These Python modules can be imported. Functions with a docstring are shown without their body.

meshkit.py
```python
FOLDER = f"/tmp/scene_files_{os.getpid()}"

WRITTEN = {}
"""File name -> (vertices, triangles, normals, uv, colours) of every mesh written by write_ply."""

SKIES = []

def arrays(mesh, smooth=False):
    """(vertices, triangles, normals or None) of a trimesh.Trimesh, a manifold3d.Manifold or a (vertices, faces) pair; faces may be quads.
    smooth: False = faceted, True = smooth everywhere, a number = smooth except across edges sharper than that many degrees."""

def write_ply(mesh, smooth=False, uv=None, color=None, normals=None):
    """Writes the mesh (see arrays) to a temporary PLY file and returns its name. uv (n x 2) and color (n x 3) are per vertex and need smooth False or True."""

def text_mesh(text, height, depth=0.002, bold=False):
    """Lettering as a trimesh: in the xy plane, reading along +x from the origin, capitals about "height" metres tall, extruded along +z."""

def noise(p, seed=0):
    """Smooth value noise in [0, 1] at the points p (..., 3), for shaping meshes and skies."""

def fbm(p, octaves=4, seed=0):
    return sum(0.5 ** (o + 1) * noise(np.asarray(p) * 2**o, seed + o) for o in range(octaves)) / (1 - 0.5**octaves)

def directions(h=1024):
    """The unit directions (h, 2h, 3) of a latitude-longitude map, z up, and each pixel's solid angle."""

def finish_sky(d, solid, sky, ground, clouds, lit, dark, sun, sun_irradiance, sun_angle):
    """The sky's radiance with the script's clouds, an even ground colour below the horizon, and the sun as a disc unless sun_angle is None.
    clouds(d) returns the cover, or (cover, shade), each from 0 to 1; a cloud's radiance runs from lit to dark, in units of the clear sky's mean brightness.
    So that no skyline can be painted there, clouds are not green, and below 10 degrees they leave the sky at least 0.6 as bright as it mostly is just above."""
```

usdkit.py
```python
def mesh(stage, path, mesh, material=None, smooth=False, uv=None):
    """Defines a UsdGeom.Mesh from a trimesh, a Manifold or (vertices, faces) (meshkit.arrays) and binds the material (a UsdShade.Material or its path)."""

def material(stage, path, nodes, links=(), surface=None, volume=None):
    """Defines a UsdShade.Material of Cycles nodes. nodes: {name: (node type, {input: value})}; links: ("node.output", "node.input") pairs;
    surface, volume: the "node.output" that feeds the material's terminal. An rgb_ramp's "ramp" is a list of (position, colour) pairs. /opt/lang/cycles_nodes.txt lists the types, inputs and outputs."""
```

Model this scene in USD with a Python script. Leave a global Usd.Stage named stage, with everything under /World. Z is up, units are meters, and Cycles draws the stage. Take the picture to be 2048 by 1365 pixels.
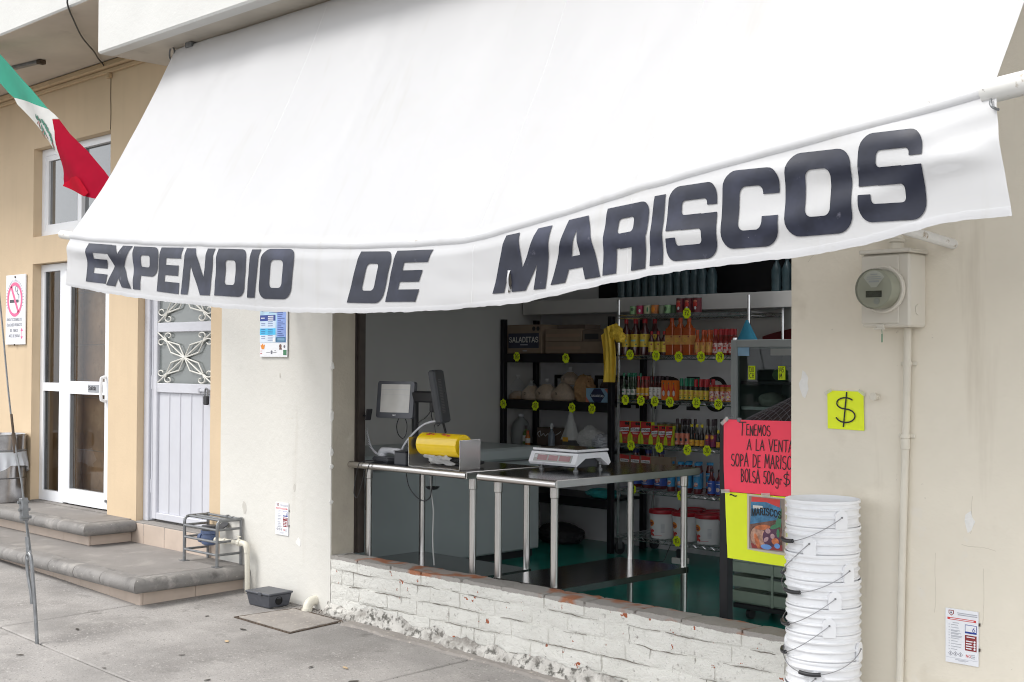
import math, random
import numpy as np, trimesh, usdkit, meshkit
from scipy.interpolate import PchipInterpolator
from shapely.geometry import Polygon, LineString, Point, MultiPolygon, box as sbox
from shapely.ops import unary_union
from shapely import affinity
from pxr import Usd, UsdGeom, UsdLux, UsdShade, Gf, Sdf, Vt

stage = Usd.Stage.CreateInMemory()
UsdGeom.SetStageUpAxis(stage, 'Z')
UsdGeom.Xform.Define(stage, '/World')
UsdGeom.Scope.Define(stage, '/World/Looks')
rng = random.Random(7)
nrng = np.random.default_rng(7)

# ------------------------------------------------------------------ camera, sky, sun, exposure
EXPOSURE = 1.1
SKY_STRENGTH = 0.10
SUN_INTENSITY, SUN_ANGLE = 0.35, 24.0
CAM = np.array([0, -4.9, 1.62])
yaw, pitch, roll = 0.78563, 0.01587, 0.005318
fw = np.array([-math.cos(yaw)*math.cos(pitch), math.sin(yaw)*math.cos(pitch), math.sin(pitch)])
rt = np.cross(fw, [0, 0, 1]); rt /= np.linalg.norm(rt); up = np.cross(rt, fw)
r2 = rt*math.cos(roll)+up*math.sin(roll); u2 = -rt*math.sin(roll)+up*math.cos(roll)
cam = UsdGeom.Camera.Define(stage, '/World/camera')
cam.AddTransformOp().Set(Gf.Matrix4d(*map(float, [*r2, 0, *u2, 0, *(-fw), 0, *CAM, 1])))
cam.CreateHorizontalApertureAttr(36.0); cam.CreateVerticalApertureAttr(24.0)
cam.CreateFocalLengthAttr(36.0*2580.9/2048)
cam.CreateExposureAttr(EXPOSURE)
SUN = np.array([-0.35, -0.62, 0.95]); SUN /= np.linalg.norm(SUN)
elev, rot = math.asin(SUN[2]), math.atan2(SUN[0], SUN[1])
dome = UsdLux.DomeLight.Define(stage, '/World/sky')
dome.CreateIntensityAttr(1.0)
skym = usdkit.material(stage, '/World/Looks/sky_look', {
    't': ('texture_coordinate', {}),
    's': ('sky_texture', {'sky_type': 'single_scattering', 'sun_disc': False, 'sun_elevation': elev, 'sun_rotation': rot}),
    'n': ('noise_texture', {'scale': 2.2, 'detail': 6.0, 'roughness': 0.6}),
    'r': ('rgb_ramp', {'ramp': [(0.3, (0.86,)*3), (0.7, (1.0,)*3)]}),
    'c': ('rgb_ramp', {'ramp': [(0.25, (6.6, 6.8, 7.1)), (0.75, (9.3, 9.4, 9.6))]}),
    'm': ('mix', {'mix_type': 'mix'}),
    'b': ('background_shader', {'strength': SKY_STRENGTH})},
    [('t.generated', 'n.vector'), ('n.fac', 'r.fac'), ('n.fac', 'c.fac'), ('r.color', 'm.fac'), ('s.color', 'm.color1'), ('c.color', 'm.color2'), ('m.color', 'b.color')],
    surface='b.background')
UsdShade.MaterialBindingAPI.Apply(dome.GetPrim()).Bind(skym)
dome.GetPrim().SetCustomDataByKey('kind', 'structure')
sun = UsdLux.DistantLight.Define(stage, '/World/sun')
sun.CreateIntensityAttr(SUN_INTENSITY); sun.CreateAngleAttr(SUN_ANGLE); sun.CreateNormalizeAttr(True)
sun.CreateColorAttr(Gf.Vec3f(1.0, 0.97, 0.93))
zx = np.cross([0, 0, 1], SUN); zx /= np.linalg.norm(zx); zy = np.cross(SUN, zx)
sun.AddTransformOp().Set(Gf.Matrix4d(*map(float, [*zx, 0, *zy, 0, *SUN, 0, 0, 0, 0, 1])))

# ------------------------------------------------------------------ materials
def lin(h):
    h = h.lstrip('#'); c = np.array([int(h[i:i+2], 16) for i in (0, 2, 4)])/255
    return tuple(np.where(c <= .04045, c/12.92, ((c+.055)/1.055)**2.4))
MATS = {}
def mat(name, col, rough=.6, var=.08, vs=4., metal=0., bump=0., bs=60., spots=(), streak=0., spec=.5, coat=0., trans=0., transl=0., aniso=None, detail=5.0):
    """A procedural principled material: colour varied by noise, optional patches (colour, scale, low, high[, stretch]), vertical streaks, and fine relief."""
    if isinstance(col, str): col = lin(col)
    nodes = {'g': ('geometry', {}), 'n': ('noise_texture', {'scale': vs, 'detail': detail, 'roughness': .62}),
             'r': ('rgb_ramp', {'ramp': [(.3, tuple(c*(1-var) for c in col)), (.7, tuple(min(1, c*(1+var)) for c in col))]}),
             'p': ('principled_bsdf', {'roughness': rough, 'metallic': metal, 'specular_ior_level': spec, 'coat_weight': coat, 'transmission_weight': trans})}
    links = [('g.position', 'n.vector'), ('n.fac', 'r.fac')]
    last = 'r.color'
    if streak:
        nodes['sm'] = ('mapping', {'scale': (5.0, 5.0, .45)}); nodes['sn'] = ('noise_texture', {'scale': 2.0, 'detail': 6.0, 'roughness': .65})
        nodes['sr'] = ('rgb_ramp', {'ramp': [(.5, (0, 0, 0)), (.78, (streak,)*3)]})
        nodes['sx'] = ('mix_color', {'b': tuple(c*.55 for c in col)})
        links += [('g.position', 'sm.vector'), ('sm.vector', 'sn.vector'), ('sn.fac', 'sr.fac'), ('sr.color', 'sx.fac'), (last, 'sx.a')]
        last = 'sx.result'
    for i, s in enumerate(spots):
        sc, scale, lo, hi = s[:4]
        if isinstance(sc, str): sc = lin(sc)
        nodes[f'm{i}'] = ('mapping', {'scale': s[4] if len(s) > 4 else (1, 1, 1), 'location': (3.7*i+1.3, 2.1*i, 5.5*i)})
        nodes[f'k{i}'] = ('noise_texture', {'scale': scale, 'detail': 5.0, 'roughness': .6})
        nodes[f'q{i}'] = ('rgb_ramp', {'ramp': [(lo, (0, 0, 0)), (hi, (1, 1, 1))]})
        nodes[f'x{i}'] = ('mix_color', {'b': sc})
        links += [('g.position', f'm{i}.vector'), (f'm{i}.vector', f'k{i}.vector'), (f'k{i}.fac', f'q{i}.fac'), (f'q{i}.color', f'x{i}.fac'), (last, f'x{i}.a')]
        last = f'x{i}.result'
    links.append((last, 'p.base_color'))
    if bump:
        nodes['bn'] = ('noise_texture', {'scale': bs, 'detail': 6.0, 'roughness': .65}); nodes['bp'] = ('bump', {'strength': bump, 'distance': .01})
        links += [('g.position', 'bn.vector'), ('bn.fac', 'bp.height'), ('bp.normal', 'p.normal')]
    surf = 'p.BSDF'
    if transl:
        nodes['tl'] = ('translucent_bsdf', {'color': col}); nodes['mc'] = ('mix_closure', {'fac': transl})
        links += [('p.BSDF', 'mc.closure1'), ('tl.BSDF', 'mc.closure2')]; surf = 'mc.closure'
    MATS[name] = usdkit.material(stage, '/World/Looks/'+name, nodes, links, surface=surf)
    return MATS[name]
def pane_mat(name, tint=(.92, .95, .94), rough=.02, ior=1.5, dirt=.0):
    return usdkit.material(stage, '/World/Looks/'+name, {'f': ('fresnel', {'IOR': ior}), 't': ('transparent_bsdf', {'color': tint}), 'g': ('glossy_bsdf', {'color': (.95, .97, 1), 'roughness': rough}), 'm': ('mix_closure', {})},
        [('f.fac', 'm.fac'), ('t.BSDF', 'm.closure1'), ('g.BSDF', 'm.closure2')], surface='m.closure')
def film_mat(name, tint, alpha, rough=.25):
    """Thin clear plastic film."""
    return usdkit.material(stage, '/World/Looks/'+name, {'t': ('transparent_bsdf', {'color': tint}), 'p': ('principled_bsdf', {'base_color': (.75, .75, .74), 'roughness': rough}), 'm': ('mix_closure', {'fac': alpha})},
        [('t.BSDF', 'm.closure1'), ('p.BSDF', 'm.closure2')], surface='m.closure')

TAN = mat('tan_wall_paint', (.60, .465, .31), .8, .05, 1.6, bump=.18, bs=45, streak=.12)
TAN_TRIM = mat('tan_trim_paint', (.52, .385, .235), .8, .1, 3, bump=.2, bs=50, spots=[((.22, .17, .11), 7, .6, .8)])
PIERW = mat('off_white_pier_paint', (.645, .63, .585), .8, .03, 1.1, bump=.35, bs=16, spots=[((.56, .54, .49), 2.3, .62, .92), ((.36, .33, .28), 26, .73, .8), ((.55, .52, .46), 1.6, .62, .9, (5, 5, .5))])
CREAM = mat('cream_wall_paint', (.75, .695, .585), .8, .05, 1.3, bump=.35, bs=16, spots=[((.52, .46, .36), 2.3, .60, .9), ((.36, .32, .26), 26, .72, .8), ((.58, .52, .42), 1.6, .60, .9, (5, 5, .5)), ((.72, .70, .66), 3.1, .64, .8)])
REVEAL_SHADED = mat('shaded_dirty_plaster', (.40, .365, .30), .9, .1, 4, bump=.35, bs=50, spots=[((.30, .27, .22), 3, .55, .85), ((.52, .49, .42), 7, .62, .8)])  # dirty plaster, its colour also darkened for the shade under the awning
CHIP = mat('bare_plaster', (.78, .77, .74), .85, .06, 30, bump=.3, bs=120)
SLABW = mat('white_slab_paint', (.60, .595, .57), .8, .05, 1.4, bump=.2, bs=40, spots=[((.55, .53, .48), 2.2, .62, .9)])
SOFFIT = mat('grey_soffit', (.50, .455, .39), .9, .14, 2.2, bump=.3, bs=30, spots=[((.24, .21, .18), 3.4, .6, .85), ((.12, .11, .1), 30, .72, .78)])
SOFFIT2 = mat('cream_soffit', (.56, .50, .43), .9, .1, 1.8, bump=.2, bs=30, spots=[((.36, .31, .26), 3, .6, .9)])
CONC = mat('pavement_concrete', (.315, .298, .283), .92, .1, 1.3, bump=.5, bs=70, spots=[((.19, .178, .168), 2.0, .46, .74), ((.41, .39, .365), 55, .57, .68), ((.13, .125, .12), 75, .60, .68), ((.40, .38, .355), 4.2, .58, .85), ((.15, .14, .13), 6.5, .62, .78), ((.20, .19, .18), .9, .5, .72)])
CONC2 = mat('cover_concrete', (.31, .285, .262), .95, .14, 5, bump=.6, bs=60, spots=[((.47, .42, .36), 40, .58, .7), ((.2, .17, .14), 8, .6, .8)])
ROAD = mat('asphalt', (.06, .06, .058), .9, .15, 2, bump=.5, bs=80)
KERB = mat('kerb_concrete', (.3, .29, .27), .9, .12, 3, bump=.4, bs=60)
DIRT = mat('dark_joint', (.07, .062, .052), 1, .3, 12)
RUSTJ = mat('rusty_joint', (.085, .062, .045), 1, .35, 14, bump=.5, bs=90)
STONE = mat('step_stone', (.195, .185, .175), .75, .18, 3.5, bump=.45, bs=45, spots=[((.36, .34, .315), 6, .55, .75), ((.10, .095, .09), 9, .56, .74), ((.40, .38, .35), 40, .66, .72)])
STONE2 = mat('tread_stone', (.215, .20, .187), .85, .14, 2.4, bump=.35, bs=70, spots=[((.32, .30, .275), 4, .52, .8), ((.12, .11, .10), 3, .56, .85)])
TILE = mat('beige_tile', (.50, .41, .34), .55, .07, 6, bump=.08, bs=30, spots=[((.42, .33, .27), 5, .62, .85)])
BRICKP = None
MORTAR = mat('painted_mortar', (.56, .54, .49), .95, .18, 14, bump=.9, bs=70, spots=[((.16, .15, .13), 30, .58, .7), ((.30, .28, .25), 9, .56, .75)])
ALU = mat('white_aluminium', (.78, .79, .81), .35, .02, 6)
ALU_D = mat('grey_gasket', (.16, .165, .17), .6, .1, 9)
STEEL_D = mat('lilac_grey_door_paint', (.54, .545, .585), .42, .04, 3, bump=.06, bs=14, spots=[((.40, .40, .42), 5, .62, .85), ((.25, .22, .2), 34, .74, .8)])
IRON = mat('cream_wrought_iron', (.66, .65, .60), .5, .06, 20)
GALV = mat('galvanised_steel', (.21, .215, .22), .45, .2, 22, metal=.7, bump=.15, bs=120)
BRUSHED = mat('brushed_stainless', (.66, .64, .62), .24, .05, 8, metal=1)
STAIN_TOP = mat('stainless_sheet', (.24, .235, .235), .15, .08, 5, metal=1, bump=.02, bs=30)
CHROME = mat('chrome_wire', (.62, .63, .64), .2, .06, 20, metal=1)
BLACKM = mat('black_painted_steel', (.009, .009, .011), .45, .2, 15, spec=.3)
BLACKP = mat('black_plastic', (.018, .018, .02), .38, .15, 20)
DARKP = mat('charcoal_plastic', (.045, .048, .055), .42, .15, 12, bump=.05, bs=50)
TARP = mat('white_tarpaulin', (.645, .645, .655), .42, .015, 1.6, bump=.035, bs=9, transl=.36, spots=[((.60, .59, .57), 1.6, .60, .92), ((.40, .39, .37), 22, .755, .79), ((.56, .55, .52), 1.2, .60, .85, (6, 1.2, .9))])
INK = mat('navy_lettering', (.014, .016, .028), .42, .22, 16, spec=.35, bump=.05, bs=12, spots=[((.045, .05, .085), 3, .5, .75), ((.42, .42, .43), 48, .735, .76), ((.10, .10, .13), 20, .66, .75)])
SEAM = mat('tarp_seam', (.68, .68, .68), .5, .03, 9)
PVC = mat('cream_pvc', (.64, .61, .52), .45, .05, 8, spots=[((.2, .17, .13), 28, .7, .78)])
PIPEC = mat('cream_painted_conduit', (.66, .62, .53), .6, .05, 6, bump=.1, bs=50, spots=[((.3, .26, .2), 22, .72, .78)])
WPIPE = mat('chipped_white_pipe', (.66, .65, .62), .45, .05, 9, spots=[((.28, .22, .15), 22, .58, .68), ((.1, .08, .06), 40, .66, .72)])
METERBOX = mat('cream_meter_enamel', (.62, .585, .51), .5, .03, 5, spots=[((.3, .26, .2), 20, .74, .8)])
METERG = mat('grey_green_dial', (.44, .43, .37), .3, .05, 9)
LCD = mat('dark_lcd', (.06, .062, .045), .15, .3, 30)
PAPER = mat('white_paper', (.80, .81, .84), .6, .02, 5)
PRINT_G = mat('grey_print', (.16, .16, .2), .6, .1, 30)
PRINT_L = mat('pale_grey_print', (.42, .43, .47), .6, .1, 30)
RED_P = mat('red_print', (.60, .045, .04), .5, .08, 12)
MAROON = mat('maroon_print', (.25, .03, .03), .5, .1, 12)
PINK_P = mat('pink_print', (.85, .13, .29), .5, .04, 12)
NAVY_P = mat('navy_print', (.02, .05, .27), .45, .1, 12)
SKYB = mat('pale_blue_print', (.36, .60, .82), .45, .12, 7)
CYANB = mat('cyan_print', (.13, .45, .76), .45, .1, 9)
MIDB = mat('mid_blue_print', (.13, .29, .62), .45, .18, 7)
ORANGE_P = mat('orange_print', (.82, .28, .03), .5, .12, 20)
GREEN_P = mat('green_print', (.05, .20, .10), .5, .2, 30)
FLUO_Y = mat('fluorescent_yellow_card', (.78, .90, .015), .6, .03, 6)
FLUO_T = mat('fluorescent_yellow_tag', (.80, .98, .012), .6, .05, 20)
FLUO_R = mat('fluorescent_red_card', (1.0, .06, .115), .6, .03, 6)
MARKER = mat('black_marker', (.012, .011, .012), .5, .2, 30)
WHITEP = mat('white_bucket_plastic', (.78, .785, .80), .32, .02, 7, bump=.02, bs=20, spots=[((.6, .58, .54), 16, .72, .85)])
WIREM = mat('handle_wire', (.32, .32, .33), .35, .1, 20, metal=.9)
GREENF = mat('green_floor_paint', (.006, .150, .118), .2, .2, 2.5, bump=.05, bs=8, spec=.35, spots=[((.02, .19, .155), 3, .5, .8)])
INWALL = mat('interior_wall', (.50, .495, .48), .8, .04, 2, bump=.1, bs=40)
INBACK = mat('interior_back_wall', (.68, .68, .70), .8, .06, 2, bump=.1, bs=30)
SHEETW = mat('draped_white_sheet', (.62, .61, .60), .7, .06, 3)
FREEZ = mat('freezer_enamel', (.36, .40, .405), .3, .03, 3)
MONITOR = mat('grey_monitor_bezel', (.10, .105, .12), .3, .06, 9)
SCREEN = mat('pale_screen', (.62, .61, .58), .12, .1, 6)
PHONEW = mat('pale_grey_phone', (.62, .63, .66), .35, .03, 9)
FILMY = mat('yellow_film_roll', (.88, .60, .008), .16, .06, 7, coat=.4)
SCALEW = mat('white_scale_plastic', (.76, .77, .80), .3, .02, 8)
SCALEG = mat('grey_scale_panel', (.36, .37, .36), .35, .06, 9)
SCALER = mat('dull_red_display', (.33, .17, .18), .2, .1, 20)
CARDB = mat('brown_cardboard', (.25, .185, .135), .85, .12, 9, bump=.1, bs=50)
CARDB2 = mat('dark_cardboard', (.14, .105, .085), .85, .12, 9, bump=.1, bs=50)
BROWNTILE = mat('brown_wall_tile', (.40, .235, .14), .4, .3, 3, spots=[((.55, .36, .23), 4, .52, .8), ((.22, .13, .08), 9, .58, .8)])
GROUT = mat('pale_grout', (.55, .46, .36), .9, .1, 9)
PANEG = pane_mat('clear_door_glass', (.86, .91, .89), .01, 1.42)
FROST = mat('frosted_grey_glass', (.155, .17, .165), .28, .06, 3, coat=.6)
SKYGLASS = mat('dark_window_glass', (.055, .06, .063), .06, .3, 3, spec=.9, coat=1)
FILM = film_mat('clear_plastic_film', (.95, .955, .96), .09, .2)
FILM2 = film_mat('cloudy_plastic_film', (.90, .91, .92), .5)
GLASSCUP = pane_mat('meter_glass_cover', (.90, .92, .88), .06, 1.25)
COOLG = pane_mat('cooler_glass', (.72, .83, .80), .02, 1.4)

# ------------------------------------------------------------------ mesh helpers
def cat(ms):
    vs, fs, n = [], [], 0
    for m in ms:
        v, f = vf(m)
        vs.append(v); fs.append(f+n); n += len(v)
    return np.vstack(vs), np.vstack(fs)
def vf(m):
    if isinstance(m, tuple): 
        v, f = np.asarray(m[0], float), np.asarray(m[1], int)
        if f.shape[1] == 4: f = np.vstack([f[:, [0, 1, 2]], f[:, [0, 2, 3]]])
        return v, f
    return np.asarray(m.vertices, float), np.asarray(m.faces, int)
def mv(m, d): v, f = vf(m); return v+np.asarray(d, float), f
def rz(m, a, c=(0, 0, 0)):
    v, f = vf(m); c = np.asarray(c, float); ca, sa = math.cos(a), math.sin(a)
    return (v-c)@np.array([[ca, sa, 0], [-sa, ca, 0], [0, 0, 1]])+c, f
def rx(m, a, c=(0, 0, 0)):
    v, f = vf(m); c = np.asarray(c, float); ca, sa = math.cos(a), math.sin(a)
    return (v-c)@np.array([[1, 0, 0], [0, ca, sa], [0, -sa, ca]])+c, f
def ry(m, a, c=(0, 0, 0)):
    v, f = vf(m); c = np.asarray(c, float); ca, sa = math.cos(a), math.sin(a)
    return (v-c)@np.array([[ca, 0, -sa], [0, 1, 0], [sa, 0, ca]])+c, f
BOXF = np.array([[0, 3, 2, 1], [4, 5, 6, 7], [0, 1, 5, 4], [1, 2, 6, 5], [2, 3, 7, 6], [3, 0, 4, 7]])
def bx(x0, x1, y0, y1, z0, z1, b=0.0):
    if b <= 0:
        v = np.array([[x0, y0, z0], [x1, y0, z0], [x1, y1, z0], [x0, y1, z0], [x0, y0, z1], [x1, y0, z1], [x1, y1, z1], [x0, y1, z1]], float)
        return vf((v, BOXF))
    b = min(b, abs(x1-x0)*.45, abs(y1-y0)*.45, abs(z1-z0)*.45)
    pts = []
    for i, X in enumerate((x0, x1)):
        for j, Y in enumerate((y0, y1)):
            for k, Z in enumerate((z0, z1)):
                sx, sy, sz = (1, -1)[i], (1, -1)[j], (1, -1)[k]
                pts += [(X+sx*b, Y+sy*b, Z), (X+sx*b, Y, Z+sz*b), (X, Y+sy*b, Z+sz*b)]
    h = trimesh.convex.convex_hull(np.array(pts)); return vf(h)
def frames(p):
    p = np.asarray(p, float); t = np.gradient(p, axis=0) if len(p) > 2 else np.array([p[1]-p[0]]*2)
    t /= np.linalg.norm(t, axis=1, keepdims=True)+1e-12
    a = np.zeros_like(p); ref = np.array([0, 0, 1.]) if abs(t[0, 2]) < .9 else np.array([1., 0, 0])
    a[0] = np.cross(t[0], ref); a[0] /= np.linalg.norm(a[0])
    for i in range(1, len(p)):
        q = a[i-1]-t[i]*(a[i-1]@t[i]); a[i] = q/(np.linalg.norm(q)+1e-12)
    return p, t, a, np.cross(t, a)
def tube(p, r, n=8, caps=True):
    p, t, a, b = frames(p); r = np.broadcast_to(r, (len(p),)); m = len(p)
    an = np.arange(n)*2*np.pi/n
    v = (p[:, None]+r[:, None, None]*(np.cos(an)[None, :, None]*a[:, None]+np.sin(an)[None, :, None]*b[:, None])).reshape(-1, 3)
    i, j = np.meshgrid(np.arange(m-1), np.arange(n), indexing='ij')
    q = np.stack([i*n+j, i*n+(j+1) % n, (i+1)*n+(j+1) % n, (i+1)*n+j], -1).reshape(-1, 4)
    f = np.vstack([q[:, [0, 1, 2]], q[:, [0, 2, 3]]])
    if caps:
        k = len(v); v = np.vstack([v, p[[0]], p[[-1]]])
        c0 = np.array([[k, (j+1) % n, j] for j in range(n)]); c1 = np.array([[k+1, (m-1)*n+j, (m-1)*n+(j+1) % n] for j in range(n)])
        f = np.vstack([f, c0, c1])
    return v, f
def smoothpath(p, n=24):
    p = np.asarray(p, float); d = np.r_[0, np.cumsum(np.linalg.norm(np.diff(p, axis=0), axis=1))]
    return PchipInterpolator(d, p, axis=0)(np.linspace(0, d[-1], n))
def lathe(prof, n=20, sx=1., sy=1.):
    prof = np.asarray(prof, float); m = len(prof); an = np.arange(n)*2*np.pi/n
    v = np.stack([prof[:, None, 0]*np.cos(an)*sx, prof[:, None, 0]*np.sin(an)*sy, np.broadcast_to(prof[:, None, 1], (m, n))], -1).reshape(-1, 3)
    i, j = np.meshgrid(np.arange(m-1), np.arange(n), indexing='ij')
    q = np.stack([i*n+j, i*n+(j+1) % n, (i+1)*n+(j+1) % n, (i+1)*n+j], -1).reshape(-1, 4)
    f = [np.vstack([q[:, [0, 1, 2]], q[:, [0, 2, 3]]])]
    k = len(v); v = np.vstack([v, [[0, 0, prof[0, 1]], [0, 0, prof[-1, 1]]]])
    f.append(np.array([[k, (j+1) % n, j] for j in range(n)])); f.append(np.array([[k+1, (m-1)*n+j, (m-1)*n+(j+1) % n] for j in range(n)]))
    return v, np.vstack(f)
def cyl(c, r, h, n=20, b=0.0):
    pr = [(r-b, 0), (r, b), (r, h-b), (r-b, h)] if b else [(r, 0), (r, h)]
    return mv(lathe(pr, n), c)
def tri2(poly):
    polys = poly.geoms if hasattr(poly, 'geoms') else [poly]
    out = []
    for g in polys:
        if g.geom_type == 'Polygon' and g.area > 1e-10:
            v, f = trimesh.creation.triangulate_polygon(g, engine='earcut')
            out.append((np.c_[v, np.zeros(len(v))], f))
    return cat(out)
def extr(poly, h):
    polys = poly.geoms if hasattr(poly, 'geoms') else [poly]
    return cat([vf(trimesh.creation.extrude_polygon(g, h, engine='earcut')) for g in polys if g.geom_type == 'Polygon' and g.area > 1e-10])
def wall_(m, x, y, z):
    """A flat drawing (u right, v up, w out) set on a plane facing the street at (x, y, z)."""
    v, f = vf(m); return np.c_[x+v[:, 0], y-v[:, 2], z+v[:, 1]], f
def quad(x0, x1, y, z0, z1):
    return np.array([[x0, y, z0], [x1, y, z0], [x1, y, z1], [x0, y, z1]], float), np.array([[0, 1, 2], [0, 2, 3]])
def cutgrid(poly, du, dv):
    x0, y0, x1, y1 = poly.bounds; out = []
    for i in range(math.floor(x0/du), math.ceil(x1/du)):
        col = poly.intersection(sbox(i*du, y0-1, (i+1)*du, y1+1))
        for j in range(math.floor(y0/dv), math.ceil(y1/dv)):
            g = col.intersection(sbox(i*du, j*dv, (i+1)*du, (j+1)*dv))
            for q in getattr(g, 'geoms', [g]):
                if q.geom_type == 'Polygon' and q.area > 1e-9: out.append(tri2(q))
    v, f = cat(out); w = trimesh.Trimesh(np.round(v, 7), f, process=False); w.merge_vertices(); return vf(w)
def gridmesh(fn, nu, nv):
    u, v = np.meshgrid(np.linspace(0, 1, nu), np.linspace(0, 1, nv), indexing='ij')
    p = fn(u, v).reshape(-1, 3); i, j = np.meshgrid(np.arange(nu-1), np.arange(nv-1), indexing='ij')
    q = np.stack([i*nv+j, (i+1)*nv+j, (i+1)*nv+j+1, i*nv+j+1], -1).reshape(-1, 4)
    return p, np.vstack([q[:, [0, 1, 2]], q[:, [0, 2, 3]]])
def rrect(x0, y0, x1, y1, r):
    r = min(r, (x1-x0)*.49, (y1-y0)*.49); return sbox(x0+r, y0+r, x1-r, y1-r).buffer(r, quad_segs=6)
def rbox(x0, x1, y0, y1, z0, z1, r):
    """A box with rounded upright corners, standing on z0."""
    return mv(extr(rrect(x0, y0, x1, y1, r), z1-z0), (0, 0, z0))
TXT = {}
def text(s, h, bold=False, depth=.001, align='l'):
    k = (s, bold)
    if k not in TXT: TXT[k] = vf(meshkit.text_mesh(s, 1.0, 1.0, bold))
    v, f = TXT[k]; v = v*np.array([h, h, depth])
    w = v[:, 0].max()
    if align == 'c': v = v-np.array([w/2, 0, 0])
    if align == 'r': v = v-np.array([w, 0, 0])
    return v, f
def fit(m, w, h=None):
    v, f = vf(m); v = v.copy(); v[:, 0] *= w/(v[:, 0].max()-min(0, v[:, 0].min()))
    return v, f

# ------------------------------------------------------------------ scene helpers
USED = {}
def numbered(parent, name):
    k = (parent, name); n = USED.get(k, -1)+1; USED[k] = n
    return f'{parent}/{name}' if n == 0 else f'{parent}/{name}_{n:03d}'
class Thing:
    def __init__(s, path, loc, rz_, world): s.path, s.loc, s.rz, s.world = path, np.asarray(loc, float), rz_, world
def tagp(prim, **kw):
    for k, v in kw.items():
        if v: prim.SetCustomDataByKey(k, v)
def thing(name, label, category, loc=(0, 0, 0), rot=0., group=None, world=False, kind=None):
    p = numbered('/World', name)
    x = UsdGeom.Xform.Define(stage, p); x.AddTranslateOp().Set(Gf.Vec3d(*map(float, loc))); x.AddRotateZOp().Set(float(math.degrees(rot)))
    tagp(x.GetPrim(), label=label, category=category, group=group, kind=kind)
    return Thing(p, loc, rot, world)
class Part:
    def __init__(s, path, root): s.path, s.root = path, root
def part(parent, name, m, material, smooth=30, label=None, kind=None):
    root = parent.root if isinstance(parent, Part) else parent
    p = numbered(parent.path, name); v, f = vf(m)
    if root.world:
        v = v-root.loc
        if root.rz: v, f = rz((v, f), -root.rz)
    usdkit.mesh(stage, p, trimesh.Trimesh(v, f, process=False) if smooth else (v, f), material, smooth=smooth)
    if label or kind: tagp(stage.GetPrimAtPath(p), label=label, kind=kind)
    return Part(p, root)
def solo(name, m, material, label, category, group=None, smooth=30, kind=None):
    p = numbered('/World', name); v, f = vf(m)
    usdkit.mesh(stage, p, trimesh.Trimesh(v, f, process=False) if smooth else (v, f), material, smooth=smooth)
    tagp(stage.GetPrimAtPath(p), label=label, category=category, group=group, kind=kind)
def struct(name, m, material, smooth=30): solo(name, m, material, None, None, smooth=smooth, kind='structure')
def copy(src, label, loc, rot=0., group=None):
    was = stage.GetPrimAtPath(src.path).GetCustomData()
    name = src.path.split('/')[-1]
    if name[-4:-3] == '_' and name[-3:].isdigit(): name = name[:-4]
    t = thing(name, label, was['category'], loc, rot, group or was.get('group'))
    pr = stage.GetPrimAtPath(t.path); pr.GetReferences().AddInternalReference(src.path); pr.SetInstanceable(True)
    return t
def row(make, spots, fmt, group, ords=None):
    """One thing built by make(label, loc, group), the rest of its row as references to it."""
    n = len(spots)
    ords = ords or {1: ['single'], 2: ['left', 'right'], 3: ['leftmost', 'middle', 'rightmost'], 4: ['leftmost', 'second from left', 'third from left', 'rightmost']}[n]
    first = None
    for o, s in zip(ords, spots):
        lab = fmt.format(o=o)
        if first is None: first = make(lab, s, group)
        else: copy(first, lab, s, group=group)
    return first

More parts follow.
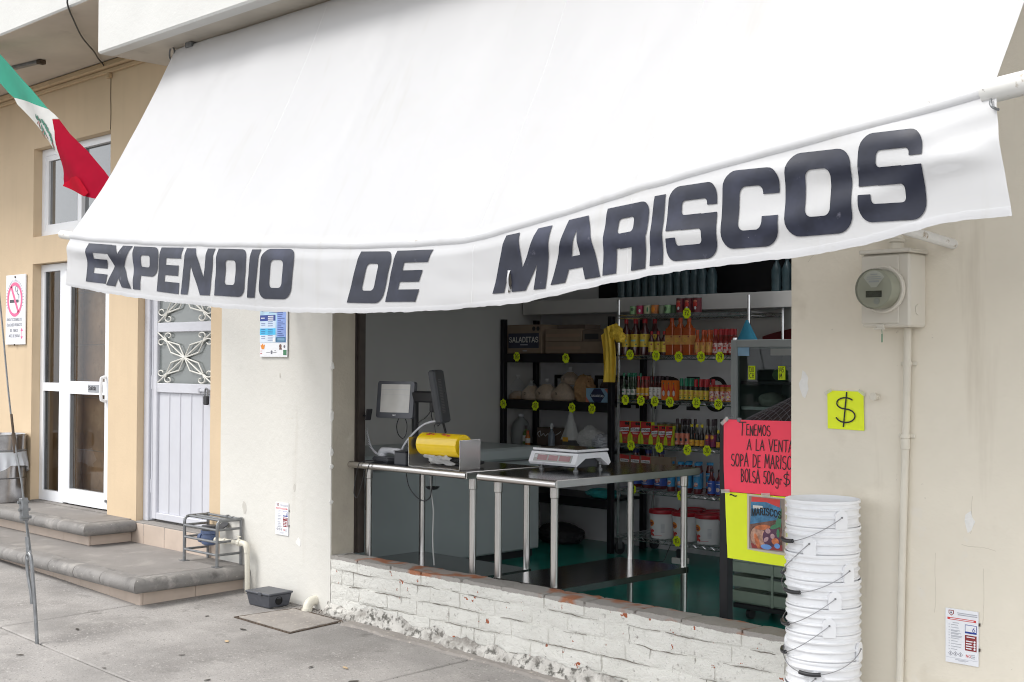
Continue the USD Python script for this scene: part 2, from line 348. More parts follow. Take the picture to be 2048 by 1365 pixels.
def behind(src, spots, noun):
    n = len(spots); o = {2: ['left', 'right'], 3: ['leftmost', 'middle', 'rightmost'], 4: ['leftmost', 'second from left', 'third from left', 'rightmost']}[n]
    for a, s in zip(o, spots): copy(src, f'{a} one in the second row directly behind the {noun}', s, group=f'second row behind the {noun}')

# handwriting: strokes on a unit cap height -> (advance, [polylines])
def arc(cx, cy, rx_, ry_, a0, a1, n=12):
    a = np.radians(np.linspace(a0, a1, n)); return [(cx+rx_*math.cos(t), cy+ry_*math.sin(t)) for t in a]
SS = arc(.28, .74, .25, .24, 50, 270, 12)+arc(.28, .25, .27, .25, 90, -150, 12)
HW = {'T': (.6, [[(0, 1), (.62, 1.02)], [(.32, 1), (.28, 0)]]), 'E': (.5, [[(.42, 1), (.05, .98), (.03, 0), (.44, .02)], [(.05, .52), (.36, .54)]]),
 'N': (.62, [[(.03, 0), (.06, 1), (.5, .02), (.53, 1)]]), 'M': (.75, [[(.02, 0), (.12, 1), (.36, .3), (.6, 1), (.68, 0)]]),
 'O': (.66, [arc(.3, .5, .29, .5, 90, 450, 18)]), '0': (.6, [arc(.27, .5, .26, .5, 90, 450, 18)]), 'S': (.6, [SS]),
 'A': (.66, [[(0, 0), (.3, 1), (.6, 0)], [(.12, .36), (.5, .38)]]), 'L': (.5, [[(.04, 1), (.04, .02), (.42, .03)]]),
 'V': (.6, [[(0, 1), (.28, 0), (.55, 1.02)]]), 'P': (.56, [[(.06, 0), (.05, 1)]+arc(.06, .74, .42, .26, 90, -90, 10)]),
 'D': (.64, [[(.05, 0), (.05, 1)]+arc(.05, .5, .52, .5, 90, -90, 12)]), 'R': (.6, [[(.05, 0), (.05, 1)]+arc(.05, .75, .42, .25, 90, -90, 10)+[(.5, 0)]]),
 'I': (.22, [[(.08, 1), (.06, 0)]]), 'C': (.6, [arc(.32, .5, .3, .5, 50, 310, 14)]), 'B': (.6, [[(.05, 0), (.05, 1)]+arc(.05, .76, .38, .24, 90, -90, 9)+arc(.05, .26, .45, .26, 90, -90, 9)]),
 'g': (.46, [arc(.2, .3, .19, .22, 60, 420, 14), [(.38, .5), (.38, -.2)]+arc(.2, -.2, .18, .16, 0, -170, 8)]), 'r': (.36, [[(.06, 0), (.06, .5)], [(.06, .3)]+arc(.2, .34, .14, .16, 160, 40, 6)]),
 'H': (.62, [[(.05, 0), (.05, 1)], [(.5, 0), (.5, 1)], [(.05, .5), (.5, .52)]]),
 '$': (.66, [arc(.3, .72, .27, .2, 40, 270, 12)+arc(.3, .28, .3, .24, 90, -160, 12), [(.34, 1.1), (.24, -.1)]]),
 '1': (.34, [[(0, .8), (.16, 1), (.14, 0)]]), '2': (.56, [arc(.24, .74, .23, .25, 160, -30, 10)+[(.02, .02), (.5, .04)]]), '3': (.52, [arc(.2, .76, .22, .23, 150, -80, 9)+arc(.2, .27, .26, .27, 80, -150, 10)]),
 '4': (.56, [[(.1, 1), (.02, .42), (.5, .44)], [(.4, .95), (.36, 0)]]), '5': (.54, [[(.46, 1), (.1, .98), (.06, .56)]+arc(.2, .3, .27, .29, 110, -140, 10)]),
 '6': (.54, [[(.4, 1), (.1, .5)]+arc(.25, .26, .22, .25, 160, -200, 14)]), '7': (.52, [[(0, .96), (.46, 1), (.14, 0)], [(.1, .5), (.42, .54)]]),
 '8': (.54, [arc(.25, .76, .19, .23, 90, 450, 12), arc(.25, .27, .24, .27, 90, 450, 12)]), '9': (.52, [arc(.24, .7, .21, .28, 0, 360, 14)+[(.4, 0)]]), ' ': (.42, []), '.': (.2, [[(.04, .02), (.1, .04)]])}
def hand(s, h, w, seed=0, sx=1., depth=.0006, tail=False):
    R = random.Random(seed); x = 0; ls = []
    for ch in s:
        adv, st = HW[ch]; k = 1+R.uniform(-.06, .06); dy = R.uniform(-.03, .03)
        for pl in st: ls.append(LineString([((x+px*k)*h*sx, (py*k+dy)*h) for px, py in pl]).buffer(w/2, quad_segs=3))
        x += (adv+.1)*k
    if tail: ls.append(LineString([((x-.02)*h*sx, .1*h), ((x+.08)*h*sx, -.12*h), ((x-.02)*h*sx, -.25*h)]).buffer(w/2, quad_segs=3))
    return extr(unary_union(ls).simplify(w*.04), depth)

# ================================================================== GROUND
def G(x, y): return .055-.03*(np.clip(x, -16, 6)+6.5)+.02*np.clip(y, -12, 0)
def gsheet(xs, ys, dz, under=0):
    X, Y = np.meshgrid(xs, ys, indexing='ij'); Z = G(X, Y)+dz-np.where(Y > .1, under, 0)
    n, m = X.shape; i, j = np.meshgrid(np.arange(n-1), np.arange(m-1), indexing='ij')
    q = np.stack([i*m+j, (i+1)*m+j, (i+1)*m+j+1, i*m+j+1], -1).reshape(-1, 4)
    return np.stack([X, Y, Z], -1).reshape(-1, 3), np.vstack([q[:, [0, 1, 2]], q[:, [0, 2, 3]]])
XS = np.r_[-90, -50, -30, np.arange(-16, 7, 2.), 14, 30, 60, 90]
struct('ground', gsheet(XS, np.r_[-90, -50, -25, -13, -9, -6, -3.42, -1.5, 0, .09, .11, 6, 20, 90], -.20, .6), DIRT, smooth=False)
struct('road', gsheet(XS, np.r_[-9.5, -8, -6.5, -5, -3.47], -.14), ROAD, smooth=False)
kb = thing('kerb', None, None, (0, -3.4, 0), world=True, kind='structure')
for k in range(12):
    x0 = -16+k*1.8; v, f = bx(x0, x0+1.79, -3.47, -3.32, -.25, 0, .012); v = v.copy(); v[:, 2] += G(v[:, 0], v[:, 1])
    part(kb, 'kerb_stone', (v, f), KERB)
pv = thing('pavement', None, None, (-6, -1.5, 0), world=True, kind='structure')
def slab(x0, x1, y0, y1, seed, top=0., amp=.0025, edge=.010):
    nx, ny = max(4, int((x1-x0)/.09)), max(3, int((y1-y0)/.09))
    def ax(a, b, n): return np.r_[a, a, a+edge*.5, np.linspace(a+edge, b-edge, n), b-edge*.5, b, b]
    X, Y = np.meshgrid(ax(x0, x1, nx), ax(y0, y1, ny), indexing='ij')
    j = (meshkit.fbm(np.stack([X*3, Y*3, X*0+seed], -1), 3, seed)-.5)
    w = meshkit.noise(np.stack([X*14, Y*14, X*0+seed+.5], -1), seed)-.5
    Z = G(X, Y)+top+amp*2*j+.0012*w
    dx = np.minimum(np.arange(X.shape[0]), X.shape[0]-1-np.arange(X.shape[0]))[:, None]; dy = np.minimum(np.arange(X.shape[1]), X.shape[1]-1-np.arange(X.shape[1]))[None]
    d = np.minimum(dx, dy)+0*X
    Z = Z-np.where(d == 0, .10, np.where(d == 1, .006, np.where(d == 2, .0015, 0)))
    wob = .006*(meshkit.noise(np.stack([X*5, Y*5, X*0+9.], -1), seed)-.5)*(d < 3)
    P = np.stack([X+wob, Y+wob, Z], -1).reshape(-1, 3); n, m = X.shape
    i, jj = np.meshgrid(np.arange(n-1), np.arange(m-1), indexing='ij'); q = np.stack([i*m+jj, (i+1)*m+jj, (i+1)*m+jj+1, i*m+jj+1], -1).reshape(-1, 4)
    return P, np.vstack([q[:, [0, 1, 2]], q[:, [0, 2, 3]]])
xl = [-14.7, -12.3, -9.9, -7.475, -5.10, -2.7, -.3, 2.1]
sd = 0
for a, b in zip(xl[:-1], xl[1:]):
    for y0, y1 in ((-3.31, -1.655), (-1.645, .02)):
        sd += 1; part(pv, 'pavement_slab', slab(a+.006, b-.006, y0, y1, sd, top=rng.uniform(-.001, .001)), CONC, smooth=25)
# raised mortar strip along the foot of the low wall
def strip(u, v):
    x = -6.18+u*6.4; wdt = .17-.028*np.clip(x+6.2, 0, 3)+.03*(meshkit.noise(np.stack([x*4, v*0, v*0], -1), 3)-.5)+.012*(meshkit.noise(np.stack([x*26, v*0, v*0], -1), 5)-.5)
    y = .01-v*wdt; e = np.clip((1-v)/.12, 0, 1)
    return np.stack([x, y, G(x, y)-.012+.024*e**.5+.006*(meshkit.noise(np.stack([x*20, y*20, y*0], -1), 8)-.5)], -1)
part(pv, 'mortar_strip', gridmesh(strip, 260, 9), CONC2, smooth=40)

# concrete inspection cover let into the pavement
mc = thing('inspection_cover', 'square concrete inspection cover with rusty edges in the pavement beside the low wall', 'inspection cover', (-6.48, -.31, G(-6.48, -.31)), world=True)
mq = [(-6.755, -.515), (-6.205, -.50), (-6.235, -.098), (-6.70, -.112)]
mp = Polygon(mq)
def onground(poly, dz, h):
    v, f = extr(poly, h); v = v.copy(); v[:, 2] += G(v[:, 0], v[:, 1])+dz; return v, f
part(mc, 'cover_frame', onground(mp.buffer(.006).difference(mp.buffer(-.010)), .0015, .005), RUSTJ, smooth=False)
part(mc, 'cover_plate', onground(Polygon([(x+.006*math.sin(k*2.1), y+.006*math.cos(k*3.3)) for k, (x, y) in enumerate(mp.buffer(-.014).exterior.segmentize(.05).coords[:-1])]), .0015, .007), CONC2, smooth=False)
def crumbs(n, x0, x1, y0, y1, r0, r1, sd_):
    R = random.Random(sd_); out = []
    for _ in range(n):
        x, y, r = R.uniform(x0, x1), R.uniform(y0, y1), R.uniform(r0, r1)
        b = trimesh.creation.icosphere(subdivisions=0, radius=r); v = b.vertices*np.array([R.uniform(.7, 1.4), R.uniform(.7, 1.4), .6])
        out.append((v+[x, y, G(x, y)+.004], b.faces))
    return cat(out)
solo('gravel_crumbs', cat([crumbs(260, -6.72, -6.2, -.13, -.005, .002, .007, 1), crumbs(70, -6.9, -6.6, -.22, -.02, .002, .006, 2), crumbs(60, -7.35, -7.15, -.05, 0, .002, .006, 3)]), CONC2,
     'loose mortar crumbs along the foot of the cream wall by the inspection cover', 'grit', kind='stuff')
R_ = random.Random(5)
for k in range(16):
    x, y = R_.uniform(-7.4, -4.2), R_.uniform(-1.9, -.3); s_ = R_.uniform(.008, .018); a = R_.uniform(0, 3)
    pl = Polygon([(s_*1.5*math.cos(t)*(1+.3*R_.random()), s_*.6*math.sin(t)*(1+.4*R_.random())) for t in np.linspace(0, 6.28, 9)[:-1]])
    solo('fallen_leaf', mv(rz(rx(extr(pl, .0012), R_.uniform(-.2, .2)), a), (x, y, G(x, y)+.005)), DIRT if k % 8 else TAN_TRIM, 'small dark dry leaf fragment lying on the grey pavement', 'leaf', 'leaf fragments scattered on the pavement', smooth=False)

# ================================================================== TAN BUILDING (left)
tb = thing('tan_building', 'tan painted building with white glass door and grey metal door left of the shop', 'building', (-11.5, 0, .2), world=True)
D0, D1 = -10.70, -9.35      # glass door and window above
M0, M1 = -8.90, -7.88       # metal door
wp = sbox(-17, .1, -7.722, 3.96).difference(unary_union([sbox(D0, .0, D1, 2.43), sbox(D0, 2.66, D1, 3.415), sbox(M0, .0, M1, 2.75)]))
part(tb, 'wall', wall_(extr(wp, .25), 0, .25, 0), TAN, smooth=False)
part(tb, 'cornice', cat([bx(-17, -7.73, -.06, -.001, 3.895, 3.946, .01), bx(-17, -7.73, -.032, -.001, 3.86, 3.893, .006)]), TAN_TRIM)
bal = part(tb, 'balcony_slab', bx(-17, -7.72, -.95, 0, 3.95, 4.15), SOFFIT2, smooth=False)
part(tb, 'balcony_parapet', bx(-17, -7.72, -.962, -.80, 3.953, 5.1, .01), SLABW)
part(tb, 'upper_wall', bx(-17, -7.72, .0, .3, 4.152, 7.0), TAN, smooth=False)
part(tb, 'roof', bx(-17, -7.72, .26, 5, 3.952, 4.149), SOFFIT2, smooth=False)
R_ = random.Random(11)
for k in range(12):          # tiles facing the foot of the wall between the steps and the shop
    x0 = -9.36+k*.30
    if x0 > -7.8: break
    part(tb, 'skirting_tile', bx(max(x0, -8.95)+.002, min(x0+.298, -7.722), -.014, -.002, .15, .392+R_.uniform(-.002, .002), .003), TILE)
part(tb, 'threshold', bx(M0+.002, M1-.002, -.012, .245, .30, .405, .006), STONE2)
part(tb, 'inner_floor', bx(D0+.002, D1-.002, .002, .236, .30, .42), STONE2, smooth=False)
for i in range(9):
    for j in range(6):
        x0, z0 = -13.0+i*.46, .42+j*.44
        part(tb, 'wall_tile', bx(x0+.003, x0+.457, .24+R_.uniform(-.001, .001), .26, z0+.003, z0+.437), BROWNTILE, smooth=False)
part(tb, 'inner_wall', bx(-13.2, -8.95, .252, .32, .3, 3.94), GROUT, smooth=False)
part(tb, 'wall_crack', tube(smoothpath([(-9.352, -.001, 3.86), (-9.356, -.001, 3.7), (-9.350, -.001, 3.55), (-9.354, -.001, 3.42)], 12), .004, 5), RUSTJ)
part(tb, 'conduit_box', bx(-9.38, -9.33, -.035, -.001, 3.82, 3.858, .004), TAN_TRIM)

# upper window
uw = thing('upper_window', 'white aluminium sliding window above the glass door, partly behind the flag', 'window', (-10.03, .1, 2.66), world=True)
fy0, fy1 = .075, .135
part(uw, 'frame', cat([bx(D0+.002, D0+.06, fy0, fy1, 2.662, 3.412), bx(D1-.06, D1-.002, fy0, fy1, 2.662, 3.412), bx(D0+.06, D1-.06, fy0, fy1, 3.355, 3.412), bx(D0+.06, D1-.06, fy0, fy1, 2.662, 2.715)]), ALU, smooth=False)
part(uw, 'sash', cat([bx(-10.64, -10.585, .08, .12, 2.715, 3.355), bx(-10.05, -9.985, .08, .12, 2.715, 3.355), bx(-10.585, -10.05, .08, .12, 3.31, 3.355), bx(-10.585, -10.05, .08, .12, 2.715, 2.765)]), ALU, smooth=False)
part(uw, 'pane', bx(-10.585, -10.05, .098, .102, 2.765, 3.31), SKYGLASS, smooth=False)
part(uw, 'pane', bx(-9.985, -9.41, .112, .116, 2.715, 3.355), SKYGLASS, smooth=False)

# white aluminium and glass door with side light
gd = thing('glass_door', 'white aluminium framed glass door with narrow side light in the tan wall', 'door', (-10.03, .1, .42), world=True)
zb, zt = .422, 2.425
part(gd, 'frame', cat([bx(D0+.002, D0+.065, .075, .135, zb, zt), bx(-10.34, -10.25, .075, .135, zb, zt), bx(D1-.06, D1-.002, .075, .135, zb, zt), bx(D0+.065, -10.34, .075, .135, zt-.06, zt), bx(-10.25, D1-.06, .075, .135, zt-.06, zt), bx(D0+.065, -10.34, .075, .135, zb, zb+.085), bx(D0+.065, -10.34, .075, .135, 1.35, 1.42)]), ALU, smooth=False)
lf = part(gd, 'door_leaf', cat([bx(-10.245, -10.125, .062, .12, zb+.01, zt-.065, .004), bx(-9.53, -9.415, .062, .12, zb+.01, zt-.065, .004), bx(-10.125, -9.53, .062, .12, zt-.15, zt-.065), bx(-10.125, -9.53, .062, .12, 1.335, 1.44), bx(-10.125, -9.53, .062, .12, zb+.01, zb+.13)]), ALU)
part(gd, 'gasket', cat([bx(-10.251, -10.244, .070, .118, zb+.01, zt-.065), bx(-10.635, -10.630, .088, .12, zb+.085, zt-.06), bx(-10.126, -10.121, .07, .1, zb+.13, 1.335), bx(-10.126, -10.121, .07, .1, 1.44, zt-.15)]), ALU_D, smooth=False)
for x0, x1, z0, z1 in ((-10.635, -10.34, zb+.085, 1.35), (-10.635, -10.34, 1.42, zt-.06), (-10.125, -9.53, zb+.13, 1.335), (-10.125, -9.53, 1.44, zt-.15)):
    part(gd, 'pane', quad(x0, x1, .098, z0, z1), PANEG, smooth=False)
part(gd, 'handle', cat([tube(smoothpath([(-9.50, .06, 1.29), (-9.50, .02, 1.30), (-9.50, .015, 1.38), (-9.50, .02, 1.47), (-9.50, .06, 1.48)], 14), .013, 8)]), ALU)
part(gd, 'exit_sticker', bx(-9.80, -9.56, .058, .0615, 1.355, 1.415), mat('grey_sticker', (.30, .31, .33), .5), smooth=False)
part(gd, 'sticker_text', wall_(text('Salida', .032, True, .001), -9.79, .0578, 1.372), MARKER, smooth=False)
part(gd, 'lock', cyl((0, 0, 0), .012, .01, 12)[0:2] if False else (rx(cyl((0, 0, 0), .012, .012, 12), math.pi/2)[0]+np.array([-9.48, .062, .50]), cyl((0, 0, 0), .012, .012, 12)[1]), GALV)

# grey metal door with scrollwork
md = thing('metal_door', 'lilac grey metal door with ribbed lower panel and wrought iron scrolls', 'door', (-8.39, .1, .41), world=True)
part(md, 'door_frame', cat([bx(M0+.002, M0+.075, .055, .12, .406, 2.74, .004), bx(M0+.082, M0+.098, .075, .13, .42, 2.74), bx(M1-.03, M1-.002, .06, .12, .406, 2.74)]), STEEL_D)
L0, L1 = M0+.118, M1-.032
part(md, 'hinge', cat([cyl((M0+.108, .07, z), .012, .1, 10) for z in (.62, 1.40, 2.2)]), STEEL_D)
rails = [(.425, .475), (1.375, 1.445), (1.825, 1.895), (2.30, 2.37)]
part(md, 'leaf_frame', cat([bx(L0, L0+.055, .065, .105, .425, 2.74, .005), bx(L1-.05, L1, .065, .105, .425, 2.74, .005)]+[bx(L0+.055, L1-.05, .067, .104, a, b, .004) for a, b in rails]), STEEL_D)
nps = 5; pw = (L1-.05-L0-.055)/nps
for k in range(nps):
    x0 = L0+.055+k*pw
    part(md, 'panel_board', bx(x0+.004, x0+pw-.004, .086, .096, .475, 1.375, .003), STEEL_D)
for k in range(1, nps):
    x0 = L0+.055+k*pw
    part(md, 'panel_rib', mv(rx(cyl((0, 0, 0), .009, .9, 10), 0), (x0, .088, .475)), STEEL_D)
def scroll(cx, cz, w, h):
    out = []; y = .072
    for sx in (-1, 1):
        for sz in (-1, 1):
            P = lambda a, b: (cx+sx*a*w/2, y, cz+sz*b*h/2)
            out.append(tube([P(0, 0), P(1, 1)], .0055, 6))
            out.append(tube([P(0, 0), P(.20, .50), P(.62, .64)], .0055, 6)); out.append(tube([P(0, 0), P(.50, .20), P(.66, .60)], .0055, 6))
            for flip in (0, 1):
                c = (.60, .86) if flip == 0 else (.86, .60)
                pts = []
                for t in np.linspace(0, 1, 16):
                    a = math.radians(-60+t*330); r = .15*(1-.55*t)
                    q = (c[0]+r*math.cos(a), c[1]+r*math.sin(a)) if flip == 0 else (c[0]+r*math.sin(a), c[1]+r*math.cos(a))
                    pts.append(P(*q))
                out.append(tube([P(.66, .62)]+pts, .005, 6))
    return cat(out)
for a, b in ((1.445, 1.825), (1.895, 2.30)):
    part(md, 'pane', bx(L0+.055, L1-.05, .088, .093, a, b), FROST, smooth=False)
    part(md, 'scrollwork', scroll((L0+L1)/2, (a+b)/2, L1-L0-.11, b-a-.005), IRON)
lk = part(md, 'padlock', bx(-8.035, -7.985, .035, .060, 1.30, 1.365, .006), BLACKP)
part(lk, 'shackle', tube([(-8.028, .048, 1.36), (-8.028, .048, 1.40)]+[(-8.01+.018*math.cos(a), .048, 1.40+.018*math.sin(a)) for a in np.linspace(math.pi, 0, 8)]+[(-7.992, .048, 1.36)], .005, 8), GALV)
part(md, 'hasp', cat([bx(-8.12, -7.99, .052, .064, 1.392, 1.412, .003), cyl((-8.12, .056, 1.385), .012, .03, 10)]), STEEL_D)

# ================================================================== STEPS
def nosing(t, line, zc, r, ro, mat_):
    """Half-round stone nosing pieces along a corner path: line = [(x, y), corner, (x, y)] front then right side."""
    A, Bc, C_ = line
    prof = [(ro, -r)]+[(ro+r*1.0*math.cos(a), r*math.sin(a)) for a in np.linspace(-1.45, 1.45, 11)]+[(ro-.01, r), (ro-.16, r), (ro-.16, -r)]
    def piece(x0, x1, m0, m1, front, seed):
        rows = []
        for k, (x, m) in enumerate(((x0, m0), (x0+(.2 if m0 else .012), 0), (x1-(.2 if m1 else .012), 0), (x1, m1))):
            rr = -.004 if k in (0, 3) and m == 0 else 0
            pts = []
            for d, z in prof:
                dd, zz = (d+rr if d > ro else d), z*(1+rr*8)
                dd += .006*(meshkit.noise(np.array([[x*6, d*9, z*9+seed]]))[0]-.5)
                if front: pts.append((x+(m*d if m else 0) if k in (0, 3) else x, A[1]-dd, zc+zz))
                else: pts.append((Bc[0]+dd, x-(m*d if m else 0) if k in (0, 3) else x, zc+zz))
            rows.append(pts)
        v = np.array(rows).reshape(-1, 3); n = len(prof); fs = []
        for a in range(3):
            for b in range(n): fs.append([a*n+b, a*n+(b+1) % n, (a+1)*n+(b+1) % n, (a+1)*n+b])
        f = np.array(fs); f = np.vstack([f[:, [0, 1, 2]], f[:, [0, 2, 3]]])
        k = len(v); v = np.vstack([v, v[:n].mean(0), v[-n:].mean(0)])
        f = np.vstack([f, [[k, (b+1) % n, b] for b in range(n)], [[k+1, 3*n+b, 3*n+(b+1) % n] for b in range(n)]])
        return v, f
    x = Bc[0]; k = 0; R = random.Random(int(zc*1000))
    while x > A[0]:
        w = R.uniform(.34, .42); x0 = x-w
        part(t, 'nosing_stone', piece(x0+.0015, x-(.0015 if k else 0), 0, 1 if k == 0 else 0, True, k), mat_, smooth=50)
        x = x0; k += 1
    part(t, 'nosing_stone', piece(Bc[1], C_[1], 1, 0, False, 77), mat_, smooth=50)
st1 = thing('lower_step', 'wide lower stone step with rounded grey nosing and beige tile riser', 'step', (-9.5, -.4, .1), world=True)
nosing(st1, [(-13.2, -.775), (-7.43, -.775), (-7.43, -.004)], .199, .046, .045, STONE)
part(st1, 'tread', bx(-13.2, -7.46, -.745, -.016, .16, .246), STONE2, smooth=False)
for k in range(15):
    x1 = -7.43-k*.40
    part(st1, 'riser_tile', bx(x1-.398, x1, -.775, -.755, G(x1, -.77)-.05, .152, .002), TILE)
for k in range(2):
    part(st1, 'riser_tile', bx(-7.45, -7.43, -.753+k*.378, -.753+k*.378+.375, .03, .152, .002), TILE)
part(st1, 'core', bx(-13.2, -7.452, -.753, -.016, -.1, .155), CONC2, smooth=False)
st2 = thing('upper_step', 'short upper stone step with rounded nosing below the glass door', 'step', (-10.5, -.2, .25), world=True)
nosing(st2, [(-13.2, -.36), (-8.935, -.36), (-8.935, -.018)], .366, .044, .04, STONE)
part(st2, 'tread', bx(-13.2, -8.97, -.33, .074, .34, .412), STONE2, smooth=False)
for k in range(11):
    x1 = -8.935-k*.40
    part(st2, 'riser_tile', bx(x1-.398, x1, -.36, -.345, .247, .322, .002), TILE)
part(st2, 'riser_tile', bx(-8.95, -8.935, -.343, -.018, .247, .322, .002), TILE)
part(st2, 'core', bx(-13.2, -8.952, -.343, -.002, .248, .33), CONC2, smooth=False)

# ================================================================== SHOP BUILDING (cream)
sb = thing('shop_building', 'cream plastered shop building with a wide open front under the white awning', 'building', (-5, 0, .1), world=True)
O0, O1, OT = -6.468, -3.145, 2.42
def facade():
    poly = sbox(O1-.0, -.3, .1, 3.575).difference(sbox(-1.85, -1, -.15, 2.75))  # unseen doorway, added to let daylight into the shop
    out = [wall_(extr(poly, .19), 0, .19-.014, 0)]
    return cat(out)
part(sb, 'facade_wall', facade(), CREAM, smooth=False)
part(sb, 'reveal_lining', bx(O0+.0005, O0+.004, -.006, .165, .413, OT-.002), REVEAL_SHADED, smooth=False)  # added skin on the pier side, awning shade and grime in its colour
part(sb, 'left_pier', bx(-7.72, O0, -.014, .176, -.3, 3.575), PIERW, smooth=False)
part(sb, 'lintel', bx(O0+.001, O1-.001, -.013, .175, OT, 3.574), CREAM, smooth=False)
part(sb, 'canopy_slab', bx(-7.70, .3, -.95, -.016, 3.578, 3.70), SOFFIT, smooth=False)
part(sb, 'canopy_fascia', bx(-7.705, .3, -.962, -.85, 3.574, 5.0, .012), SLABW)
part(sb, 'canopy_end', bx(-7.712, -7.69, -.848, -.016, 3.70, 5.0), SLABW, smooth=False)
part(sb, 'upper_wall', bx(-7.718, .1, 0, .2, 3.702, 4.4), CREAM, smooth=False)
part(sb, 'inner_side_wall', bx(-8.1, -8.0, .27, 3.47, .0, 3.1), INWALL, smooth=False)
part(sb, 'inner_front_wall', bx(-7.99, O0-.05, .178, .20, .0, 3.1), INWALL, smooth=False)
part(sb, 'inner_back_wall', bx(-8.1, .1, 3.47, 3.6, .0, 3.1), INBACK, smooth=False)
part(sb, 'inner_right_wall', bx(.0, .1, .18, 3.468, 2.75, 3.1), INWALL, smooth=False)  # only a header: the end below is left open to light the room
part(sb, 'ceiling', mv(extr(sbox(-8.1, .178, .1, 3.6).difference(sbox(-5.7, 1.65, -3.5, 2.75)), .468), (0, 0, 3.102)), INWALL, smooth=False)  # roof opening added to bring skylight down on the shelves
part(sb, 'door_track', cat([bx(O0-.005, O0+.035, .178, .225, .41, OT), bx(O0-.003, O0+.012, .165, .176, .41, OT)]), mat('brown_steel_track', (.03, .022, .018), .6, .3, 20), smooth=False)
for z, s in ((1.585, .030), (1.275, .042), (1.055, .030), (.96, .018), (.74, .014), (1.95, .015)):
    b = trimesh.creation.icosphere(subdivisions=2, radius=1.); v = b.vertices.copy(); n_ = meshkit.noise(v*2.2+z*10)
    v = v*(.72+.55*n_[:, None])*np.array([.010, .016, s]); part(sb, 'plaster_chip', (v+[O0-.003, -.008, z], b.faces), CHIP, smooth=40)
CRK = mat('faint_wall_crack', (.54, .49, .40), .9, .1, 20)
for pts in ([(-2.315, 1.10), (-2.318, 1.05), (-2.316, 1.0), (-2.322, .95)], [(-2.36, .905), (-2.32, .90), (-2.28, .902), (-2.22, .893)], [(-2.47, .86), (-2.472, .78), (-2.468, .70), (-2.474, .62)], [(-6.95, 1.25), (-6.90, 1.243), (-6.87, 1.25)], [(-2.27, .82), (-2.268, .7), (-2.273, .6)], [(-3.06, 2.06), (-3.03, 2.09), (-2.99, 2.10)]):
    P_ = np.array([(x, -.0138, z) for x, z in pts]); part(sb, 'hairline_crack', tube(smoothpath(P_, 14), .0008, 5), CRK)
def patch(x, z, w, h, sd_, m=CHIP):
    R = random.Random(sd_); pl = Polygon([(w*math.cos(t)*R.uniform(.6, 1.1), h*math.sin(t)*R.uniform(.6, 1.1)) for t in np.linspace(0, 6.283, 11)[:-1]])
    part(sb, 'bare_patch', wall_(extr(pl, .0012), x, -.0142, z), m, smooth=False)
patch(-3.08, 1.53, .026, .062, 1); patch(-2.327, 1.0, .022, .045, 2); patch(-6.80, .46, .03, .03, 3); PALEP = mat('pale_grey_patch', (.52, .50, .455), .9, .06, 20)
patch(-7.42, .63, .03, .045, 4, PALEP); patch(-6.85, .80, .012, .03, 5, PALEP); patch(-7.02, 1.52, .008, .02, 6, PALEP)
part(sb, 'wall_lettering', wall_(text('EXPENDIO', .30, True, .002), -7.86, 3.4695, 1.24)[0:2] if False else (lambda m: (np.c_[-7.86+(m[0][:, 0])*1.9/m[0][:, 0].max(), 3.4695-m[0][:, 2], 1.235+m[0][:, 1]], m[1]))(text('EXPENDIO', .27, False, .002)), MARKER, smooth=False)
struct('shop_floor', bx(-8.0, .1, .176, 3.47, -.05, .09), GREENF, smooth=False)

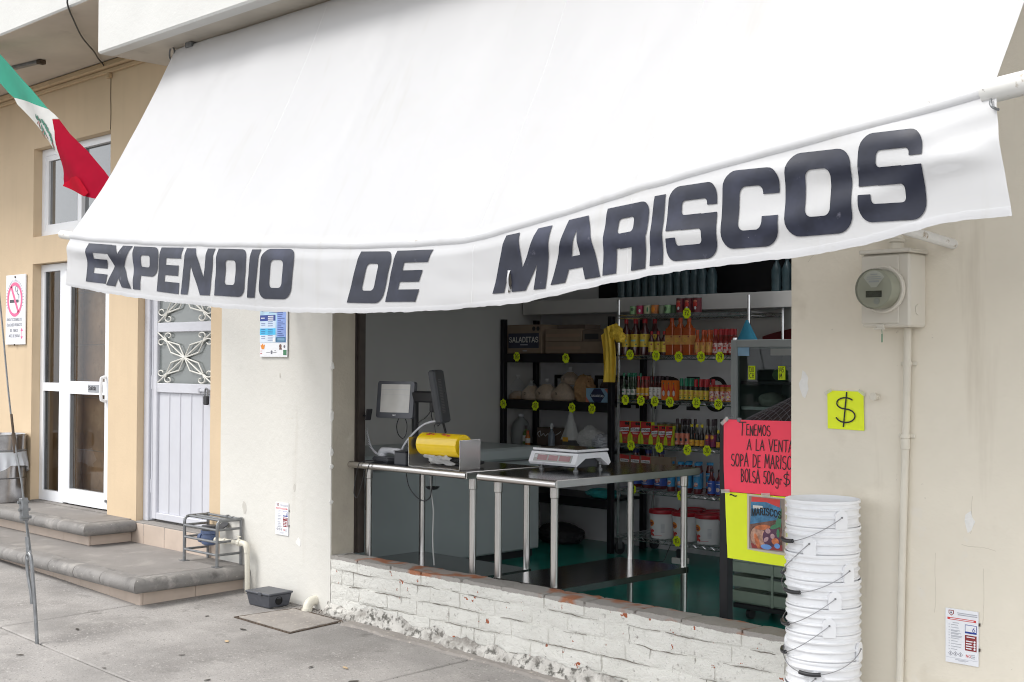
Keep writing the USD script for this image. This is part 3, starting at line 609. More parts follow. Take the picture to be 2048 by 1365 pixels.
# ---- low brick wall under the opening
BW, bl = [], []
BRICKP = usdkit.material(stage, '/World/Looks/painted_brick', {
    'g': ('geometry', {}), 'sx': ('separate_xyz', {}),
    'n': ('noise_texture', {'scale': 3.0, 'detail': 6.0}), 'r': ('rgb_ramp', {'ramp': [(.3, (.68, .67, .62)), (.7, (.78, .77, .72))]}),
    'n2': ('noise_texture', {'scale': 17.0, 'detail': 4.0, 'roughness': .6}), 'r2': ('rgb_ramp', {'ramp': [(.672, (0, 0, 0)), (.684, (1, 1, 1))]}), 'm2': ('mix_color', {'b': (.36, .10, .04)}),
    'n3': ('noise_texture', {'scale': 38.0, 'detail': 5.0, 'roughness': .7}), 'r3': ('rgb_ramp', {'ramp': [(.60, (0, 0, 0)), (.72, (.8,)*3)]}), 'm3': ('mix_color', {'b': (.22, .20, .17)}),
    'n4': ('noise_texture', {'scale': 9.0, 'detail': 6.0, 'roughness': .7}), 'mr': ('map_range', {'from_min': .372, 'from_max': .404, 'to_min': -.34, 'to_max': .62, 'clamp': True}), 'ad': ('math', {'math_type': 'add'}), 'r4': ('rgb_ramp', {'ramp': [(.62, (0, 0, 0)), (.70, (1, 1, 1))]}),
    'n5': ('noise_texture', {'scale': 2.6, 'detail': 3.0}), 'r5': ('rgb_ramp', {'ramp': [(.52, (.34, .32, .295)), (.565, (.38, .15, .075)), (.60, (.34, .14, .07)), (.63, (.32, .285, .255))]}), 'm4': ('mix_color', {}),
    'b': ('noise_texture', {'scale': 40.0, 'detail': 7.0, 'roughness': .7}), 'bp': ('bump', {'strength': .9, 'distance': .014}), 'p': ('principled_bsdf', {'roughness': .75})},
    [('g.position', 'n.vector'), ('n.fac', 'r.fac'), ('g.position', 'n2.vector'), ('n2.fac', 'r2.fac'), ('r.color', 'm2.a'), ('r2.color', 'm2.fac'), ('g.position', 'n3.vector'), ('n3.fac', 'r3.fac'), ('m2.result', 'm3.a'), ('r3.color', 'm3.fac'),
     ('g.position', 'sx.vector'), ('sx.z', 'mr.value'), ('g.position', 'n4.vector'), ('n4.fac', 'ad.value1'), ('mr.result', 'ad.value2'), ('ad.value', 'r4.fac'), ('g.position', 'n5.vector'), ('n5.fac', 'r5.fac'), ('m3.result', 'm4.a'), ('r5.color', 'm4.b'), ('r4.color', 'm4.fac'), ('m4.result', 'p.base_color'),
     ('g.position', 'b.vector'), ('b.fac', 'bp.height'), ('bp.normal', 'p.normal')], surface='p.BSDF')
lw = thing('low_brick_wall', 'low white painted brick wall with chipped terracotta top below the shop opening', 'wall', (-4.8, .08, .1), world=True)
part(lw, 'mortar_core', bx(O0+.001, O1-.001, .004, .172, -.3, .392), MORTAR, smooth=False)
def brick(x0, x1, y0, y1, z0, z1, seed):
    nx = max(3, int((x1-x0)/.03)); ny, nz = 6, 4
    b = trimesh.creation.box((1, 1, 1)); 
    us = [np.linspace(0, 1, n) for n in (nx, ny, nz)]
    faces, verts, n0 = [], [], 0
    for axis in range(3):
        for side in (0, 1):
            o = [a for a in range(3) if a != axis]; A, B = np.meshgrid(us[o[0]], us[o[1]], indexing='ij')
            P = np.zeros(A.shape+(3,)); P[..., o[0]] = A; P[..., o[1]] = B; P[..., axis] = side
            m, k = A.shape; i, j = np.meshgrid(np.arange(m-1), np.arange(k-1), indexing='ij'); q = np.stack([i*k+j, (i+1)*k+j, (i+1)*k+j+1, i*k+j+1], -1).reshape(-1, 4)
            if (side == 0) ^ (axis == 1): q = q[:, ::-1]
            verts.append(P.reshape(-1, 3)); faces.append(q+n0); n0 += m*k
    u = np.vstack(verts); f = np.vstack(faces); f = np.vstack([f[:, [0, 1, 2]], f[:, [0, 2, 3]]])
    S = np.array([x1-x0, y1-y0, z1-z0]); p = u*S; rr = .008
    c = np.clip(p, rr, S-rr); d = p-c; L = np.linalg.norm(d, axis=1, keepdims=True); p = np.where(L > 1e-9, c+d/np.maximum(L, 1e-9)*np.minimum(L, rr), p)
    p = p+np.array([x0, y0, z0])
    nn = np.stack([meshkit.fbm(p*np.array([18, 18, 22])+k*31.7+seed, 3, k)-.5 for k in range(3)], -1)
    return p+nn*np.array([.016, .014, .016]), f
courses = [(.335, .412), (.247, .330), (.159, .242), (.071, .154), (-.017, .066), (-.11, -.022)]
R_ = random.Random(3)
for ci, (z0, z1) in enumerate(courses):
    x = O0+.002-(.0 if ci % 2 == 0 else .14)
    while x < O1-.01:
        w = R_.uniform(.23, .29) if ci else R_.uniform(.24, .36)
        a, b_ = max(x, O0+.002), min(x+w, O1-.002)
        if b_-a > .03: part(lw, 'brick', brick(a+.0035, b_-.0035, -.016+R_.uniform(-.003, .003), .15 if ci == 0 else .10, z0+R_.uniform(-.004, .003), z1+R_.uniform(-.004, .004) if ci else z1, R_.uniform(0, 90)), BRICKP, smooth=55)
        x += w
R_ = random.Random(21)
CRACKM = mat('grey_crack_dirt', (.20, .18, .155), 1, .35, 30)
for ci, zc_ in enumerate((.3325, .2445, .1565, .0685)):
    x = O0+R_.uniform(.02, .3)
    while x < O1-.2:
        L_ = R_.uniform(.10, .55); xx = np.linspace(x, min(x+L_, O1-.02), 22)
        zz = zc_+.010*(meshkit.noise(np.stack([xx*11, xx*0, xx*0+ci], -1), 31)-.5)+.004*(meshkit.noise(np.stack([xx*60, xx*0, xx*0+ci], -1), 32)-.5)
        rr_ = .0008+.0026*np.clip(meshkit.noise(np.stack([xx*17, xx*0, xx*0+ci], -1), 33)-.15, 0, 1)*np.sin(np.pi*np.linspace(.04, .96, 22))**.5
        part(lw, 'joint_crack', tube(np.c_[xx, -.0172+0*xx, zz], rr_, 6), CRACKM); x += L_+R_.uniform(.03, .35)
    for k in range(3):
        x = R_.uniform(O0+.1, O1-.1); z = np.linspace(zc_-.004, zc_-R_.uniform(.04, .095), 8)
        part(lw, 'joint_crack', tube(np.c_[x+.006*(meshkit.noise(np.stack([z*50, z*0+k, z*0+ci], -1), 34)-.5), -.0165+0*z, z], np.linspace(.0016, .0007, 8), 5), CRACKM)
def infill(u, v):
    x = O0+.004+u*(O1-O0-.008); z = -.15+v*.545; P_ = np.stack([x*16, z*24, z*0], -1)
    y = -.0105-.010*(meshkit.fbm(P_, 3, 14)-.5)+.016*np.clip(meshkit.noise(np.stack([x*2.6, z*7, z*0], -1), 15)-.62, 0, 1)*3*.5
    return np.stack([x, y, z], -1)
part(lw, 'mortar_face', gridmesh(infill, 420, 60), BRICKP, smooth=60)
def fillet(u, v):
    x = O0-.02+u*(O1-O0+.02); n_ = meshkit.fbm(np.stack([x*9, v*3, v*0], -1), 3, 4)
    y = -.012-.045*v*(.6+.8*n_)-.01*n_; z = G(x, y*0)+.085*(1-v)*(.55+.8*n_)-.006
    return np.stack([x, y, z+.008*(meshkit.noise(np.stack([x*45, v*8, v*0], -1), 6)-.5)], -1)
part(lw, 'plaster_fillet', gridmesh(fillet, 240, 9), mat('stained_white_render', (.60, .58, .54), .95, .12, 9, bump=.9, bs=60, spots=[((.13, .125, .11), 24, .49, .61), ((.27, .25, .225), 6, .46, .64)]), smooth=60)

# ================================================================== AWNING
aw = thing('awning', 'large white tarpaulin awning with navy letters on its front valance', 'awning', (-4.4, -1.0, 2.2), world=True)
BARP = np.array([(-7.40, 2.372), (-7.213, 2.345), (-6.923, 2.309), (-6.146, 2.239), (-5.072, 2.164), (-4.216, 2.115), (-3.849, 2.107), (-3.72, 2.115), (-3.453, 2.148), (-2.864, 2.238), (-2.462, 2.29), (-1.94, 2.352), (-1.605, 2.397), (-1.1, 2.46)])
HEMP = np.array([(-7.203, 2.055), (-6.754, 1.993), (-5.881, 1.909), (-5.242, 1.858), (-4.684, 1.833), (-4.514, 1.829), (-4.119, 1.824), (-3.72, 1.833), (-3.437, 1.849), (-3.021, 1.898), (-2.667, 1.932), (-2.268, 1.952), (-1.97, 1.986), (-1.799, 2.015), (-1.718, 2.028), (-1.546, 2.03)])
barz = PchipInterpolator(*BARP.T, extrapolate=True); hemz = PchipInterpolator(*HEMP.T, extrapolate=True)
AL, AR, BY = -7.215, -1.61, -1.351
TOPY, TOPZ = -.69, 3.565
def noise2(x, z, s, k): return meshkit.noise(np.stack([np.asarray(x)*s, np.asarray(z)*s, np.zeros_like(np.asarray(x, float))+k*3.3], -1), k)-.5
def canopy(u, v):
    x = AL+u*(AR-AL); bz = barz(x)
    t = np.clip(v/.93, 0, 1); w = np.clip((v-.93)/.07, 0, 1)
    y = TOPY+(BY-.004-TOPY)*t; z = TOPZ+(bz+.029-TOPZ)*t
    sag = np.sin(np.pi*t)*(.035+.02*noise2(x, t, 1.3, 1))
    y = y+sag*.85; z = z-sag*.45
    # stretch wrinkles from the top corners and soft vertical folds
    wr = .005*np.sin(x*7+t*5)*np.sin(np.pi*t)+.012*noise2(x*5+t*3, t*2.2, 2.0, 6)*np.sin(np.pi*t)+.020*noise2(x*2.2+t*1.5, t*.8, 2.0, 2)*np.sin(np.pi*np.clip(t*1.05, 0, 1))
    wr = wr+.010*np.exp(-((x-AL-.15-t*.55)/.10)**2)*np.exp(-t*3.)+.008*np.exp(-((x-AL-.4-t*.9)/.14)**2)*np.exp(-t*2.5)
    wr = wr-.009*np.exp(-((x+4.95+.05*t)/.05)**2)*np.sin(np.pi*t)
    y = y-wr
    a = w*math.pi*.98; rad = .027
    y = np.where(w > 0, BY-rad*np.sin(a+.17), y); z = np.where(w > 0, bz+rad*np.cos(a+.17), z)
    z = z+.006*noise2(x*3, t*0, 3., 7)*t
    return np.stack([x, y, z], -1)
part(aw, 'canopy', gridmesh(canopy, 230, 70), TARP, smooth=70)
def vy(x, z):
    """How far the hanging valance stands from the bar's plane."""
    t = np.clip((barz(x)-z)/(barz(x)-hemz(x)), 0, 1.1)
    d = .010*np.sin(x*4.1+.6)*t+.016*noise2(x, z*.6, 2.3, 4)*t**.7+.007*noise2(x*1.0+z*1.4, z*3, 5.5, 5)
    d = d+.020*np.exp(-((x+1.78+(.55*(1-t)-.33))/.13)**2)*np.clip(1-t, 0, 1)*np.clip((x+2.6)*4, 0, 1)+.010*np.exp(-((t-.30-.5*(x+2.1))/.09)**2)*np.exp(-((x+1.95)/.45)**2)
    d = d+.012*np.exp(-((t-.25)/.12)**2)*np.exp(-((x+6.95)/.3)**2)-.010*np.exp(-((t-.5)/.14)**2)*np.exp(-((x+6.6)/.4)**2)
    d = d+.010*np.exp(-((t-.42-.25*np.sin(x*2))/.12)**2)*np.clip((x+3.6)*3, 0, 1)
    d = d-.010*np.clip(.14-t, 0, .14)/.14*1.5
    return BY-.019-.016*np.clip(t*5, 0, 1)-.010*t-d*np.clip(t*4, 0, 1)
def vx(u, t): return (AL+.005+.01*t)+u*((AR+.008+.062*t)-(AL+.005+.01*t))
def valance(u, t):
    x = vx(u, t); top = barz(x)-.012; z = top+(hemz(x)-top)*t+.006*noise2(x*4, t*0, 3, 9)*t+.0035*noise2(x*15, t*0, 3, 10)*t
    return np.stack([x, vy(x, z), z], -1)
va = part(aw, 'valance', gridmesh(valance, 420, 40), TARP, smooth=70)
def hem(u, t):
    x = vx(u, .94+.06*t); top = barz(x)-.022; tt = .925+.078*t; z = top+(hemz(x)-top)*tt+.006*noise2(x*4, t*0, 3, 9)*tt+.0035*noise2(x*15, t*0, 3, 10)*tt
    return np.stack([x, vy(x, z)-.0016-.0006*np.sin(np.pi*t), z], -1)
part(va, 'hem', gridmesh(hem, 420, 5), TARP, smooth=70)
def box_(a, b, c, d): return sbox(a, b, c, d)
def glyph(c):
    H = .24; V = .33
    if c == 'E': return unary_union([sbox(0, 0, V, 1), sbox(0, 1-H, 1, 1), sbox(0, .385, .92, .61), sbox(0, 0, 1, H)])
    if c == 'X': return unary_union([Polygon([(0, 1), (.38, 1), (1, 0), (.62, 0)]), Polygon([(.64, 1), (1, 1), (.36, 0), (0, 0)])])
    if c == 'N': return unary_union([sbox(0, 0, .26, 1), sbox(.74, 0, 1, 1), Polygon([(0, 1), (.32, 1), (1, 0), (.68, 0)])])
    if c == 'I': return sbox(0, 0, 1, 1)
    if c == 'D': return unary_union([rrect(0, 0, 1, 1, .20), sbox(0, 0, .5, 1)]).difference(rrect(.33, H, .67, 1-H, .08))
    if c == 'O': return rrect(0, 0, 1, 1, .22).difference(rrect(.31, H-.02, .69, 1.02-H, .10))
    if c == 'C': return rrect(0, 0, 1, 1, .22).difference(unary_union([rrect(.31, H-.02, .72, 1.02-H, .10), sbox(.5, .385, 1.2, .665)]))
    if c == 'P': return unary_union([unary_union([rrect(0, .33, 1, 1, .22), sbox(0, .33, .5, 1)]).difference(rrect(.32, .535, .68, .80, .07)), sbox(0, 0, .32, .6)])
    if c == 'R': return unary_union([unary_union([rrect(0, .36, 1, 1, .2), sbox(0, .36, .5, 1)]).difference(rrect(.32, .58, .67, .80, .06)), sbox(0, 0, .32, .6), unary_union([rrect(.4, .1, .98, .575, .13).difference(sbox(0, 0, .66, .35)), sbox(.66, 0, .98, .4)])])
    if c == 'M': return unary_union([sbox(0, 0, .22, 1), sbox(.78, 0, 1, 1), Polygon([(0, 1), (.3, 1), (.63, .0), (.37, .0)]), Polygon([(1, 1), (.7, 1), (.37, .0), (.63, .0)])]).difference(unary_union([Polygon([(.40, 1.01), (.60, 1.01), (.5, .62)])]))
    if c == 'A': return Polygon([(.30, 1), (.70, 1), (1, 0), (.70, 0), (.64, .20), (.36, .20), (.30, 0), (0, 0)]).difference(Polygon([(.5, .80), (.415, .40), (.585, .40)]))
    if c == 'S':
        b = rrect(0, 0, 1, 1, .20).difference(unary_union([rrect(.29, .60, .80, .79, .06), sbox(.55, .60, 1.2, .66), rrect(.20, .20, .71, .40, .06), sbox(-.2, .345, .45, .40)]))
        return b.difference(unary_union([sbox(.69, .595, 1.1, .70), sbox(-.1, .31, .31, .405)])).buffer(-.012).buffer(.012)
LET = [('E', (-6.966, 2.288), (-6.691, 2.262), (-6.972, 2.067), (-6.75, 2.045)), ('X', (-6.764, 2.266), (-6.46, 2.241), (-6.744, 2.038), (-6.462, 2.006)), ('P', (-6.445, 2.239), (-6.163, 2.216), (-6.44, 2.004), (-6.178, 1.979)),
 ('E', (-6.155, 2.216), (-5.934, 2.202), (-6.166, 1.982), (-5.937, 1.959)), ('N', (-5.9, 2.197), (-5.63, 2.179), (-5.914, 1.958), (-5.644, 1.943)), ('D', (-5.600, 2.177), (-5.335, 2.158), (-5.605, 1.942), (-5.346, 1.925)),
 ('I', (-5.303, 2.156), (-5.226, 2.152), (-5.322, 1.922), (-5.258, 1.92)), ('O', (-5.208, 2.153), (-4.934, 2.137), (-5.228, 1.915), (-4.967, 1.903)), ('D', (-4.455, 2.098), (-4.225, 2.086), (-4.527, 1.875), (-4.285, 1.865)),
 ('E', (-4.208, 2.087), (-3.976, 2.079), (-4.262, 1.871), (-4.065, 1.866)), ('M', (-3.554, 2.109), (-3.303, 2.131), (-3.619, 1.884), (-3.330, 1.894)), ('A', (-3.295, 2.138), (-3.045, 2.160), (-3.304, 1.906), (-3.050, 1.926)),
 ('R', (-3.03, 2.171), (-2.831, 2.186), (-3.040, 1.929), (-2.836, 1.946)), ('I', (-2.815, 2.197), (-2.765, 2.2), (-2.821, 1.953), (-2.763, 1.955)), ('S', (-2.750, 2.222), (-2.549, 2.226), (-2.750, 1.964), (-2.535, 1.967)),
 ('C', (-2.527, 2.255), (-2.305, 2.249), (-2.521, 1.993), (-2.305, 1.994)), ('O', (-2.286, 2.286), (-2.047, 2.28), (-2.28, 2.018), (-2.041, 2.019)), ('S', (-2.022, 2.317), (-1.809, 2.311), (-2.021, 2.046), (-1.797, 2.041))]
for c, tl, tr, bl_, br_ in LET:
    g = glyph(c).intersection(sbox(0, 0, 1, 1)); v, f = cutgrid(g, .06 if c != 'I' else .25, .07)
    tl, tr, bl_, br_ = map(np.array, (tl, tr, bl_, br_)); U, V = v[:, [0]], v[:, [1]]
    p = (bl_*(1-U)+br_*U)*(1-V)+(tl*(1-U)+tr*U)*V
    part(va, 'letter', (np.c_[p[:, 0], vy(p[:, 0], p[:, 1])-.0028, p[:, 1]], f), INK, smooth=60)
# the sewn seams, the small tear by the M and its curled flap
for xs_ in (-5.625, -3.735, -2.925):
    zz = np.linspace(barz(xs_)-.03, hemz(xs_)+.004, 24); part(va, 'seam', tube(np.c_[xs_+0*zz, vy(xs_+0*zz, zz)+.0003, zz], .0014, 4), SEAM)
    tt = np.linspace(.02, .92, 40); uu = (xs_-AL)/(AR-AL); part(aw, 'canopy_seam', tube(canopy(np.full(40, uu), tt)+[0, .0002, -.0002], .0014, 4), SEAM)
tx, tz = -3.525, 1.925
tear = Polygon([(-.012, .045), (.004, .03), (.010, .0), (.004, -.035), (-.008, -.04), (-.011, 0)])
v, f = tri2(tear); part(va, 'tear', (np.c_[tx+v[:, 0], vy(tx+v[:, 0], tz+v[:, 1])-.0032, tz+v[:, 1]], f), DIRT, smooth=False)
flap = gridmesh(lambda u, t: np.stack([tx-.012+.016*u+.003*t, vy(tx+0*u, tz+0*u)-.004-.016*np.sin(u*2.2)*np.sin(np.pi*t)**.7, tz+.047-.08*t], -1), 6, 10); part(va, 'torn_flap', flap, TARP, smooth=60)
part(aw, 'front_bar', tube(np.array([(x, BY, float(barz(x))) for x in np.r_[-7.36, np.linspace(-7.2, -1.65, 40)]]), .025, 14), WPIPE)
part(aw, 'front_bar', tube(np.array([(x, BY-.004, float(barz(-1.6))+(x+1.6)*.095) for x in (-1.645, -1.3, -.9, -.4)]), .035, 16), WPIPE)
part(aw, 'strut', tube([(-2.395, -.012, 2.098), (-2.46, -.7, 2.17), (-2.53, BY+.02, 2.26)], .021, 10), WPIPE)
part(aw, 'strut', tube([(-6.9, -.012, 2.10), (-7.0, -.7, 2.19), (-7.12, BY+.02, 2.31)], .019, 10), WPIPE)
part(aw, 'corner_ring', tube([(-7.235+.03*math.cos(a), -.70, 3.545+.04*math.sin(a)) for a in np.linspace(0, 6.28, 18)], .006, 6), GALV)
part(aw, 'bracket', bx(-7.05, -6.98, -.72, -.66, 3.545, 3.577, .003), GALV)
part(aw, 'top_bar', tube([(AL-.02, TOPY+.02, TOPZ-.012), (AR, TOPY+.02, TOPZ-.012)], .018, 8), WPIPE)
part(va, 'tie_knot', cat([tube(smoothpath([(-1.612, BY-.03, float(barz(-1.61))-.03), (-1.60, BY-.05, float(barz(-1.61))-.055), (-1.59, BY-.03, float(barz(-1.61))-.062)], 8), .004, 6)]), GALV)

# ================================================================== FLAG AND CABLES
fl = thing('national_flag', 'green, white and red flag with eagle emblem hanging twisted from the balcony', 'flag', (-9.6, -.98, 3.9), world=True)
def fy(x, z):
    a = (x+8.5)*.64-(z-3.3)*-.77; b = (x+8.5)*-.77*-1+(z-3.3)*.64   # along and across the hang
    along = (x+9.3)*.80-(z-3.85)*.60; across = (x+9.3)*.60+(z-3.85)*.80
    d = .022*np.sin(across*13+along*.9)+.010*np.sin(across*24+along*1.7+1)+.02*noise2(x, z, 2.5, 12)
    return -.90-d*np.clip(along*1.4+.15, .1, 1)
def flagpart(parent, name, pts, m, off=0.):
    pl = Polygon(pts).buffer(0); v, f = cutgrid(pl, .04, .04); 
    return part(parent, name, (np.c_[v[:, 0], fy(v[:, 0], v[:, 1])-off, v[:, 1]], f), m, smooth=80)
flagpart(fl, 'green_band', [(-9.779, 4.112), (-9.314, 3.852), (-9.093, 3.718), (-8.765, 3.518), (-8.489, 3.332), (-8.8, 3.425), (-9.116, 3.505), (-9.186, 3.545), (-9.308, 3.631), (-9.773, 3.906)], mat('green_flag_cloth', (.025, .30, .20), .75, .06, 8, transl=.25))
wb = flagpart(fl, 'white_band', [(-9.116, 3.505), (-8.8, 3.425), (-8.489, 3.332), (-8.41, 3.29), (-8.340, 3.248), (-8.426, 3.258), (-8.38, 3.165), (-8.353, 3.003), (-8.394, 3.003), (-8.465, 3.055), (-8.574, 3.14), (-8.853, 3.315), (-9.066, 3.452)], mat('white_flag_cloth', (.62, .62, .60), .75, .06, 8, transl=.25))
flagpart(fl, 'red_band', [(-8.426, 3.255), (-8.338, 3.244), (-8.174, 3.124), (-7.923, 2.979), (-7.714, 2.834), (-7.558, 2.714), (-7.773, 2.654), (-7.933, 2.683), (-8.098, 2.725), (-8.319, 2.792), (-8.346, 2.842), (-8.359, 3.003), (-8.38, 3.165)], mat('red_flag_cloth', (.33, .002, .022), .9, .1, 8, transl=.2, spec=.1))
flagpart(fl, 'red_fold', [(-8.319, 2.792), (-8.31, 2.815), (-8.16, 2.83), (-8.03, 2.825), (-7.98, 2.80), (-7.92, 2.75), (-7.86, 2.70), (-7.933, 2.683), (-8.098, 2.725)], mat('red_fold_cloth', (.46, .003, .022), .9, .1, 8, transl=.25, spec=.1), .012)
WR = [(-8.723, 3.314), (-8.677, 3.3), (-8.631, 3.278), (-8.585, 3.256), (-8.558, 3.24), (-8.522, 3.219), (-8.495, 3.196), (-8.477, 3.177), (-8.45, 3.158), (-8.44, 3.137), (-8.44, 3.116), (-8.439, 3.092), (-8.439, 3.072)]
leaves = []
R_ = random.Random(2)
for x, z in WR:
    for k in range(4): leaves.append(affinity.rotate(affinity.scale(Point(0, 0).buffer(1, quad_segs=3), .014, .008), R_.uniform(0, 180)).buffer(0) if False else affinity.translate(affinity.rotate(affinity.scale(Point(0, 0).buffer(1, quad_segs=3), .016, .008), R_.uniform(-60, 60)), x+R_.uniform(-.012, .012), z+R_.uniform(-.012, .012)))
def emblem(name, shapes, m):
    v, f = cutgrid(unary_union(shapes), .05, .05); part(wb, name, (np.c_[v[:, 0], fy(v[:, 0], v[:, 1])-.003, v[:, 1]], f), m, smooth=80)
emblem('laurel_wreath', leaves, mat('emblem_green', (.03, .15, .10), .7, .3, 60))
el = lambda x, z, a, b, r: affinity.translate(affinity.rotate(affinity.scale(Point(0, 0).buffer(1, quad_segs=4), a, b), r), x, z)
emblem('emblem_cactus', [el(-8.635, 3.235, .022, .012, 20), el(-8.61, 3.21, .018, .012, -30), el(-8.66, 3.215, .02, .011, 60), el(-8.585, 3.185, .02, .012, -40), el(-8.62, 3.185, .014, .01, 0)], mat('emblem_cactus_green', (.06, .22, .15), .7, .3, 60))
emblem('emblem_eagle', [el(-8.70, 3.245, .024, .012, -50), el(-8.665, 3.19, .03, .012, -40), el(-8.625, 3.165, .02, .01, -35), el(-8.74, 3.275, .012, .008, 20), el(-8.56, 3.155, .03, .008, -40)], mat('emblem_brown', (.20, .12, .08), .7, .3, 60))
emblem('emblem_red', [el(-8.692, 3.268, .014, .012, 0), el(-8.628, 3.2, .014, .008, 0), el(-8.43, 3.07, .016, .008, -60), el(-8.445, 3.09, .012, .006, 30)], mat('emblem_red_print', (.4, .03, .05), .7, .2, 60))
part(fl, 'pole', tube([(-9.80, -.985, 3.65), (-9.75, -.99, 4.6), (-9.70, -1.0, 5.6)], .016, 8), GALV)
solo('service_cable', tube(smoothpath([(-9.385, -.03, 3.90), (-9.30, -.12, 3.93), (-9.0, -.32, 3.91), (-8.6, -.62, 3.90), (-8.25, -.86, 3.92), (-8.05, -1.0, 3.98), (-7.95, -1.03, 4.3), (-7.9, -1.03, 5.2)], 40), .006, 6), BLACKP, 'thin dark cable strung under the balcony to the cornice', 'cable')
lf2 = thing('strip_light_fitting', 'rusty narrow strip light fitting without a tube under the balcony', 'light fitting', (-9.86, -.44, 3.94), world=True)
part(lf2, 'housing', rz(bx(-10.06, -9.66, -.465, -.42, 3.925, 3.948, .003), .13, (-9.86, -.44, 0)), GALV)
part(lf2, 'end_cap', rz(bx(-9.70, -9.655, -.472, -.413, 3.915, 3.947, .003), .13, (-9.86, -.44, 0)), RUSTJ)

# guy wire anchored in the pavement
gw = thing('guy_wire', 'steel guy wire with clamps ending in an eye rod set in the pavement', 'guy wire', (-6.961, -1.661, G(-6.961, -1.661)), world=True)
gy = -1.661
PT = lambda x, z, dy=0: (x, gy+dy, z)
part(gw, 'anchor_rod', tube(smoothpath([PT(-6.960, .0), PT(-6.985, .16), PT(-7.015, .33), PT(-7.035, .43), PT(-7.047, .48), PT(-7.062, .515), PT(-7.085, .525), PT(-7.105, .505), PT(-7.102, .46), PT(-7.075, .37), PT(-7.045, .30), PT(-7.034, .245)], 48), .0105, 10), GALV)
part(gw, 'thimble', tube([PT(-7.082+.016*math.cos(a), .512+.024*math.sin(a), .004*math.sin(a)) for a in np.linspace(0, 6.28, 16)], .007, 8), GALV)
part(gw, 'wire', tube(smoothpath([PT(-7.085, .52), PT(-7.10, .60), PT(-7.13, .72), PT(-7.195, .94), PT(-7.277, 1.12)], 20), .005, 6), GALV)
part(gw, 'wire', tube(smoothpath([PT(-7.078, .53, .01), PT(-7.112, .64, .008), PT(-7.155, .78, .008), PT(-7.21, .98), PT(-7.285, 1.14), PT(-7.503, 1.967), PT(-8.5, 5.9)], 30), .0055, 6), GALV)
part(gw, 'clamp', cat([tube([PT(-7.088, .53), PT(-7.105, .615)], .013, 8)]+[tube([PT(-7.115, .63+.02*k), PT(-7.085, .62+.02*k)], .004, 5) for k in range(-4, 0)]), GALV)
cl_ = part(gw, 'three_bolt_clamp', ry(bx(-7.170, -7.130, gy-.02, gy+.02, .70, .83, .004), -.16, (-7.15, gy, .765)), GALV)
for k in range(3):
    part(cl_, 'bolt', tube([PT(-7.152-.016*(k-1)+.012, .765+.042*(k-1), -.035), PT(-7.152-.016*(k-1)+.012, .765+.042*(k-1), .03)], .010, 6), GALV)
part(gw, 'upper_clamp', cat([tube([PT(-7.268, 1.08), PT(-7.30, 1.19)], .012, 8), tube([PT(-7.30, 1.19), PT(-7.33, 1.30)], .008, 6)]), RUSTJ)

# ================================================================== SHOP INTERIOR: tables
FZ = .09
TZ = .99
def worktable(label, x0, x1, y0, y1, legs, zs, name='work_table', yaw_=0.):
    t = thing(name, label, 'table', ((x0+x1)/2, (y0+y1)/2, FZ), world=True)
    r = .021
    part(t, 'table_top', bx(x0+.01, x1-.01, y0+.01, y1-.01, TZ-.006, TZ, .002), STAIN_TOP)
    rim = unary_union([sbox(x0, y0, x1, y1)])
    for ye in (y0+r, y1-r): part(t, 'rolled_edge', tube([(x0+.004, ye, TZ-r), (x1-.004, ye, TZ-r)], r, 14), BRUSHED)
    for xe in (x0, x1-.012): part(t, 'side_edge', bx(xe, xe+.012, y0+.012, y1-.012, TZ-.042, TZ-.001, .002), BRUSHED)
    part(t, 'under_brace', bx(x0+.06, x1-.06, (y0+y1)/2-.06, (y0+y1)/2+.06, TZ-.035, TZ-.008), GALV, smooth=False)
    for (lx, ly) in legs:
        lg = part(t, 'leg', tube([(lx, ly, FZ+.03), (lx, ly, TZ-.02)], .0205, 16), BRUSHED)
        part(lg, 'socket', cat([cyl((lx, ly, TZ-.11), .025, .075, 16, .003)]), BRUSHED)
        part(lg, 'foot', mv(lathe([(.012, 0), (.012, .012), (.016, .03), (.021, .045)], 14), (lx, ly, FZ)), BRUSHED)
    lx0, lx1 = min(l[0] for l in legs)-.02, max(l[0] for l in legs)+.02; ly0, ly1 = min(l[1] for l in legs)-.02, max(l[1] for l in legs)+.02
    part(t, 'lower_shelf', cat([bx(lx0, lx1, ly0, ly1, zs-.002, zs), bx(lx0, lx1, ly0, ly0+.004, zs-.035, zs-.002), bx(lx0, lx1, ly1-.004, ly1, zs-.035, zs-.002), bx(lx1-.004, lx1, ly0+.004, ly1-.004, zs-.035, zs-.002), bx(lx0, lx0+.004, ly0+.004, ly1-.004, zs-.035, zs-.002)]), STAIN_TOP, smooth=False)
    return t
worktable('left stainless steel work table carrying the till monitor and film roll', -6.46, -5.372, .105, .74, [(-6.39, .225), (-6.385, .665), (-5.435, .225), (-5.43, .665)], .375)
worktable('right stainless steel work table carrying the white weighing scale', -5.283, -4.672, .105, 1.385, [(-5.225, .225), (-4.79, .225), (-5.15, 1.30), (-4.735, 1.30)], .40)

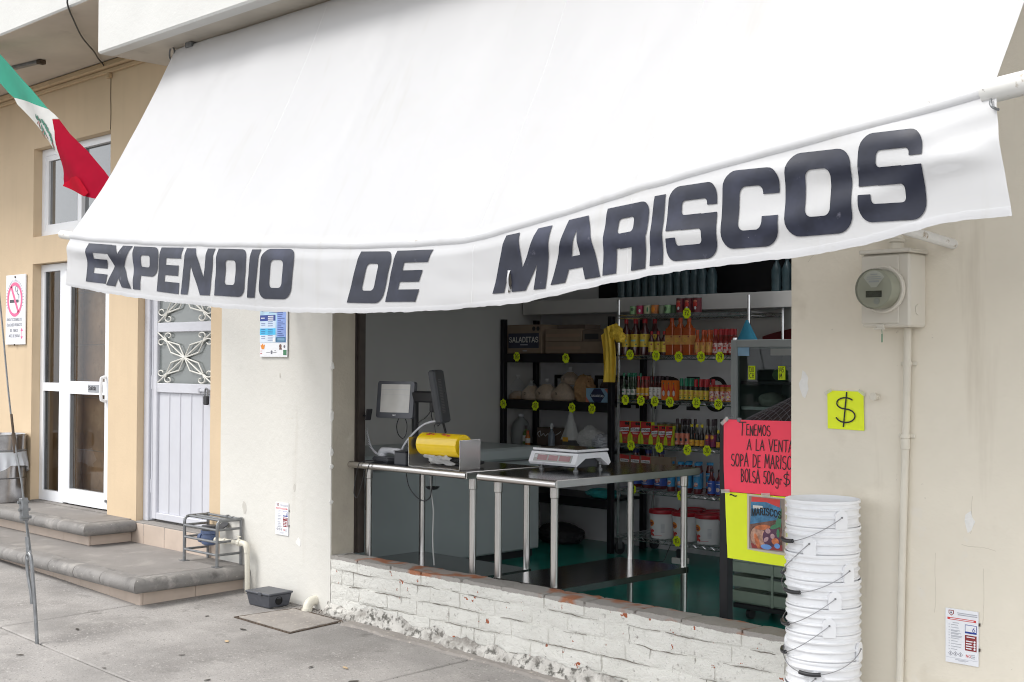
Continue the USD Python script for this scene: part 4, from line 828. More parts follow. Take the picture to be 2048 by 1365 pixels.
# ---- till: two monitors on a pole, phone, card box, film roll, scale
def plate(w, h, d, r, tilt, yaw_, c):
    m = mv(extr(rrect(-w/2, -h/2, w/2, h/2, r), d), (0, 0, -d/2)); v, f = m
    v = np.c_[v[:, 0], -v[:, 2], v[:, 1]]
    return mv(rz(rx((v, f), tilt), yaw_), c)
mt = thing('till_monitor', 'grey touch screen till monitor on a black pole facing the street', 'monitor', (-6.12, .40, TZ), world=True)
mc_, ty, tw = (-6.335, .40, 1.372), -.10, .25
def onm(u, v_, w): 
    p = np.array([[u, -w, v_]]); p = rz(rx((p, np.zeros((1, 3), int)), ty), tw)[0]; return p[0]+np.array(mc_)
part(mt, 'casing', plate(.285, .235, .032, .016, ty, tw, mc_), MONITOR)
part(mt, 'back_casing', mv(rz(rx(bx(-.11, .11, .012, .05, -.09, .09, .01), ty), tw), mc_), BLACKP)
def onplate(m, u0, v0, w): 
    v, f = vf(m); q = np.c_[v[:, 0]+u0, -(v[:, 2]+w), v[:, 1]+v0]; return mv(rz(rx((q, f), ty), tw), mc_)
part(mt, 'screen', onplate(extr(rrect(-.112, -.082, .112, .098, .003), .002), 0, 0, .0155), SCREEN, smooth=False)
part(mt, 'screen_window', onplate(cat([extr(sbox(-.11, .062, .11, .064), .0006), extr(sbox(-.11, .03, .11, .031), .0006)]), 0, 0, .0176), PRINT_L, smooth=False)
part(mt, 'badge', onplate(text('NEC', .009, True, .0006, 'c'), 0, -.104, .0161), PAPER, smooth=False)
part(mt, 'arm', cat([bx(-6.25, -6.02, .42, .50, 1.36, 1.43, .01), bx(-6.06, -6.0, .43, .50, 1.30, 1.37, .008)]), BLACKP)
part(mt, 'pole', cat([bx(-6.225, -6.19, .43, .465, TZ+.002, 1.40, .004), bx(-6.30, -6.10, .36, .53, TZ+.001, TZ+.018, .004)]), BLACKP)
part(mt, 'joint_knob', cat([rx(cyl((0, 0, 0), .014, .02, 14), math.pi/2)[0]+np.array([-5.995, .425, 1.375])]) if False else (rx(cyl((0, 0, 0), .016, .022, 14), math.pi/2)[0]+np.array([-5.985, .43, 1.375]), cyl((0, 0, 0), .016, .022, 14)[1]), CHROME)
m2 = thing('second_monitor', 'black second monitor seen edge on from its vented back', 'monitor', (-5.94, .42, 1.24), world=True)
mm = rz(ry(bx(-.022, .022, -.13, .13, -.165, .165, .012), -.16), .62)
part(m2, 'casing', mv(mm, (-5.925, .40, 1.402)), DARKP)
part(m2, 'vent_slots', cat([mv(rz(ry(bx(.0215, .0232, -.075, .005, -.10+k*.0095, -.10+k*.0095+.004), -.16), .62), (-5.925, .40, 1.402)) for k in range(22)]), GALV, smooth=False)
part(m2, 'bracket', cat([tube([(-5.985, .43, 1.375), (-5.94, .42, 1.40)], .016, 8), bx(-5.96, -5.94, .39, .46, 1.37, 1.43, .004)]), BLACKP)
part(m2, 'stand_neck', tube([(-5.90, .41, 1.24), (-5.90, .43, 1.18)], .008, 6), BLACKP)
def cable(label, pts, r, m, n=40):
    solo('cable', tube(smoothpath(pts, n), r, 6), m, label, 'cable')
cable('pale grey cable curving up from the table to the second monitor', [(-6.23, .34, 1.0), (-6.21, .34, 1.06), (-6.12, .36, 1.17), (-6.02, .38, 1.235), (-5.95, .40, 1.25), (-5.90, .41, 1.25)], .0065, PHONEW)
cable('black cable looping from the till monitor down to the table', [(-6.31, .40, 1.255), (-6.32, .39, 1.20), (-6.30, .39, 1.15), (-6.26, .39, 1.13), (-6.24, .40, 1.16), (-6.27, .42, 1.25)], .0035, BLACKP)
cable('black cables tangled behind the knob of the till monitor', [(-5.99, .42, 1.37), (-6.01, .41, 1.30), (-5.98, .40, 1.25), (-5.94, .40, 1.28), (-5.97, .40, 1.33), (-5.94, .40, 1.22), (-5.90, .40, 1.26), (-5.98, .41, 1.22), (-5.96, .41, 1.16)], .0035, BLACKP, 60)
cable('black cable slung from the monitor arm back to the pole', [(-6.02, .42, 1.32), (-6.06, .41, 1.27), (-6.12, .41, 1.24), (-6.19, .42, 1.16)], .003, BLACKP)
cable('thin black cable hanging over the front edge near the phone', [(-6.30, .30, 1.0), (-6.31, .16, 1.0), (-6.325, .095, .985), (-6.35, .09, .90), (-6.37, .09, .80), (-6.345, .09, .77), (-6.30, .09, .84), (-6.27, .092, .95)], .0028, BLACKP, 50)
cable('thin black cable hanging down beside the left table leg', [(-6.22, .22, .998), (-6.225, .1, .99), (-6.24, .088, .93), (-6.26, .09, .80), (-6.268, .10, .70)], .0028, BLACKP)
cable('black cable sagging below the table under the till', [(-6.12, .30, .96), (-6.10, .30, .86), (-6.04, .31, .79), (-5.96, .31, .765), (-5.90, .31, .80), (-5.885, .31, .95)], .0035, BLACKP)
cable('grey cable dropping from the table to the lower shelf', [(-5.93, .33, .96), (-5.91, .33, .80), (-5.895, .33, .70), (-5.90, .33, .55), (-5.885, .33, .38)], .005, SCALEG)
def helix(p0, p1, r, turns, n):
    t = np.linspace(0, 1, n); p0, p1 = np.array(p0), np.array(p1); c = p0+(p1-p0)*t[:, None]; c[:, 0] -= .05*np.sin(np.pi*t)*.3; c[:, 2] -= .04*np.sin(np.pi*t)
    a = t*turns*2*np.pi; return c+np.stack([r*np.cos(a), r*.6*np.sin(a), r*.5*np.cos(a)], -1)
ph = thing('telephone', 'pale grey desk telephone with handset lying on the left table', 'telephone', (-6.27, .29, TZ), world=True)
part(ph, 'base', mv(rz(bx(-.10, .10, -.07, .08, 0, .03, .012), -.2), (-6.25, .27, TZ+.001)), DARKP)
hs = smoothpath([(-6.375, .30, TZ+.045), (-6.34, .30, TZ+.062), (-6.27, .30, TZ+.068), (-6.20, .30, TZ+.062), (-6.155, .30, TZ+.042)], 14)
part(ph, 'handset', tube(hs, [.014, .022, .024, .022, .02, .019, .019, .019, .02, .022, .024, .026, .026, .016], 10), PHONEW, smooth=60)
part(ph, 'earpiece', cat([cyl((-6.345, .295, TZ+.02), .026, .03, 12, .005), cyl((-6.185, .295, TZ+.02), .026, .03, 12, .005)]), PHONEW)
part(ph, 'coiled_cord', tube(helix((-6.455, .25, 1.19), (-6.375, .30, TZ+.035), .008, 22, 260), .0022, 4), PHONEW)
cbx = thing('card_reader_box', 'small black box with rounded edges standing beside the phone', 'box', (-6.02, .2, TZ), world=True)
part(cbx, 'body', bx(-6.065, -5.955, .155, .235, TZ, TZ+.078, .006), DARKP); part(cbx, 'lid', bx(-6.067, -5.953, .153, .237, TZ+.0785, TZ+.084, .002), BLACKP)
pr = thing('receipt_printer', 'black receipt printer with a red top behind the film roll', 'printer', (-6.12, .50, TZ), world=True)
part(pr, 'body', bx(-6.24, -6.02, .50, .66, TZ+.001, TZ+.115, .008), BLACKP); part(pr, 'red_cover', bx(-6.17, -5.98, .49, .60, TZ+.1155, TZ+.130, .004), mat('dull_red_plastic', (.22, .03, .03), .45))
tp = solo('tape_roll', mv(rz(rx(lathe([(.025, 0), (.045, 0), (.045, .03), (.025, .03), (.025, 0)], 20), math.pi/2), .3), (-5.965, .34, TZ+.055)), SCREEN, 'pale roll of tape standing between the black box and film roll', 'tape roll')
kp = thing('keypad', 'small black keypad lying behind the film roll holder', 'keypad', (-5.72, .42, TZ), world=True)
part(kp, 'body', mv(rz(rx(bx(-.10, .10, -.05, .05, 0, .018, .004), .12), .2), (-5.70, .42, TZ+.008)), BLACKP)
for i in range(7):
    for j in range(3):
        part(kp, 'key', mv(rz(rx(bx(-.088+i*.025, -.070+i*.025, -.04+j*.027, -.02+j*.027, .0185, .026, .003), .12), .2), (-5.70, .42, TZ+.008)), DARKP, smooth=False)

# stretch film roll in its steel stand
fr = thing('film_roll_stand', 'bent stainless steel stand holding the yellow film roll', 'stand', (-5.66, .2, TZ), world=True)
part(fr, 'base_plate', bx(-5.905, -5.455, .135, .30, TZ+.001, TZ+.005, .001), BRUSHED, smooth=False)
part(fr, 'side_plate', bx(-5.908, -5.904, .135, .30, TZ+.0055, TZ+.175, .001), BRUSHED, smooth=False)
part(fr, 'side_plate', bx(-5.456, -5.452, .135, .30, TZ+.0055, TZ+.175, .001), BRUSHED, smooth=False)
flr = thing('film_roll', 'yellow roll of cling film with red print on its steel stand', 'film roll', (-5.68, .22, TZ+.13), world=True)
def rollm(prof, x0, n=36):
    v, f = lathe(prof, n); return np.c_[x0+v[:, 2], .222+v[:, 1], TZ+.135+v[:, 0]], f[:, ::-1]
part(flr, 'film', rollm([(.038, 0), (.066, 0), (.0685, .004), (.0685, .346), (.066, .35), (.038, .35)], -5.862), FILMY, smooth=50)
part(flr, 'core', rollm([(.032, -.012), (.037, -.012), (.037, .375), (.032, .375), (.032, .36)], -5.862), mat('grey_core', (.10, .09, .09), .5), smooth=50)
def onroll(m, r=.0692, a0=0.):
    v, f = vf(m); a = v[:, 1]/r+a0; return np.c_[v[:, 0], .222-r*np.cos(a)*1-0*a, TZ+.135+r*np.sin(a)], f
for k, (x0, w, aa, mm_) in enumerate(((-5.80, .035, .95, RED_P), (-5.75, .02, .98, RED_P), (-5.66, .03, 1.0, RED_P), (-5.62, .03, .9, RED_P), (-5.79, .03, 1.12, MAROON), (-5.68, .03, 1.14, MAROON))):
    part(flr, 'print', onroll(cutgrid(sbox(x0, 0, x0+w, .014), .02, .004), a0=aa), mm_, smooth=False)
part(flr, 'loose_film', mv(gridmesh(lambda u, v: np.stack([-5.80+.22*u+.01*noise2(u*9, v*4, 1, 3), .17+.05*noise2(u*6, v*6, 1, 4)+.04*v, TZ+.075-.055*v+.02*noise2(u*8, v*5, 1.3, 5)], -1), 18, 10), (0, 0, 0)), FILM2, smooth=60)

sc = thing('weighing_scale', 'white electronic weighing scale with three price windows on the right table', 'scale', (-5.0, .68, TZ), world=True)
sx0, sx1, sy0, sy1 = -5.305, -4.935, .55, .86
def wedge(x0, x1, pts):
    v, f = extr(Polygon(pts), x1-x0); return np.c_[x0+v[:, 2], v[:, 0], v[:, 1]], f
part(sc, 'body', wedge(sx0, sx1, [(sy0, TZ+.045), (sy0+.028, TZ+.105), (sy1-.03, TZ+.105), (sy1, TZ+.045), (sy1-.02, TZ+.028), (sy1-.09, TZ+.075), (sy0+.09, TZ+.075), (sy0+.012, TZ+.030)]), SCALEW, smooth=20)
part(sc, 'underside', bx(sx0+.07, sx1-.05, sy0+.06, sy1-.06, TZ+.018, TZ+.074, .006), DARKP)
part(sc, 'weighing_plate', bx(sx0+.012, sx1-.005, sy0+.02, sy1-.01, TZ+.112, TZ+.126, .004), SCALEW)
part(sc, 'plate_cover', bx(sx0+.02, sx1-.012, sy0+.03, sy1-.02, TZ+.1262, TZ+.1275), STAIN_TOP, smooth=False)
for lx, ly in ((sx0+.06, sy0+.05), (sx1-.04, sy0+.05), (sx0+.06, sy1-.05), (sx1-.04, sy1-.05)):
    part(sc, 'foot', mv(lathe([(.016, 0), (.016, .008), (.008, .012), (.008, .03), (.014, .034), (.014, .05)], 10), (lx, ly, TZ+.0005)), GALV)
def onface(m, u, w_):
    v, f = vf(m); q = v; ZZ = .047+q[:, 1]*.92; return np.c_[sx0+u+q[:, 0], sy0+(ZZ-.045)/.06*.028-.0012-q[:, 2]-w_, TZ+ZZ], f
part(sc, 'display_panel', onface(extr(rrect(.035, .004, .335, .050, .004), .0012), 0, 0), SCALEG, smooth=False)
for k, (a, b) in enumerate(((.065, .140), (.152, .225), (.237, .322))):
    part(sc, 'price_window', onface(extr(sbox(a, .012, b, .044), .0012), 0, .0013), SCALER, smooth=False)
part(sc, 'display_print', onface(cat([extr(sbox(.04, .026+.007*k, .06, .029+.007*k), .0006) for k in range(3)]+[extr(sbox(x, .0455, x+.05, .047), .0006) for x in (.07, .16, .25)]), 0, .0013), PAPER, smooth=False)

# chest freezer along the left wall
cf = thing('chest_freezer', 'long pale grey chest freezer along the left wall behind the work table', 'freezer', (-7.5, 1.4, FZ), world=True)
part(cf, 'body', bx(-7.97, -7.06, .32, 2.48, FZ+.06, .845, .012), FREEZ)
part(cf, 'lid', bx(-7.985, -7.035, .30, 2.50, .858, .955, .016), FREEZ)
part(cf, 'lid_seal', bx(-7.96, -7.07, .33, 2.47, .8455, .8575), ALU_D, smooth=False)
part(cf, 'plinth', bx(-7.93, -7.10, .36, 2.44, FZ, FZ+.0595), BLACKP, smooth=False)
part(cf, 'handle', bx(-7.034, -7.015, 1.25, 1.45, .875, .905, .006), ALU_D)

# ================================================================== SHELVING
SY0, SY1 = 2.95, 3.40
bs_ = thing('black_shelf_unit', 'tall black steel shelf unit with boxes and bags beside the freezer', 'shelf unit', (-7.35, 3.15, FZ), world=True)
BX0, BX1 = -8.06+.07, -6.72
for x in (BX0, BX1-.045):
    for y in (SY0, SY1-.045): part(bs_, 'post', bx(x, x+.045, y, y+.045, FZ, 1.985, .003), BLACKM)
for z in (1.687, 1.29, .90, .515): part(bs_, 'shelf_board', cat([bx(BX0+.0455, BX1-.0455, SY0+.012, SY1-.012, z-.02, z, .002), bx(BX0+.0455, BX1-.0455, SY0+.001, SY0+.012, z-.075, z-.0, .002)]), BLACKM)
ws = thing('wire_shelf_unit', 'chrome wire shelf unit on castors full of sauce bottles and cartons', 'shelf unit', (-6.03, 3.17, FZ), world=True)
WX0, WX1 = -6.655, -5.42
for x in (WX0, WX1):
    for y in (SY0+.01, SY1):
        ps = part(ws, 'post', cat([tube([(x, y, FZ+.14), (x, y, 2.115)], .0125, 10)]), CHROME)
        part(ps, 'castor', cat([ry(mv(cyl((0, 0, -.014), .055, .028, 16, .006), (0, 0, 0)), math.pi/2)[0]+np.array([x, y+.02, FZ+.056])]) if False else mv(ry(cyl((0, 0, -.014), .055, .028, 16, .006), math.pi/2), (x, y+.02, FZ+.056)), BLACKP)
        part(ps, 'fork', cat([bx(x-.02, x-.017, y-.02, y+.03, FZ+.05, FZ+.135), bx(x+.017, x+.02, y-.02, y+.03, FZ+.05, FZ+.135), bx(x-.02, x+.02, y-.02, y+.03, FZ+.1355, FZ+.14)]), GALV, smooth=False)
SH = [1.995, 1.675, 1.328, .980, .628, .255]
for z in SH:
    ms = []
    for y in (SY0, SY1):
        ms += [tube([(WX0, y, z-.004), (WX1, y, z-.004)], .004, 5), tube([(WX0, y, z-.03), (WX1, y, z-.03)], .004, 5)]
        n = 30; ms.append(tube([(WX0+(WX1-WX0)*k/n, y, z-.004-.026*(k % 2)) for k in range(n+1)], .0025, 4))
    for x in (WX0, WX1): ms += [tube([(x, SY0, z-.004), (x, SY1, z-.004)], .004, 5), tube([(x, SY0, z-.03), (x, SY1, z-.03)], .004, 5)]
    for k in range(1, 42): ms.append(tube([(WX0+(WX1-WX0)*k/42, SY0, z-.001), (WX0+(WX1-WX0)*k/42, SY1, z-.001)], .0018, 4, False))
    part(ws, 'wire_shelf', cat(ms), CHROME)

# ---- goods. Everything below stands with its front towards the street.
SAUCE_D = mat('dark_red_sauce', (.055, .010, .012), .12, .15, 20, coat=.5); SAUCE_O = mat('orange_sauce', (.42, .075, .012), .14, .12, 20, coat=.5)
SAUCE_K = mat('near_black_sauce', (.010, .008, .008), .1, .2, 20, coat=.6); SAUCE_G = mat('dark_green_glass', (.018, .045, .02), .1, .2, 20, coat=.6); SAUCE_R = mat('red_brown_sauce', (.20, .022, .018), .14, .2, 20, coat=.5)
JUICE = mat('tomato_juice_bottle', (.11, .018, .022), .12, .15, 18, coat=.5)
CAP_R = mat('red_cap', (.42, .022, .03), .35, .05, 20); CAP_G = mat('green_cap', (.02, .20, .11), .35, .06, 20); CAP_Y = mat('yellow_cap', (.75, .62, .02), .35, .05, 20); CAP_B = mat('blue_cap', (.03, .27, .55), .3, .05, 20); CAP_D = mat('dark_cap', (.03, .015, .02), .35, .2, 20); CAP_DB = mat('navy_cap', (.02, .03, .16), .35, .2, 20); CAP_O = mat('orange_cap', (.55, .09, .03), .35, .05, 20)
LAB_Y = mat('yellow_label', (.72, .53, .07), .45, .08, 40); LAB_W = mat('white_label', (.68, .66, .64), .5, .05, 40); LAB_O = mat('pale_orange_label', (.66, .33, .10), .45, .15, 40); LAB_P = mat('purple_label', (.22, .03, .10), .45, .2, 40); LAB_YO = mat('amber_label', (.78, .42, .04), .45, .1, 40); LAB_C = mat('cyan_blue_label', (.05, .27, .52), .4, .2, 30); LAB_B = mat('blue_label', (.04, .10, .42), .4, .2, 30); LAB_S = mat('salmon_label', (.62, .20, .13), .45, .15, 40); LAB_WR = mat('white_red_label', (.70, .55, .52), .45, .2, 60, spots=[((.45, .05, .04), 60, .5, .56)])
BLUEISH = mat('pale_turquoise_print', (.24, .50, .50), .5)
def bottle(name, cat_, H, R, neck, shoulder, liquid, cap, caph, label, lz, marks=(), square=False, capr=None, cream=None):
    """make(label, loc, group): a bottle of height H, radius R; marks = [(material, u, v, polygon kind, size)] printed on the label."""
    def make(lab, loc, group):
        t = thing(name, lab, cat_, loc, 0, group)
        pr_ = [(R*.9, 0), (R, R*.12), (R, shoulder*H), (R*.86, (shoulder+.05)*H), (neck*1.25, (shoulder+.16)*H if shoulder < .75 else (shoulder+.09)*H), (neck, H-caph-.004), (neck, H-.004)]
        if square:
            b = mv(extr(rrect(-R, -R, R, R, R*.3), shoulder*H), (0, 0, .0)); top = mv(lathe([(R*1.02, 0), (R*.8, .05*H), (neck*1.2, .12*H), (neck, (1-shoulder)*H-.004)], 14), (0, 0, shoulder*H)); body = cat([b, top])
        else: body = lathe(pr_, 14)
        part(t, 'bottle', body, liquid, smooth=45)
        cr = capr or neck*1.18
        part(t, 'cap', mv(lathe([(cr, 0), (cr, caph*.92), (cr*.85, caph)], 14), (0, 0, H-caph)), cap, smooth=45)
        if label is not None:
            z0, z1 = lz[0]*H, lz[1]*H
            if square: lb = part(t, 'label', bx(-R*1.012, R*1.012, -R*1.012, R*1.012, z0, z1), label, smooth=False)
            else: lb = part(t, 'label', mv(lathe([(R*1.0, 0), (R*1.014, .0004), (R*1.014, z1-z0-.0004), (R, z1-z0)], 18), (0, 0, z0)), label, smooth=45)
            for mm_, u, vv, kind, s in marks:
                if kind == 'dot': pg = Point(u*R, 0).buffer(s*R, quad_segs=4)
                elif kind == 'ring': pg = Point(u*R, 0).buffer(s*R, quad_segs=5).difference(Point(u*R, 0).buffer(s*R*.68, quad_segs=5))
                else: pg = sbox(u*R-s[0]*R, -s[1]*H/2, u*R+s[0]*R, s[1]*H/2)
                m_ = cutgrid(pg, R*.3, H*.2); q = m_[0]; z = z0+vv*(z1-z0)
                if square: part(lb, 'print', (np.c_[q[:, 0], -R*1.02-.0006+0*q[:, 0], z+q[:, 1]], m_[1]), mm_, smooth=False)
                else:
                    a = q[:, 0]/R; part(lb, 'print', (np.c_[R*1.025*np.sin(a), -R*1.025*np.cos(a), z+q[:, 1]], m_[1]), mm_, smooth=False)
        return t
    return make
ORD5 = ['leftmost', 'second from left', 'third from left', 'fourth from left', 'rightmost']
z1, z2, z3, z4, z5, z6 = [s+.0015 for s in SH]
P = lambda xs_, y, z: [(x, y, z) for x in xs_]
# top wire shelf: tins
def tin(R, H, body, band, marks=()):
    def make(lab, loc, group):
        t = thing('tin', lab, 'tin', loc, 0, group)
        part(t, 'can', lathe([(R*.97, 0), (R, .002), (R, H-.002), (R*.97, H), (R*.93, H-.002)], 18), GALV, smooth=40)
        lb = part(t, 'label', mv(lathe([(R*1.01, 0), (R*1.01, H*.9)], 18), (0, 0, H*.05)), body, smooth=40)
        for mm_, u, z, a, b in marks:
            m_ = cutgrid(affinity.scale(Point(0, 0).buffer(1, quad_segs=4), a*R, b*H), R*.3, H*.3); q = m_[0]; an = q[:, 0]/R+u
            part(lb, 'print', (np.c_[R*1.022*np.sin(an), -R*1.022*np.cos(an), z*H+q[:, 1]], m_[1]), mm_, smooth=False)
        return t
    return make
TG = mat('pale_green_label', (.30, .52, .26), .45, .15, 40); TK = mat('deep_pink_label', (.50, .04, .12), .45, .1, 40); TCG = mat('cream_green_label', (.55, .56, .36), .45, .12, 40); TOR = mat('pumpkin_label', (.55, .19, .06), .45, .2, 40); TDG = mat('dark_green_label', (.07, .13, .07), .45, .3, 40); TMR = mat('dark_maroon_label', (.14, .02, .03), .4, .25, 40)
tin(.029, .068, TG, None, [(TDG, .3, .6, .4, .2)])('small pale green tin at the left end of the top wire shelf', (-6.555, 3.02, z1), None)
tin(.031, .072, TK, None, [(PAPER, .5, .4, .25, .18)])('deep pink tin on the top wire shelf between green and cream tins', (-6.485, 3.02, z1), None)
tin(.031, .072, TCG, None, [(GREEN_P, .6, .5, .2, .3)])('cream and green tin beside the deep pink tin', (-6.412, 3.02, z1), None)
tin(.032, .074, TOR, None, [(ORANGE_P, 0, .5, .6, .3)])('orange tin on the top wire shelf below a white stopper', (-6.335, 3.02, z1), None)
tin(.026, .068, mat('grey_green_label', (.24, .28, .20), .5, .1, 30), None)('grey green tin just right of the orange tin', (-6.268, 3.02, z1), None)
tin(.027, .070, TG, None, [(TDG, -.2, .5, .5, .3)])('green tin with dark patch near the middle of the top shelf', (-6.21, 3.02, z1), None)
tin(.024, .068, TDG, None)('dark green tin at the right end of the row of small tins', (-6.158, 3.03, z1), None)
row(tin(.033, .118, TMR, None, [(PAPER, .1, .32, .28, .11), (RED_P, -.15, .55, .75, .2), (LAB_S, 0, .75, .6, .08)]), P((-6.088, -6.008, -5.928), 3.02, z1), '{o} of three tall maroon tins above the 72 price tag', 'maroon tins on the top wire shelf')
# second shelf
SRC = row(bottle('sauce_bottle', 'bottle', .285, .038, .0135, .62, SAUCE_D, CAP_R, .034, LAB_Y, (.22, .58), [(BLUEISH, .15, .5, 'bar', (.55, .045)), (MAROON, -.75, .72, 'dot', .22), (GREEN_P, .8, .2, 'dot', .15), (MAROON, .6, .85, 'dot', .14)]), P((-6.628, -6.535, -6.442), 3.02, z2), '{o} of three large dark red sauce bottles with yellow labels and red caps', 'large dark red sauce bottles')
behind(SRC, P((-6.60, -6.505, -6.41), 3.11, z2), 'large dark red bottles')
row(bottle('sauce_bottle', 'bottle', .185, .026, .010, .60, SAUCE_D, CAP_R, .026, LAB_Y, (.12, .56), [(MAROON, .6, .75, 'dot', .25), (LAB_O, 0, .35, 'bar', (.6, .04))]), P((-6.355, -6.288, -6.229), 3.0, z2), '{o} of three small dark red sauce bottles with yellow labels', 'small dark red sauce bottles')
row(bottle('sauce_bottle', 'bottle', .185, .026, .010, .60, SAUCE_O, CAP_O, .030, LAB_O, (.12, .56)), P((-6.26, -6.20), 3.10, z2), '{o} of two orange capped bottles behind the small dark red ones', 'orange capped bottles in the second row')
row(bottle('sauce_bottle', 'bottle', .285, .038, .014, .72, SAUCE_O, CAP_O, .030, LAB_O, (.28, .53), [(LAB_Y, -.2, .5, 'ring', .42), (MAROON, .6, .85, 'dot', .17)], square=True), P((-6.170, -6.088, -6.006), 3.02, z2), '{o} of three large square orange sauce bottles', 'large square orange sauce bottles')
SRC = row(bottle('sauce_bottle', 'bottle', .19, .024, .0105, .52, SAUCE_O, CAP_O, .034, LAB_O, (.10, .50), [(LAB_Y, 0, .5, 'ring', .55), (MAROON, .6, .85, 'dot', .2)]), P((-5.91, -5.857, -5.801), 3.0, z2), '{o} of three small orange sauce bottles with ringed labels', 'small orange sauce bottles')
behind(SRC, P((-5.885, -5.83, -5.775), 3.07, z2), 'small orange bottles')
SRC = row(bottle('sauce_bottle', 'bottle', .195, .023, .0125, .50, SAUCE_R, CAP_R, .045, LAB_WR, (.08, .46), [(RED_P, 0, .5, 'bar', (.7, .07))]), P((-5.743, -5.697, -5.648, -5.597), 3.0, z2), '{o} of four red sauce bottles with red and white labels', 'red and white labelled sauce bottles')
behind(SRC, P((-5.72, -5.67, -5.62), 3.07, z2), 'red and white bottles')
# third shelf
SRC = row(bottle('sauce_bottle', 'bottle', .205, .0165, .0085, .42, SAUCE_G, CAP_G, .03, LAB_W, (.16, .38), [(GREEN_P, 0, .5, 'bar', (.8, .05)), (GREEN_P, 0, .8, 'bar', (.5, .03))]), P((-6.620, -6.572, -6.524), 2.985, z3), '{o} of three slender green sauce bottles at the end of the third shelf', 'slender green sauce bottles')
behind(SRC, P((-6.598, -6.55, -6.50), 3.045, z3), 'slender green bottles')
SRC = row(bottle('sauce_bottle', 'bottle', .18, .0175, .0095, .52, SAUCE_R, CAP_R, .028, LAB_YO, (.15, .50), [(PAPER, 0, .25, 'bar', (.9, .05)), (MARKER, .1, .25, 'bar', (.5, .018))]), P((-6.47, -6.428, -6.386), 2.985, z3), '{o} of three thin red sauce bottles with amber labels', 'thin red sauce bottles with amber labels')
behind(SRC, P((-6.449, -6.407, -6.362), 3.045, z3), 'thin amber labelled bottles')
SRC = row(bottle('sauce_bottle', 'bottle', .185, .0195, .0095, .50, SAUCE_D, CAP_D, .045, LAB_W, (.04, .52), [(MAROON, 0, .3, 'dot', .3), (PRINT_G, 0, .6, 'bar', (.6, .02)), (MAROON, 0, .8, 'dot', .2)]), P((-6.342, -6.302, -6.262), 2.985, z3), '{o} of three dark sauce bottles with tall white labels', 'dark sauce bottles with tall white labels')
behind(SRC, P((-6.322, -6.282, -6.235), 3.045, z3), 'white labelled dark bottles')
def sauce_box(lab, loc, group):
    t = thing('sauce_box', lab, 'box', loc, 0, group); part(t, 'carton', bx(-.0225, .0225, -.0225, .0225, 0, .152, .001), mat('orange_carton', (.70, .16, .015), .5, .05, 20) if 'orange_carton' not in MATS else MATS['orange_carton'])
    dd = wall_(extr(affinity.translate(affinity.scale(Point(0, 0).buffer(1, quad_segs=5), .011, .022), 0, .052), .0006), 0, -.0226, 0); part(t, 'oval_label', dd, LAB_W, smooth=False)
    part(t, 'printed_bottle', wall_(extr(unary_union([Polygon([(-.013, .03), (.013, .03), (.013, .075), (.004, .10), (.004, .122), (-.004, .122), (-.004, .10), (-.013, .075)]).difference(affinity.translate(affinity.scale(Point(0, 0).buffer(1, quad_segs=5), .0112, .0222), 0, .052))]), .0005), 0, -.0226, 0), RED_P, smooth=False)
    part(t, 'printed_cap', wall_(extr(sbox(-.004, .1225, .004, .134), .0005), 0, -.0226, 0), GREEN_P, smooth=False)
    return t
row(sauce_box, P((-6.205, -6.156, -6.107), 2.985, z3), '{o} of three bright orange sauce cartons printed with a bottle', 'orange sauce cartons')
for nm, xs_, cp, wd in (('green', (-6.048, -6.004, -5.960), CAP_G, 'green'), ('red', (-5.912, -5.866, -5.820), CAP_R, 'red')):
    behind(row(bottle('sauce_bottle', 'bottle', .17 if nm == 'green' else .165, .0195, .0125, .48, SAUCE_K, cp, .06, LAB_Y, (.05, .48), [(MARKER, 0, .42, 'bar', (.95, .012)), (LAB_O, 0, .7, 'dot', .5), (GREEN_P, 0, .2, 'dot', .35)]), P(xs_, 2.985, z3), '{o} of three '+wd+' capped dark sauce bottles with yellow labels', wd+' capped sauce bottles'), P([x+.023 for x in xs_], 3.045, z3), wd+' capped dark bottles')
SRC = row(bottle('spice_jar', 'jar', .125, .0205, .0195, .72, mat('amber_spice', (.50, .24, .04), .2, .2, 30), CAP_R, .022, LAB_WR, (.06, .62), [(LAB_Y, .5, .4, 'dot', .35)], capr=.021), P((-5.765, -5.716, -5.667, -5.618), 2.985, z3), '{o} of four small spice jars with red lids', 'small spice jars with red lids')
behind(SRC, P((-5.74, -5.69, -5.64), 3.045, z3), 'small spice jars')
